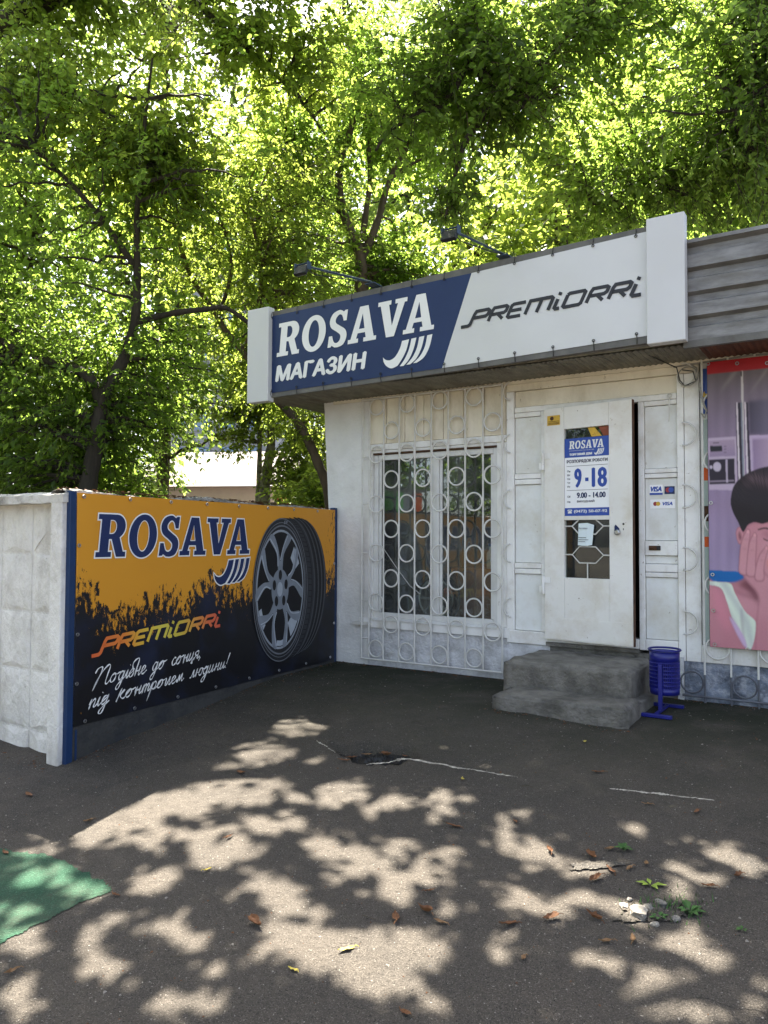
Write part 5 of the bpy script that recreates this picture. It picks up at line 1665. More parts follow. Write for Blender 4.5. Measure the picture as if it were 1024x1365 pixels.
# ------------------------------------------------------------------ sunlit gaps and small ground things (world metres)
BLOBS = [[-0.238, 6.006, 0.129, -0.017, 0.006, -0.145], [-0.401, 5.85, 0.103, -0.014, 0.008, -0.116], [-0.588, 5.487, 0.162, -0.022, 0.018, -0.167], [-0.757, 5.1, 0.141, -0.019, 0.035, -0.229], [-0.888, 4.955, 0.108, -0.014, 0.025, -0.135], [-0.401, 5.138, 0.1, -0.013, 0.005, -0.058], [-1.029, 4.631, 0.147, -0.018, 0.032, -0.14], [-0.905, 4.462, 0.176, -0.021, 0.027, -0.13], [-0.601, 4.501, 0.115, -0.014, 0.015, -0.111], [-0.476, 4.28, 0.104, -0.012, 0.011, -0.1], [-0.213, 4.381, 0.153, -0.018, 0.01, -0.189], [-0.245, 4.205, 0.122, -0.014, 0.005, -0.087], [-1.024, 4.245, 0.134, -0.015, 0.043, -0.176], [-1.357, 4.144, 0.132, -0.015, 0.044, -0.13], [-1.263, 4.225, 0.101, -0.011, 0.03, -0.097], [-1.635, 4.043, 0.163, -0.017, 0.037, -0.089], [-1.414, 3.889, 0.117, -0.012, 0.024, -0.065], [-1.155, 3.934, 0.109, -0.011, 0.03, -0.101], [-1.023, 3.937, 0.078, -0.008, 0.022, -0.084], [-0.878, 3.963, 0.102, -0.011, 0.027, -0.119], [-0.621, 4.028, 0.15, -0.016, 0.021, -0.132], [-0.441, 3.975, 0.116, -0.012, 0.012, -0.103], [-0.252, 3.74, 0.13, -0.013, 0.01, -0.136], [-0.81, 3.744, 0.155, -0.016, 0.034, -0.152], [-0.659, 3.804, 0.112, -0.011, 0.02, -0.11], [-0.983, 3.531, 0.118, -0.011, 0.035, -0.121], [-1.078, 3.457, 0.089, -0.008, 0.025, -0.077], [-0.504, 3.392, 0.125, -0.012, 0.027, -0.174], [-0.385, 3.292, 0.083, -0.007, 0.011, -0.093], [-0.678, 3.365, 0.072, -0.007, 0.011, -0.055], [-0.813, 3.366, 0.059, -0.005, 0.012, -0.049], [-0.802, 3.072, 0.114, -0.01, 0.041, -0.152], [-1.052, 3.185, 0.094, -0.008, 0.026, -0.076], [-0.994, 2.893, 0.114, -0.009, 0.051, -0.143], [-1.382, 3.0, 0.095, -0.008, 0.046, -0.096], [-1.199, 3.095, 0.061, -0.005, 0.029, -0.072], [-0.329, 2.999, 0.174, -0.014, 0.023, -0.203], [-0.137, 2.891, 0.194, -0.015, 0.01, -0.202], [-0.025, 2.755, 0.132, -0.01, 0.002, -0.163], [-0.61, 2.841, 0.083, -0.006, 0.017, -0.078], [-0.689, 2.632, 0.154, -0.011, 0.022, -0.081], [-1.281, 2.731, 0.097, -0.007, 0.054, -0.111], [-0.021, 4.133, 0.08, -0.009, 0.001, -0.112], [-0.137, 3.55, 0.137, -0.013, 0.006, -0.15], [0.032, 3.255, 0.075, -0.007, -0.001, -0.08], [-1.723, 3.813, 0.138, -0.014, 0.036, -0.079], [-1.549, 3.585, 0.144, -0.014, 0.043, -0.097], [-1.366, 3.471, 0.138, -0.013, 0.042, -0.104], [-1.508, 3.278, 0.131, -0.011, 0.044, -0.092], [-1.474, 3.143, 0.081, -0.007, 0.031, -0.064], [0.059, 4.152, 0.096, -0.011, -0.001, -0.094], [0.329, 4.179, 0.136, -0.015, -0.008, -0.105], [0.344, 3.985, 0.114, -0.012, -0.006, -0.069], [0.722, 4.014, 0.106, -0.012, -0.008, -0.044], [0.614, 3.871, 0.059, -0.006, -0.008, -0.049], [1.198, 3.753, 0.077, -0.008, -0.015, -0.046], [1.415, 3.661, 0.047, -0.005, -0.017, -0.044], [0.112, 3.666, 0.105, -0.011, -0.003, -0.095], [0.164, 3.404, 0.169, -0.016, -0.005, -0.113], [0.302, 3.611, 0.096, -0.01, -0.005, -0.064], [0.562, 3.772, 0.064, -0.007, -0.016, -0.108], [0.72, 3.535, 0.133, -0.013, -0.028, -0.135], [0.853, 3.39, 0.108, -0.01, -0.019, -0.075], [0.581, 3.15, 0.125, -0.011, -0.024, -0.128], [0.84, 3.128, 0.123, -0.011, -0.023, -0.084], [0.289, 3.096, 0.077, -0.007, -0.007, -0.072], [0.956, 3.065, 0.063, -0.005, -0.029, -0.091], [1.083, 2.861, 0.133, -0.011, -0.037, -0.097], [0.719, 2.78, 0.094, -0.007, -0.016, -0.062], [0.097, 2.872, 0.148, -0.012, -0.005, -0.142], [0.053, 2.709, 0.088, -0.007, -0.002, -0.086], [0.162, 2.589, 0.074, -0.005, -0.004, -0.071], [0.396, 2.849, 0.092, -0.007, -0.008, -0.061], [0.41, 2.754, 0.052, -0.004, -0.007, -0.049], [0.904, 2.589, 0.087, -0.006, -0.038, -0.107], [0.967, 2.497, 0.083, -0.006, -0.024, -0.06], [1.128, 2.707, 0.065, -0.005, -0.023, -0.055], [1.022, 2.656, 0.059, -0.004, -0.021, -0.053], [1.343, 3.252, 0.12, -0.011, -0.029, -0.069], [1.553, 3.475, 0.077, -0.007, -0.053, -0.118], [1.609, 3.351, 0.062, -0.006, -0.041, -0.085], [1.209, 3.15, 0.07, -0.006, -0.029, -0.075], [1.253, 3.371, 0.063, -0.006, -0.023, -0.062], [1.264, 2.6, 0.038, -0.003, -0.032, -0.065], [1.15, 2.457, 0.068, -0.005, -0.015, -0.032], [1.509, 3.328, 0.043, -0.004, -0.033, -0.072]]
BAND = [[-0.34, 5.959, 0.256, -0.035, 0.012, -0.203], [-0.589, 5.503, 0.248, -0.035, 0.024, -0.219], [-0.778, 5.075, 0.25, -0.033, 0.04, -0.255], [-0.934, 4.712, 0.256, -0.032, 0.044, -0.219], [-1.165, 4.389, 0.262, -0.03, 0.051, -0.189], [-1.372, 4.127, 0.247, -0.027, 0.047, -0.139], [-1.55, 4.026, 0.202, -0.021, 0.038, -0.097], [-0.758, 4.362, 0.193, -0.022, 0.03, -0.166], [-0.428, 4.896, 0.105, -0.013, 0.009, -0.105]]
BLOBS = BAND + [[a, b, c * k, d * k, e * k, f * k] for a, b, c, d, e, f in BLOBS for k in (1.04 if a < .1 else 1.10,)]
BL = np.array(BLOBS)
_inv = np.linalg.inv(np.stack([BL[:, 2:4], BL[:, 4:6]], -1))       # columns vx, vy


def sunlit(x, y, grow=1.0):
    """whether a ground point lies in one of the gaps cut into the canopy for sun patches."""
    out = np.zeros(x.shape, bool)
    xw, yw = (x + .030 * np.sin(19 * y + 3 * x) + .018 * np.sin(47 * y - 31 * x + 1) + .012 * np.sin(83 * x + 61 * y),
            y + .028 * np.sin(23 * x + 5 * y + 2) + .018 * np.sin(53 * x + 37 * y) + .012 * np.sin(71 * y - 89 * x))
    for k in range(len(BL)):
        if k == len(BAND): x, y = xw, yw      # the straight band along the fence shadow keeps its outline
        dx, dy = x - BL[k, 0], y - BL[k, 1]
        a = _inv[k, 0, 0] * dx + _inv[k, 0, 1] * dy
        b = _inv[k, 1, 0] * dx + _inv[k, 1, 1] * dy
        out |= (a * a + b * b) < (grow * grow if k >= len(BAND) else np.maximum(grow, .72) ** 2)
    return out


def sun_foot(p):
    """where the sun's ray through points p (N, 3) meets the ground."""
    k = p[:, 2] + .2
    for _ in range(3):
        x = p[:, 0] - SUN.x * k; y = p[:, 1] - SUN.y * k
        _, w = to_wall(x, y)
        k = p[:, 2] - gz(w)
    return p[:, 0] - SUN.x * k, p[:, 1] - SUN.y * k


# ------------------------------------------------------------------ trees
LEAF6 = np.array([(0, 0, 0), (.24, .30, .05), (.19, .68, .03), (0, 1, -.10), (-.19, .68, .03), (-.24, .30, .05)])
Q6 = np.array([(0, 1, 2, 3), (0, 3, 4, 5)])
LEAF4 = np.array([(0, 0, 0), (.27, .45, .05), (0, 1, -.06), (-.27, .45, .05)])
Q4 = np.array([(0, 1, 2, 3)])


def norm(a):
    return a / np.maximum(np.linalg.norm(a, axis=-1, keepdims=True), 1e-9)


def leaf_arrays(pos, d, nrm, size, tpl, quads):
    d = norm(d)
    s = norm(np.cross(d, nrm))
    n = np.cross(s, d)
    V = pos[:, None] + size[:, None, None] * (tpl[None, :, 0:1] * s[:, None] + tpl[None, :, 1:2] * d[:, None] + tpl[None, :, 2:3] * n[:, None])
    k = len(tpl)
    F = (np.arange(len(pos)) * k)[:, None, None] + quads[None]
    return V.reshape(-1, 3), F.reshape(-1, 4)


def twig_leaves(C, A, Lh, nl, size, tpl, quads, droop=.35, flatness=1.0):
    """leaves along twigs: centres C, axes A, lengths Lh."""
    n = len(C)
    t = (np.arange(nl)[None] + rng.uniform(0, 1, (n, nl))) / nl - .5
    side = norm(np.cross(A, np.array([0, 0, 1.0]) + rng.normal(0, .3, (n, 3))))
    sg = np.where(np.arange(nl) % 2 == 0, 1.0, -1.0)[None, :, None]
    pos = C[:, None] + A[:, None] * (t * Lh[:, None])[..., None] + rng.normal(0, .02, (n, nl, 3))
    d = A[:, None] * .5 + side[:, None] * sg * .8 + rng.normal(0, .35, (n, nl, 3))
    d[..., 2] -= droop
    nr = np.array([0, 0, flatness]) + rng.normal(0, .75, (n, nl, 3))
    sz = size * rng.uniform(.5, 1.35, (n, nl)) * rng.uniform(.8, 1.15, (n, 1))
    tint = np.clip(.5 + rng.normal(0, .22, (n, 1)) + rng.normal(0, .16, (n, nl)), 0, 1)
    return pos.reshape(-1, 3), d.reshape(-1, 3), nr.reshape(-1, 3), sz.ravel(), tint.ravel()


def tree(name, label, base, limbs, crowns, leaf, bark, size=.10, nl=16, twig_len=.45, group='trees', far=False, gaps=True, droop=.35, cat='tree', extra=None, nbranch=1.0, keep=None, single=False):
    """limbs: [(points, r0, r1)]; crowns: [(centre, radii, branches, twigs per branch)]; world metres."""
    t = bpy.data.objects.new(name, None); col.objects.link(t)
    t.location = base
    ORG[t.name] = Vector(base)
    tag(t, label, cat, group)
    mb = MB(); skel = []
    for pts, r0, r1 in limbs:
        P = [Vector(p) for p in pts]
        Q = []
        for i in range(len(P) - 1):
            p0, p1, p2, p3 = P[max(i - 1, 0)], P[i], P[i + 1], P[min(i + 2, len(P) - 1)]
            for s in range(4):
                u = s / 4
                Q.append(.5 * ((2 * p1) + (p2 - p0) * u + (2 * p0 - 5 * p1 + 4 * p2 - p3) * u * u + (3 * p1 - p0 - 3 * p2 + p3) * u ** 3))
        Q.append(P[-1])
        k = len(Q)
        rs = [(r0 + (r1 - r0) * i / (k - 1)) * (1 + .10 * math.sin(2.1 * i + r0 * 90)) for i in range(k)]
        mb.tube(Q, rs, 9)
        skel += [(q, r) for q, r in zip(Q[k // 5:], rs[k // 5:])]
    trunk = obj('trunk', mb, bark, t, smooth=True)
    SK = np.array([tuple(q) for q, _ in skel])
    br = MB(); CC, AA, LL = [], [], []
    for c, rad, nb, nt_ in crowns:
        c, rad = np.array(c, float), np.array(rad, float)
        for _ in range(max(1, int(nb * nbranch))):
            v = norm(rng.normal(size=3)) * rng.uniform(.25, 1.0) ** .5
            e = c + v * rad
            i = np.argmin(np.linalg.norm(SK - e, axis=1) + .8 * np.maximum(0, SK[:, 2] - e[2]))
            s = SK[i]
            m = (s + e) / 2 + rng.normal(0, .12, 3) * np.linalg.norm(e - s) + np.array([0, 0, .12]) * np.linalg.norm(e - s)
            tt = np.linspace(0, 1, 9)[:, None]
            path = (1 - tt) ** 2 * s + 2 * tt * (1 - tt) * m + tt ** 2 * e
            path[1:-1] += rng.normal(0, .02, (7, 3)) * np.linalg.norm(e - s)
            ln = np.linalg.norm(e - s)
            rr = min(.012 + .012 * ln, .045) * (1.6 if far else 1)
            br.tube([tuple(p) for p in path], [rr * (1 - .8 * k / 8) for k in range(9)], 4)
            n = rng.poisson(nt_ * (.62 if far else .80))
            u = 1 - rng.uniform(0, min(.75, 1.3 / max(ln, .5)), n)
            idx = np.clip((u * 8).astype(int), 0, 7); fr_ = (u * 8 - idx)[:, None]
            on = path[idx] * (1 - fr_) + path[idx + 1] * fr_
            sp = .42 * min(rad.min(), 1.2) if not far else .65
            off = rng.normal(0, sp, (n, 3)) * np.array([1, 1, .75])
            CC.append(on + off)
            AA.append(norm(off + (e - s) / max(ln, .1) * .3 + rng.normal(0, .25, (n, 3)) + np.array([0, 0, -.25])))
            LL.append(twig_len * rng.uniform(.6, 1.3, n))
    obj('branches', br, bark if not far else M['twig'], t)
    C, A, Lh = np.concatenate(CC), np.concatenate(AA), np.concatenate(LL)
    if keep is not None:
        k = keep(C); C, A, Lh = C[k], A[k], Lh[k]
    tpl, qd = (LEAF4, Q4) if far else (LEAF6, Q6)
    pos, d, nr, sz, tint = twig_leaves(C, A, Lh, nl, size, tpl, qd, droop)
    if extra is not None:
        pos, d, nr, sz, tint = [np.concatenate(q_) for q_ in zip((pos, d, nr, sz, tint), extra)]
    keepm = pos[:, 2] > .3
    if gaps:
        mid = pos + norm(d) * (sz * .5)[:, None]
        fx, fy = sun_foot(mid)
        lim = rng.choice([.48, .80, .97, 1.08], len(fx), p=[.10, .15, .40, .35])
        keepm &= ~sunlit(fx, fy, lim)
    pos, d, nr, sz, tint = pos[keepm], d[keepm], nr[keepm], sz[keepm], tint[keepm]
    if single:                                   # the leaves that show largest are parts of their own
        cz = pos[:, 1] * _f.y + (pos[:, 2] - 1.25) * _f.z
        px = pos[:, 0] / cz; py = (-(pos[:, 1]) * _f.z + (pos[:, 2] - 1.25) * _f.y) / cz
        seen = (np.abs(px) < .49) & (np.abs(py) < .66)
        order = np.argsort(np.where(seen, cz / sz, 1e9))[:900]
        order = order[rng.permutation(len(order))[:300]]
        shared = []
        for tv in (.2, .45, .65, .9):
            V1, F1 = leaf_arrays(np.zeros((1, 3)), np.array([[0, 1., 0]]), np.array([[0, 0, 1.]]), np.ones(1), LEAF6, Q6)
            shared.append(np_mesh('leaf', V1, F1, leaf, np.full(len(Q6), tv)))
        for i in order:
            dd = Vector(d[i]).normalized(); ss = dd.cross(Vector(nr[i])).normalized(); nn = ss.cross(dd)
            o = bpy.data.objects.new('leaf', shared[min(3, int(tint[i] * 4))]); col.objects.link(o)
            q_ = pos[i] - np.array(base); s_ = float(sz[i])
            o.parent = t
            o.matrix_basis = Matrix(((ss.x * s_, dd.x * s_, nn.x * s_, q_[0]), (ss.y * s_, dd.y * s_, nn.y * s_, q_[1]), (ss.z * s_, dd.z * s_, nn.z * s_, q_[2]), (0, 0, 0, 1)))
        rest = np.ones(len(pos), bool); rest[order] = False
        pos, d, nr, sz, tint = pos[rest], d[rest], nr[rest], sz[rest], tint[rest]
    V, F = leaf_arrays(pos - np.array(base), d, nr, sz, tpl, qd)
    me = np_mesh('crown', V, F, leaf, np.repeat(tint, len(qd)))
    o = bpy.data.objects.new('crown', me); col.objects.link(o); o.parent = t
    if single: o['kind'] = 'stuff'
    if not far:                                  # the leaf-bearing twigs themselves
        a, b = C - A * (Lh * .55)[:, None], C + A * (Lh * .5)[:, None]
        s = norm(np.cross(A, np.array([.3, .2, 1.0]))) * .0045; u2 = np.cross(A, s)
        V = np.stack([a + s, a - s * .5 + u2, a - s * .5 - u2, b + s * .4, b - s * .2 + u2 * .4, b - s * .2 - u2 * .4], 1) - np.array(base)
        F = (np.arange(len(C)) * 6)[:, None, None] + np.array([(0, 1, 4, 3), (1, 2, 5, 4), (2, 0, 3, 5)])[None]
        me = np_mesh('twigs', V.reshape(-1, 3), F.reshape(-1, 4), M['twig'])
        o = bpy.data.objects.new('twigs', me); col.objects.link(o); o.parent = t; o['kind'] = 'stuff'
    return t


NEAR = 'trees just behind the shop and the fence'
# the dark forked tree behind the left fence
tree('forked_tree', 'dark forked tree with leaning trunk behind the white fence at the left', (-3.68, 9.2, 0),
     [([(-3.68, 9.2, 0), (-3.63, 9.2, 1.2), (-3.54, 9.2, 1.9), (-3.46, 9.2, 2.4), (-3.38, 9.2, 2.95), (-3.15, 9.2, 3.4), (-3.02, 9.2, 3.85), (-3.0, 9.2, 4.4), (-3.0, 9.15, 5.1), (-2.9, 9.0, 5.9), (-2.7, 8.7, 6.8)], .125, .012),
      ([(-3.40, 9.2, 2.88), (-3.6, 9.2, 3.22), (-3.96, 9.25, 3.34), (-4.37, 9.3, 3.48), (-4.9, 9.3, 3.8), (-5.4, 9.2, 4.3)], .075, .03),
      ([(-3.0, 9.2, 3.85), (-2.6, 9.2, 3.96), (-2.2, 9.25, 4.03), (-1.93, 9.3, 4.06), (-1.62, 9.4, 3.86)], .04, .025),
      ([(-3.0, 9.2, 4.5), (-3.5, 9.0, 5.2), (-4.1, 8.8, 5.8)], .04, .02)],
     [((-3.7, 9.0, 5.6), (2.5, 1.1, 1.5), 44, 15), ((-4.6, 9.6, 3.6), (1.5, 1.0, 1.2), 34, 26), ((-4.6, 9.9, 2.5), (1.4, .8, .8), 26, 24), ((-3.1, 10.2, 3.1), (1.1, .7, 1.0), 32, 22)],
     M['leaf_green'], M['bark_dark'], .078, 15, .42, NEAR)
# leaning tree whose trunk shows between fence and shop corner
tree('leaning_tree', 'brown tree leaning left behind the corner of the shop', (-.60, 10.5, 0),
     [([(-.60, 10.5, 0), (-.68, 10.5, 1.2), (-.78, 10.5, 1.95), (-.90, 10.5, 2.26), (-1.03, 10.5, 2.57), (-1.21, 10.5, 2.88), (-1.45, 10.5, 3.13), (-1.73, 10.5, 3.5), (-1.94, 10.5, 3.81), (-2.2, 10.5, 4.12), (-2.36, 10.5, 4.4), (-2.7, 10.5, 4.9), (-2.9, 10.4, 5.6)], .078, .03),
      ([(-1.94, 10.5, 3.81), (-1.75, 10.5, 4.4), (-1.7, 10.4, 5.0), (-1.85, 10.3, 5.7)], .04, .02),
      ([(-2.3, 10.5, 4.3), (-2.1, 10.4, 5.0), (-2.3, 10.2, 5.8)], .03, .015)],
     [((-1.9, 10.3, 5.6), (1.5, 1.0, 1.2), 40, 26), ((-1.3, 10.9, 4.3), (.9, .6, .7), 14, 18), ((-1.75, 10.9, 3.5), (.6, .5, .5), 12, 18), ((-1.0, 10.8, 2.9), (.5, .4, .4), 8, 12)],
     M['leaf_yellow'], M['bark_brown'], .074, 16, .42, NEAR)
# the tree that rises behind the sign
tree('tall_tree', 'slim tree with a forked trunk rising behind the blue half of the sign', (-.35, 12.2, 0),
     [([(-.35, 12.2, 0), (-.37, 12.1, 2.5), (-.37, 12, 4.8), (-.38, 12, 5.4), (-.40, 12, 5.75), (-.52, 12, 6.05), (-.64, 12, 6.35), (-.74, 12, 6.85), (-.70, 12, 7.3), (-.50, 12, 8.0), (-.45, 12, 9.0)], .13, .04),
      ([(-.39, 12, 5.65), (-.25, 12, 5.95), (-.10, 12, 6.35), (.07, 12, 6.95), (.35, 12, 7.5), (.75, 12, 8.2)], .075, .03),
      ([(-.40, 12, 5.6), (-.33, 12.05, 6.3), (-.25, 12.1, 7.0), (-.3, 12.1, 8.0)], .06, .03),
      ([(.07, 12, 6.95), (.5, 11.9, 7.2), (.9, 11.8, 7.25)], .03, .015),
      ([(-.64, 12, 6.35), (-1.1, 11.9, 6.7), (-1.5, 11.8, 7.2)], .035, .015)],
     [((-.6, 12.0, 8.2), (1.9, 1.0, 1.2), 46, 24), ((-1.3, 11.8, 7.0), (.8, .7, .8), 14, 20), ((.5, 12.0, 8.0), (.9, .8, .9), 18, 20), ((-.5, 12.9, 5.7), (1.3, .6, .9), 24, 20), ((.6, 12.6, 5.2), (.8, .5, .5), 12, 18)],
     M['leaf_green'], M['bark_brown'], .085, 15, .45, NEAR)
# twin pale trunks beyond the fence
tree('birch_tree', 'pale twin trunked tree beyond the fence left of the shop', (-2.5, 16, 0),
     [([(-2.5, 16, 0), (-2.5, 16, 2.1), (-2.43, 16, 2.8), (-2.36, 16, 3.3), (-2.39, 16, 4.2), (-2.3, 16, 5.6), (-2.2, 16, 7.5)], .13, .05),
      ([(-2.72, 16.1, 0), (-2.64, 16.1, 2.1), (-2.62, 16.1, 3.0), (-2.65, 16.1, 4.2), (-2.8, 16.1, 6.0)], .075, .03),
      ([(-2.45, 16, 2.55), (-2.1, 15.9, 2.95), (-1.8, 15.9, 3.2)], .03, .012)],
     [((-2.3, 16, 6.5), (2.0, 1.4, 2.0), 46, 22), ((-2.3, 15.6, 4.3), (1.2, .7, .7), 26, 20), ((-1.35, 15.6, 2.9), (.6, .5, .7), 16, 18), ((-3.25, 15.8, 3.6), (.5, .4, .7), 10, 14)],
     M['leaf_yellow'], M['bark_pale'], .10, 14, .5, NEAR)

# the big tree at the right whose limbs hang over the roof and the forecourt: an unseen leaf layer is added above the frame, shaped to cast the dapples
rx, ry = rng.uniform(-3.2, 3.4, 15500), rng.uniform(1.7, 5.7, 15500)
keep_ = np.abs(rx) < .56 * ry + .45
rx, ry = rx[keep_], ry[keep_]
uu, ww = to_wall(rx, ry)
edge_soft = sunlit(rx, ry, .85)
rx, ry = rx[~edge_soft], ry[~edge_soft]
zg = ground_z(rx, ry)
kmin = (1.25 - zg + .745 * ry) / (1 - .745 * SUN.y)                 # just above the picture's upper edge
kk = kmin + .15 + rng.uniform(0, .9, len(rx))
cp = np.stack([rx + SUN.x * kk, ry + SUN.y * kk, zg + kk], -1)
ncl = len(cp)
ca = norm(rng.normal(0, 1, (ncl, 3)) * np.array([1, 1, .4]))
ex = twig_leaves(cp, ca, np.full(ncl, .20), 3, .125, LEAF6, Q6, .1, 1.6)
tree('overhanging_tree', 'big dark tree at the right whose leafy limbs hang over the shop roof', (5.6, 11.2, 0),
     [([(5.6, 11.2, 0), (5.5, 11.0, 2.5), (5.2, 10.4, 4.5), (4.6, 9.2, 6.0), (3.7, 7.6, 6.75), (2.7, 7.1, 7.1), (1.7, 7.3, 7.15), (.85, 7.5, 7.2)], .24, .085),
      ([(.85, 7.5, 7.2), (.85, 7.5, 6.64), (.84, 7.5, 6.33), (.88, 7.5, 5.99), (1.0, 7.5, 5.84), (1.03, 7.5, 5.65), (.94, 7.5, 5.42), (.79, 7.5, 5.19), (.70, 7.5, 4.89), (.64, 7.5, 4.66), (.60, 7.5, 4.43)], .072, .012),
      ([(.86, 7.5, 6.15), (.64, 7.5, 5.64), (.34, 7.5, 5.49), (.04, 7.5, 5.3), (-.1, 7.5, 5.1)], .03, .012),
      ([(2.7, 7.1, 7.1), (2.0, 7.2, 6.45), (1.6, 7.2, 5.9), (1.3, 7.25, 5.4)], .045, .012),
      ([(3.7, 7.6, 6.7), (3.4, 7.2, 6.3), (3.3, 7.0, 5.7), (3.2, 6.9, 5.1)], .05, .012),
      ([(4.4, 8.8, 6.1), (3.6, 8.2, 5.5), (2.8, 8.0, 5.1), (2.2, 8.0, 4.8)], .05, .012),
      ([(1.7, 7.3, 7.15), (.2, 7.3, 7.5), (-1.2, 7.0, 7.6), (-2.6, 6.6, 7.5)], .06, .02),
      ([(2.7, 7.1, 7.1), (2.2, 6.2, 6.9), (1.3, 5.5, 6.6), (.3, 5.0, 6.3)], .055, .02)],
     [((2.3, 7.4, 5.9), (1.5, .8, .8), 52, 24), ((2.8, 7.6, 4.95), (1.2, .6, .55), 38, 25), ((.95, 7.6, 5.95), (.7, .5, .7), 15, 20), ((.35, 7.6, 5.7), (.5, .4, .5), 9, 15), ((3.9, 7.6, 5.1), (.8, .7, 1.0), 36, 26), ((3.6, 7.4, 6.2), (.9, .6, .6), 26, 24), ((1.5, 7.5, 6.6), (1.2, .6, .5), 15, 20), ((.8, 7.55, 4.9), (.35, .3, .5), 9, 13)],
     M['leaf_dark'], M['bark_dark'], .078, 15, .42, NEAR, extra=ex, nbranch=.85, single=True)

# hanging bright sprays of a tree standing to the left of the picture
tree('spreading_tree', 'bright yellow green tree with hanging sprays above the left fence', (-8.3, 10.2, 0),
     [([(-8.3, 10.2, 0), (-8.1, 10.1, 3.0), (-7.2, 10.0, 5.6), (-5.9, 9.8, 7.3), (-4.3, 9.7, 8.2), (-2.8, 9.7, 8.5), (-1.2, 9.8, 8.4)], .24, .05),
      ([(-5.9, 9.8, 7.3), (-4.7, 9.6, 7.1), (-3.7, 9.5, 6.7), (-2.8, 9.4, 6.1)], .055, .015),
      ([(-2.8, 9.7, 8.5), (-1.9, 9.8, 7.7), (-1.2, 9.9, 7.1), (-.8, 10.0, 6.6)], .04, .012)],
     [((-3.7, 9.7, 6.7), (2.0, .8, 1.1), 38, 17), ((-2.7, 9.4, 5.7), (.8, .45, .6), 15, 16), ((-1.3, 9.9, 7.6), (1.2, .7, .8), 20, 18), ((-5.4, 9.8, 6.9), (1.5, .8, 1.4), 28, 20), ((-3.3, 9.8, 8.0), (1.9, .6, .5), 24, 20)],
     M['leaf_yellow'], M['bark_dark'], .098, 14, .45, NEAR, single=True)

# trees farther back, each its own crown
FAR = 'trees farther back'
far_spec = [(-13.5, 21, 17.5, 'bark_brown', 'leaf_far', 'broad far tree seen above the far left end of the white fence'),
            (-9.0, 17, 16.5, 'bark_dark', 'leaf_green', 'dense dark far tree behind the forked tree'),
            (-5.6, 19, 17.5, 'bark_brown', 'leaf_far', 'light green far tree filling the gap right of the forked trunk'),
            (-1.6, 22, 18.5, 'bark_brown', 'leaf_far', 'pale far tree directly behind the twin trunked tree'),
            (1.9, 19.5, 17.5, 'bark_brown', 'leaf_far', 'light far tree behind the middle of the shop sign'),
            (5.2, 17.5, 16.5, 'bark_brown', 'leaf_yellow', 'yellow green far tree behind the white half of the sign'),
            (8.6, 19, 17.5, 'bark_dark', 'leaf_far', 'far tree over the corrugated roof at the right'),
            (12.5, 22, 18.5, 'bark_dark', 'leaf_far', 'far tree at the right end above the roof'),
            (3.2, 13.6, 9.5, 'bark_brown', 'leaf_yellow', 'bright bushy tree just over the roof behind the sign'),
            (7.6, 13.2, 10, 'bark_brown', 'leaf_green', 'bushy tree close behind the roof at the right'),
            (-7.4, 12.5, 9, 'bark_dark', 'leaf_dark', 'dark bushy tree behind the white fence at the left edge')]
for (x, y, h, bk, lf_, lab) in far_spec:
    hh = h * .5
    w_ = 2.9 if h > 11 else 2.1
    lo_ = 2.2 if x < -3 or h < 11 else 3.4
    tree('background_tree', lab, (x, y, 0),
         [([(x, y, 0), (x + .15, y, h * .25), (x - .1, y, h * .5), (x + .1, y, h * .8)], .20, .05),
          ([(x, y, h * .3), (x - 1.0, y - .2, h * .48), (x - 1.6, y, h * .65)], .09, .03), ([(x, y, h * .34), (x + 1.0, y + .2, h * .5), (x + 1.7, y, h * .68)], .09, .03)],
         [((x, y, h * .74), (w_, 1.8, h * .26), 62, 30), ((x - .9, y, h * .46), (w_ * .8, 1.5, h * .2), 44, 28), ((x + .9, y, h * .44), (w_ * .8, 1.5, h * .2), 44, 28), ((x, y - .6, max(lo_, h * .26)), (w_ * .75, 1.0, h * .10), 18 if x > -4 else 26, 24)],
         M[lf_], M[bk], .17, 9, .8, FAR, far=True, gaps=False, keep=(lambda C: (C[:, 2] > 4.3) | (C[:, 0] > -.2) | (C[:, 0] / np.maximum(C[:, 1], 1) < -.245)) if x > -6.2 else None)

# trees on the left, beyond the picture's edge, which the shop window mirrors
for (x, y, h, lab) in ((-15, 1.6, 8, 'tree left of the forecourt mirrored in the window'), (-13.5, -2.5, 9, 'second tree left of the forecourt mirrored in the window'), (-17, 5.5, 10, 'third tree left of the forecourt mirrored in the window')):
    tree('background_tree', lab, (x, y, -.4), [([(x, y, -.4), (x, y, h * .4), (x + .2, y, h * .8)], .2, .05)], [((x, y, h * .62), (2.6, 2.6, h * .3), 70, 26), ((x, y, h * .36), (2.0, 2.0, h * .14), 30, 24)], M['leaf_green'], M['bark_dark'], .22, 7, .9, FAR, far=True, gaps=False)

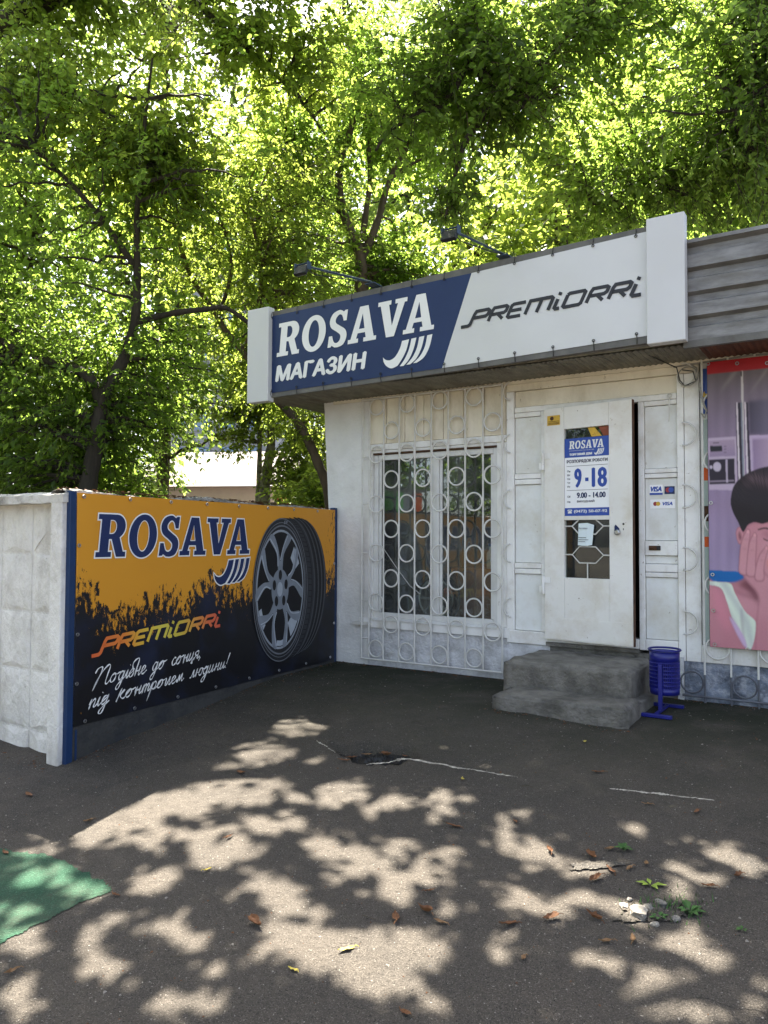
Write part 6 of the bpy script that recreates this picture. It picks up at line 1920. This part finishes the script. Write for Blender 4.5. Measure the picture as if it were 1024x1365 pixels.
for (x, y, h, w_, lf_, lab) in ((-4.3, 10.6, 2.9, 1.1, 'leaf_green', 'leafy bush just behind the banner fence right of the forked trunk'), (-4.1, 11.4, 2.9, .7, 'leaf_green', 'drooping bush behind the left half of the banner fence'), (-6.6, 10.0, 3.0, 1.3, 'leaf_dark', 'dark bush behind the white fence at the left edge'),
                            (-1.75, 19.0, 3.4, .9, 'leaf_yellow', 'bright bush between the twin trunks and the shop corner'), (-6.3, 15.5, 3.6, 1.2, 'leaf_far', 'light bush well behind the forked tree'), (-1.1, 14.5, 2.7, .6, 'leaf_yellow', 'small bright bush just left of the shop corner'), (-14.5, -5.5, 3.2, 1.9, 'leaf_green', 'big bush left of the forecourt mirrored in the door glass'), (-11.5, -8.0, 3.0, 1.9, 'leaf_green', 'second big bush left of the forecourt mirrored in the door glass'), (-8.0, -9.5, 3.2, 2.0, 'leaf_green', 'third big bush behind the viewer at the left')):
    tree('bush', lab, (x, y, 0), [([(x, y, 0), (x + .05, y, h * .3), (x, y, h * .6)], .05, .02), ([(x, y, h * .1), (x - .3, y, h * .45)], .03, .01), ([(x, y, h * .1), (x + .35, y, h * .45)], .03, .01)],
         [((x, y, h * .62), (w_, .6, h * .40), 34, 26)], M[lf_], M['bark_dark'], .20 if y < 0 else .085 if y < 14 else .12, 13, .4, 'bushes beyond the fence', gaps=False, cat='bush')

# ------------------------------------------------------------------ buildings beyond the fence
M['far_wall'] = mat('far_wall', (.46, .34, .29), (.40, .30, .26), 1.2, .9, .2, 8)
M['far_roof'] = mat('far_roof', (.115, .092, .084), (.085, .07, .064), 2, .8, .2, 10, stretch=(1, 1, 3))
M['far_white'] = mat('far_white', (.30, .30, .31), (.25, .255, .265), 1, .9)
M['far_glass'] = mat('far_glass', (.10, .16, .26), (.14, .22, .34), 1, .2, 0, spec=.6)
FB = Frame((-8.2, 33, 0), R(-8))
lw = thing('low_house', 'low pinkish building with a pale pitched roof beyond the fence', 'building', FB)
obj('house_wall', MB().box(-3.2, 4.6, 0, 6, 0, 3.55), M['far_wall'], lw)
rf = obj('roof', MB().add([(-3.6, -.5, 3.45), (5.0, -.5, 3.45), (5.0, 6.5, 3.45), (-3.6, 6.5, 3.45), (-2.2, 3, 5.3), (3.6, 3, 5.3)], [(0, 1, 5, 4), (1, 2, 5), (2, 3, 4, 5), (3, 0, 4), (3, 2, 1, 0)]), M['far_roof'], lw)
for k in range(5):
    w_ = obj('window', MB().box(-2.6 + 1.45 * k, -1.7 + 1.45 * k, -.03, .05, 1.5, 2.75), M['far_white'], lw)
    obj('pane', MB().box(-2.52 + 1.45 * k, -1.78 + 1.45 * k, -.045, -.031, 1.58, 2.67), M['far_glass'], w_)
FT = Frame((-15.2, 62, 0), R(-6))
tb = thing('tower_block', 'tall pale block of flats with blue window strips far beyond the trees', 'building', FT)
obj('house_wall', MB().box(-3, 6, 0, 9, 0, 27), M['far_white'], tb)
for j in range(9):
    for k in range(4):
        w_ = obj('window', MB().box(-2.3 + 2.1 * k, -.9 + 2.1 * k, -.06, .05, 1.2 + 2.9 * j, 2.9 + 2.9 * j), M['far_white'], tb)
        obj('pane', MB().box(-2.2 + 2.1 * k, -1.0 + 2.1 * k, -.09, -.061, 1.3 + 2.9 * j, 2.8 + 2.9 * j), M['far_glass'], w_)
FK = Frame((-3.9, 27, 0), R(2))
kb = thing('kiosk', 'small white kiosk with a red signboard beyond the fence', 'kiosk', FK)
obj('kiosk_wall', MB().box(-1.0, 2.9, 0, 2.2, 0, 2.28), M['far_white'], kb)
obj('kiosk_roof', MB().box(-1.1, 3.0, -.2, 2.3, 2.29, 2.36), M['far_white'], kb)
obj('signboard', MB().box(.12, .62, -.08, -.02, 2.45, 2.95), M['red'], kb)
obj('signboard', MB().box(.12, .62, -.08, -.02, 2.30, 2.448), M['letter_white'], kb)
obj('shutter', MB().box(.15, .6, -.06, -.005, 1.85, 2.2), M['far_glass'], kb)

# shop across the road at the left, which the window mirrors
M['bright_green'] = mat('bright_green', (.10, .42, .06), (.09, .38, .05), 3, .5)
F_M = Frame((-9.6, 3.9, 0), R(62))
ms = thing('roadside_shop', 'roadside shop with orange green and white panels left of the forecourt', 'shop', F_M)
obj('shop_wall', MB().box(-2.6, 2.6, 0, 3.0, -.5, 2.46), M['far_white'], ms)
for x0, x1, m in ((-2.57, -2.21, 'orange'), (-1.73, -.91, 'bright_green'), (-.90, -.36, 'orange')):
    obj('coloured_panel', MB().box(x0, x1, -.04, -.002, 1.2, 2.44), M[m], ms)
obj('roof', MB().box(-2.65, 2.7, -.1, 3.1, 2.47, 2.53), M['frame_grey'], ms)

# ------------------------------------------------------------------ small things on the ground
def rest_z(x, y):
    """height of what a small thing lies on: the asphalt, or the floor of the pothole."""
    u, w = to_wall(x, y)
    z = float(ground_z(x, y))
    if ((x + .055) / .29) ** 2 + ((y - 4.955) / .155) ** 2 < 1:
        z = max(z, float(gz(w) + relief(u, w)) - .049)
    return z


def leaf_shape(L_, W_, curl, m, seedv):
    """a dried leaf: curled blade with a short stalk."""
    r_ = random.Random(seedv)
    mb = MB(); vs = []
    n = 7
    for i in range(n):
        t = i / (n - 1)
        w = W_ * math.sin(math.pi * min(1, .08 + .92 * t)) ** .7 * (1 - .25 * t) * (1 + r_.uniform(-.25, .25))
        x = (t - .5) * L_
        zc = .005 + curl * (t - .45) ** 2 * L_ * .8
        for s in (-1, -.5, 0, .5, 1):
            vs.append((x + r_.uniform(-.003, .003), s * w * .5 * (1 - .25 * curl * abs(s)), zc + abs(s) ** 1.6 * w * curl * .42 + r_.uniform(-.003, .003)))
    fs = [(i * 5 + j, (i + 1) * 5 + j, (i + 1) * 5 + j + 1, i * 5 + j + 1) for i in range(n - 1) for j in range(4)]
    mb.add(vs, fs)
    mb.tube([(-L_ * .5, 0, .006), (-L_ * .62, .004, .012), (-L_ * .78, .010, .006)], .0016, 4)
    return mb


LV = [  # x, y, size, kind, label
    (-.857, 4.714, .085, 0, 'reddish dry leaf lying in the sunlit tip next to the fence shadow'),
    (-2.055, 4.524, .085, 0, 'dry brown leaf on the bare ground below the end of the white fence'),
    (-1.564, 4.131, .08, 1, 'pale dry leaf just above the green coated patch'),
    (-1.839, 3.81, .07, 0, 'brown leaf at the upper edge of the green coated patch'),
    (-.758, 3.861, .05, 0, 'tiny brown leaf in the middle of the sunlit band left of centre'),
    (-.798, 3.567, .045, 2, 'tiny yellowish leaf right of the green coated patch'),
    (-.503, 3.092, .105, 3, 'large curled brown leaf alone on the bright asphalt left of centre'),
    (-.134, 2.895, .07, 2, 'flat yellow leaf near the bottom centre'),
    (-.318, 2.79, .045, 2, 'small yellow leaf between the flat yellow one and the lower left corner'),
    (-1.36, 2.878, .06, 1, 'small pale leaf in the shade at the lower left edge'),
    (-1.154, 3.391, .05, 0, 'small brown leaf at the right corner of the green coated patch'),
    (1.23, 4.449, .08, 0, 'orange brown leaf in the shade below the concrete steps'),
    (1.571, 3.905, .06, 0, 'flat brown leaf in the shade at the right below the bin'),
    (1.358, 4.008, .055, 1, 'small upright pale leaf in the shade beside the flat brown one'),
    (.347, 3.842, .085, 0, 'dark brown leaf across the edge of a light patch right of centre'),
    (.659, 3.874, .05, 0, 'small red brown leaf in a narrow light patch right of centre'),
    (.764, 3.566, .07, 3, 'twisted orange leaf in the bright patch left of the green sprout'),
    (.940, 3.505, .09, 3, 'curled brown leaf pointing at the small green sprout'),
    (1.033, 3.56, .065, 1, 'folded tan leaf touching the small green sprout'),
    (1.15, 3.40, .055, 1, 'single upright tan leaf below the green sprout'),
    (.984, 3.371, .07, 0, 'long brown leaf in the middle of the leaf cluster below the sprout'),
    (.897, 3.30, .09, 3, 'dark crumpled leaf at the lower left of the leaf cluster'),
    (1.063, 3.364, .055, 1, 'short tan leaf at the right of the leaf cluster'),
    (1.488, 3.269, .06, 3, 'curled leaf in deep shade near the right edge'),
    (1.336, 3.206, .065, 0, 'reddish leaf in the right light patch near the edge'),
    (.201, 3.268, .05, 0, 'small dark leaf in the shade at the bottom middle'),
    (.167, 3.106, .085, 3, 'curled brown leaf beside the large sunlit patch at the bottom middle'),
    (.051, 3.08, .09, 0, 'flat brown leaf at the upper rim of the large sunlit patch'),
    (.224, 3.021, .06, 1, 'tan leaf just right of the large sunlit patch'),
    (.478, 2.985, .09, 0, 'long red brown leaf in light at the bottom right of centre'),
    (.649, 3.02, .085, 3, 'crumpled red leaf ball left of the pale stones'),
    (.814, 3.021, .075, 3, 'curled orange leaf close to the left of the pale stones'),
    (.817, 2.859, .06, 1, 'upright tan leaf below the pale stones'),
    (.917, 2.865, .07, 1, 'wide tan leaf just under the pale stones'),
    (.498, 2.776, .05, 1, 'small pale leaf in the dark shade near the bottom'),
    (.079, 2.528, .06, 0, 'orange leaf at the very bottom edge of the picture'),
    (1.299, 4.994, .05, 2, 'thin yellowish leaf near the front of the lower step'),
    (.455, 4.43, .05, 2, 'thin yellow leaf below the painted sun streak'),
    (-.197, 5.013, .08, 0, 'orange brown leaf in the left end of the pothole'),
    (.021, 5.012, .085, 3, 'curled brown leaf in the right half of the pothole'),
    (-.235, 4.84, .07, 0, 'flat brown leaf at the lower left rim of the pothole'),
    (-.10, 5.04, .06, 1, 'tan leaf at the back of the pothole'),
    (.145, 4.98, .05, 0, 'small brown leaf at the right rim of the pothole')]
kinds = [('dead_leaf', .42, .45), ('dead_leaf_pale', .42, .55), ('yellow_leaf', .5, .15), ('dead_leaf', .55, .95)]
for i, (x, y, s, k, lab) in enumerate(LV):
    m, wr, cu_ = kinds[k]
    mb = leaf_shape(s * .88, s * .88 * wr, cu_ * random.uniform(.7, 1.2), m, i)
    o = obj('fallen_leaf', mb, M[m])
    o.location = (x, y, rest_z(x, y) + .003)
    o.rotation_euler = (random.uniform(-.15, .15), random.uniform(-.15, .15), random.uniform(0, 6.28))
    tag(o, lab, 'leaf', 'fallen leaves on the asphalt')


def sprout(name, lab, x, y, n, L_, up, m, grp=None):
    t = bpy.data.objects.new(name, None); col.objects.link(t)
    t.location = (x, y, float(ground_z(x, y)))
    ORG[t.name] = Vector((0, 0, 0))
    tag(t, lab, 'plant', grp)
    for k in range(n):
        a = 2 * math.pi * k / n + random.uniform(-.4, .4)
        l = L_ * random.uniform(.6, 1.1); e = up * random.uniform(.5, 1.2)
        d = Vector((math.cos(a), math.sin(a), 0)); s = Vector((-math.sin(a), math.cos(a), 0))
        P = [d * .004, d * l * .45 + s * l * .24 + Vector((0, 0, e * .8)), d * l + Vector((0, 0, e * .7)), d * l * .45 - s * l * .24 + Vector((0, 0, e * .8))]
        mid = d * l * .5 + Vector((0, 0, e * .62))
        obj('leaf', MB().add(P + [mid], [(0, 1, 4), (1, 2, 4), (2, 3, 4), (3, 0, 4)]), m, t)
    return t


SPG = 'weeds in the broken asphalt'
sprout('weed', 'small bright green sprout standing alone among brown leaves', 1.10, 3.554, 6, .055, .03, M['weed'], SPG)
sprout('weed', 'yellow green leaves lying below the sprout', 1.11, 3.235, 5, .06, .012, mat('weed_pale', (.22, .30, .04), (.16, .22, .03), 20, .7), SPG)
sprout('weed', 'low green weed right of the pale stones', 1.19, 3.03, 9, .06, .025, M['weed'], SPG)
sprout('weed', 'thin weed nearest the right of the pale stones', 1.06, 3.0, 6, .045, .02, M['weed'], SPG)
sprout('weed', 'tiny weed in the shade far right of the pale stones', 1.33, 2.89, 5, .03, .012, M['weed'], SPG)


def blades(n, cx_, cy_, rx_, ry_, hmax):
    mb = MB()
    for _ in range(n):
        x, y = cx_ + random.gauss(0, rx_), cy_ + random.gauss(0, ry_)
        z = float(ground_z(x, y)); a = random.uniform(0, 6.28); h = hmax * random.uniform(.3, 1); l = random.uniform(.2, 1.1) * h
        dx, dy = math.cos(a), math.sin(a); w = .0025
        mb.add([(x - dy * w, y + dx * w, z), (x + dy * w, y - dx * w, z), (x + dx * l, y + dy * l, z + h)], [(0, 1, 2)])
    return mb


gt = obj('grass_tuft', blades(150, 1.13, 3.06, .08, .06, .035), M['weed'])
tag(gt, 'sparse grass between the broken asphalt pieces', 'grass', kind='stuff')


def rock(name, lab, x, y, s, m, grp):
    import bmesh
    b = bmesh.new()
    bmesh.ops.create_icosphere(b, subdivisions=2, radius=1)
    P = [random.uniform(0, 6) for _ in range(3)]
    for v in b.verts:
        c = v.co.copy()
        r_ = 1 + .22 * math.sin(3 * c.x + P[0]) * math.cos(3.4 * c.y + P[1]) + .10 * math.sin(7 * c.z + P[2])
        v.co = Vector((c.x * r_ * s, c.y * r_ * s * .8, c.z * r_ * s * .55))
    me = bpy.data.meshes.new(name); b.to_mesh(me); b.free(); me.materials.append(m)
    o = bpy.data.objects.new(name, me); col.objects.link(o)
    o.location = (x, y, float(ground_z(x, y)) + s * .25); o.rotation_euler = (0, 0, random.uniform(0, 6))
    return tag(o, lab, 'stone', grp)


for i, (x, y, s, lab) in enumerate([(.995, 3.03, .042, 'largest pale stone in the broken asphalt at the lower right'), (1.045, 3.07, .022, 'grey stone just behind the largest pale stone'), (.955, 3.09, .02, 'small pale stone left of the largest one'), (1.03, 2.955, .018, 'small stone in front of the largest pale stone'), (1.10, 3.09, .026, 'dark grey stone behind the low green weed'), (.99, 3.135, .014, 'smallest pale stone at the back of the broken spot'), (1.12, 2.985, .02, 'grey stone in front of the low green weed')]):
    rock('stone', lab, x, y, s, M['stone'] if 'grey' not in lab else M['concrete'], 'stones in the broken asphalt')

# ragged pale strips on the asphalt, coloured to stand in for slivers of sunlight
def sun_streak(pts, w0, lab):
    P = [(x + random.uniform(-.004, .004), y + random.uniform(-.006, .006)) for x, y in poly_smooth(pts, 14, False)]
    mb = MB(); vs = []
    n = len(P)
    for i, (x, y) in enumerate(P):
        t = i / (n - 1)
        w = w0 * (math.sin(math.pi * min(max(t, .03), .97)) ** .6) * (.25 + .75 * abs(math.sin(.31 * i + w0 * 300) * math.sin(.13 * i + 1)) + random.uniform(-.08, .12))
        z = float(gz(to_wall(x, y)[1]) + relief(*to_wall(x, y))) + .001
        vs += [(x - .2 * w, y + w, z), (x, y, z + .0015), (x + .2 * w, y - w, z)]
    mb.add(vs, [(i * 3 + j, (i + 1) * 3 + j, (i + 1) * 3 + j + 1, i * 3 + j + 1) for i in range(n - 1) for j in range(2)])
    o = obj('painted_sun_streak', mb, M['sun_streak_colour'])
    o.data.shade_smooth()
    tag(o, lab, 'mortar streak', 'painted sun streaks on the asphalt')  # no mortar: a pale strip standing in for a sliver of sunlight


sun_streak([(-.10, 4.755), (.043, 4.759), (.10, 4.80), (.165, 4.80), (.402, 4.654), (.571, 4.574), (.768, 4.437)], .030, 'long painted sun streak running right from the pothole rim')
sun_streak([(1.231, 4.235), (1.33, 4.20), (1.442, 4.161), (1.562, 4.108), (1.724, 4.043)], .024, 'shorter painted sun streak in the shade towards the right edge')
sun_streak([(-.45, 5.225), (-.38, 5.12), (-.31, 5.00)], .030, 'short painted sun streak left of the pothole')

# broken pieces in the pothole and fine litter everywhere
db = MB()
for _ in range(150):
    a, r_ = random.uniform(0, 6.28), random.uniform(0, 1)
    u, w = POT[0] + .28 * r_ * math.cos(a), POT[1] + .14 * r_ * math.sin(a)
    p = FW.m @ Vector((u, -w, 0)); z = rest_z(p.x, p.y); s = random.uniform(.005, .020)
    db.add([(p.x + s * random.uniform(-1, 1), p.y + s * random.uniform(-1, 1), z - .002) for _ in range(3)] + [(p.x, p.y, z + s)], [(0, 1, 3), (1, 2, 3), (2, 0, 3)])
tag(obj('rubble', db, M['concrete_plinth']), 'crumbled asphalt pieces lying in the pothole', 'rubble', kind='stuff')
lit = MB(); lit2 = MB()
for i in range(2600):
    x, y = random.uniform(-3, 3.2), random.uniform(2.2, 7.2)
    u, w = to_wall(x, y)
    if w < .05 or (x - .816) ** 2 < 0: continue
    z = float(ground_z(x, y)); s = random.uniform(.002, .006) * (1.6 if random.random() < .06 else 1); a = random.uniform(0, 6.28)
    (lit if i % 3 else lit2).add([(x + s * math.cos(a), y + s * math.sin(a), z), (x + s * math.cos(a + 2), y + s * math.sin(a + 2), z), (x + s * math.cos(a + 4.2), y + s * math.sin(a + 4.2), z + .001), (x, y, z + s * .8)], [(0, 1, 3), (1, 2, 3), (2, 0, 3)])
tag(obj('gravel', lit, M['stone']), 'fine pale grit scattered over the asphalt', 'grit', kind='stuff')
tag(obj('leaf_litter', lit2, M['dead_leaf']), 'crumbs of dry leaves scattered over the asphalt', 'leaf litter', kind='stuff')
edge_l, edge_g = MB(), MB()
def crumb(mb, p, s, flat_=.5):
    a = random.uniform(0, 6.28); z = float(ground_z(p.x, p.y)) + .002
    mb.add([(p.x + s * math.cos(a), p.y + s * math.sin(a), z), (p.x + .5 * s * math.cos(a + 1.7), p.y + .5 * s * math.sin(a + 1.7), z + s * flat_), (p.x - s * math.cos(a), p.y - s * math.sin(a), z + .002), (p.x - .5 * s * math.cos(a + 1.7), p.y - .5 * s * math.sin(a + 1.7), z + s * flat_ * .6)], [(0, 1, 2), (0, 2, 3)])
for i in range(900):                         # what the wind gathers along the foot of the walls, fences and steps
    k = random.random(); d = abs(random.gauss(0, .05)) + .012
    if k < .34: p = FW.m @ Vector((random.uniform(.05, 2.2), -d, 0))
    elif k < .52: p = FW.m @ Vector((random.uniform(3.3, 4.6), -d - .02, 0))
    elif k < .78: p = FF.m @ Vector((random.uniform(0, 3.2), -.03 - d, 0))
    elif k < .90: p = FL.m @ Vector((random.uniform(-2.2, 0), -.09 - d, 0))
    else: p = FW.m @ Vector((random.uniform(2.2, 3.3), -1.125 - d, 0))
    crumb(edge_l if i % 2 else edge_g, p, random.uniform(.004, .016) if i % 2 else random.uniform(.003, .008))
tag(obj('leaf_litter', edge_l, M['dead_leaf']), 'crumbled dry leaves gathered along the foot of the walls and the steps', 'leaf litter', kind='stuff')
tag(obj('gravel', edge_g, M['stone']), 'grit gathered along the foot of the walls and the steps', 'grit', kind='stuff')
tw = MB()
for i in range(40):
    x, y = random.uniform(-1.8, 1.9), random.uniform(2.4, 5.6); a = random.uniform(0, 6.28); l = random.uniform(.02, .07)
    z = float(ground_z(x, y)) + .004
    tw.tube([(x, y, z), (x + l * .5 * math.cos(a), y + l * .5 * math.sin(a), z + .004), (x + l * math.cos(a + .3), y + l * math.sin(a + .3), z)], .0014, 3)
tag(obj('twig_litter', tw, M['twig']), 'short dry twigs scattered over the asphalt', 'twigs', kind='stuff')
dl = MB()
for i in range(420):
    x = random.uniform(-.05, 3.2) if i % 2 else random.gauss(1.5, .5)
    y = random.uniform(.01, .12); a = random.uniform(0, 6.28); s = random.uniform(.012, .035); z = 1.556 + random.uniform(0, .022)
    p = FF.m @ Vector((x, y, z))
    dl.add([(p.x + s * math.cos(a), p.y + s * math.sin(a), p.z + random.uniform(-.005, .01)), (p.x + .4 * s * math.cos(a + 1.6), p.y + .4 * s * math.sin(a + 1.6), p.z + .008), (p.x - s * math.cos(a), p.y - s * math.sin(a), p.z), (p.x - .4 * s * math.cos(a + 1.6), p.y - .4 * s * math.sin(a + 1.6), p.z + .008)], [(0, 1, 2, 3)])
tag(obj('dry_leaves', dl, M['dead_leaf']), 'dry leaves lying along the top of the banner fence', 'dry leaves', kind='stuff')
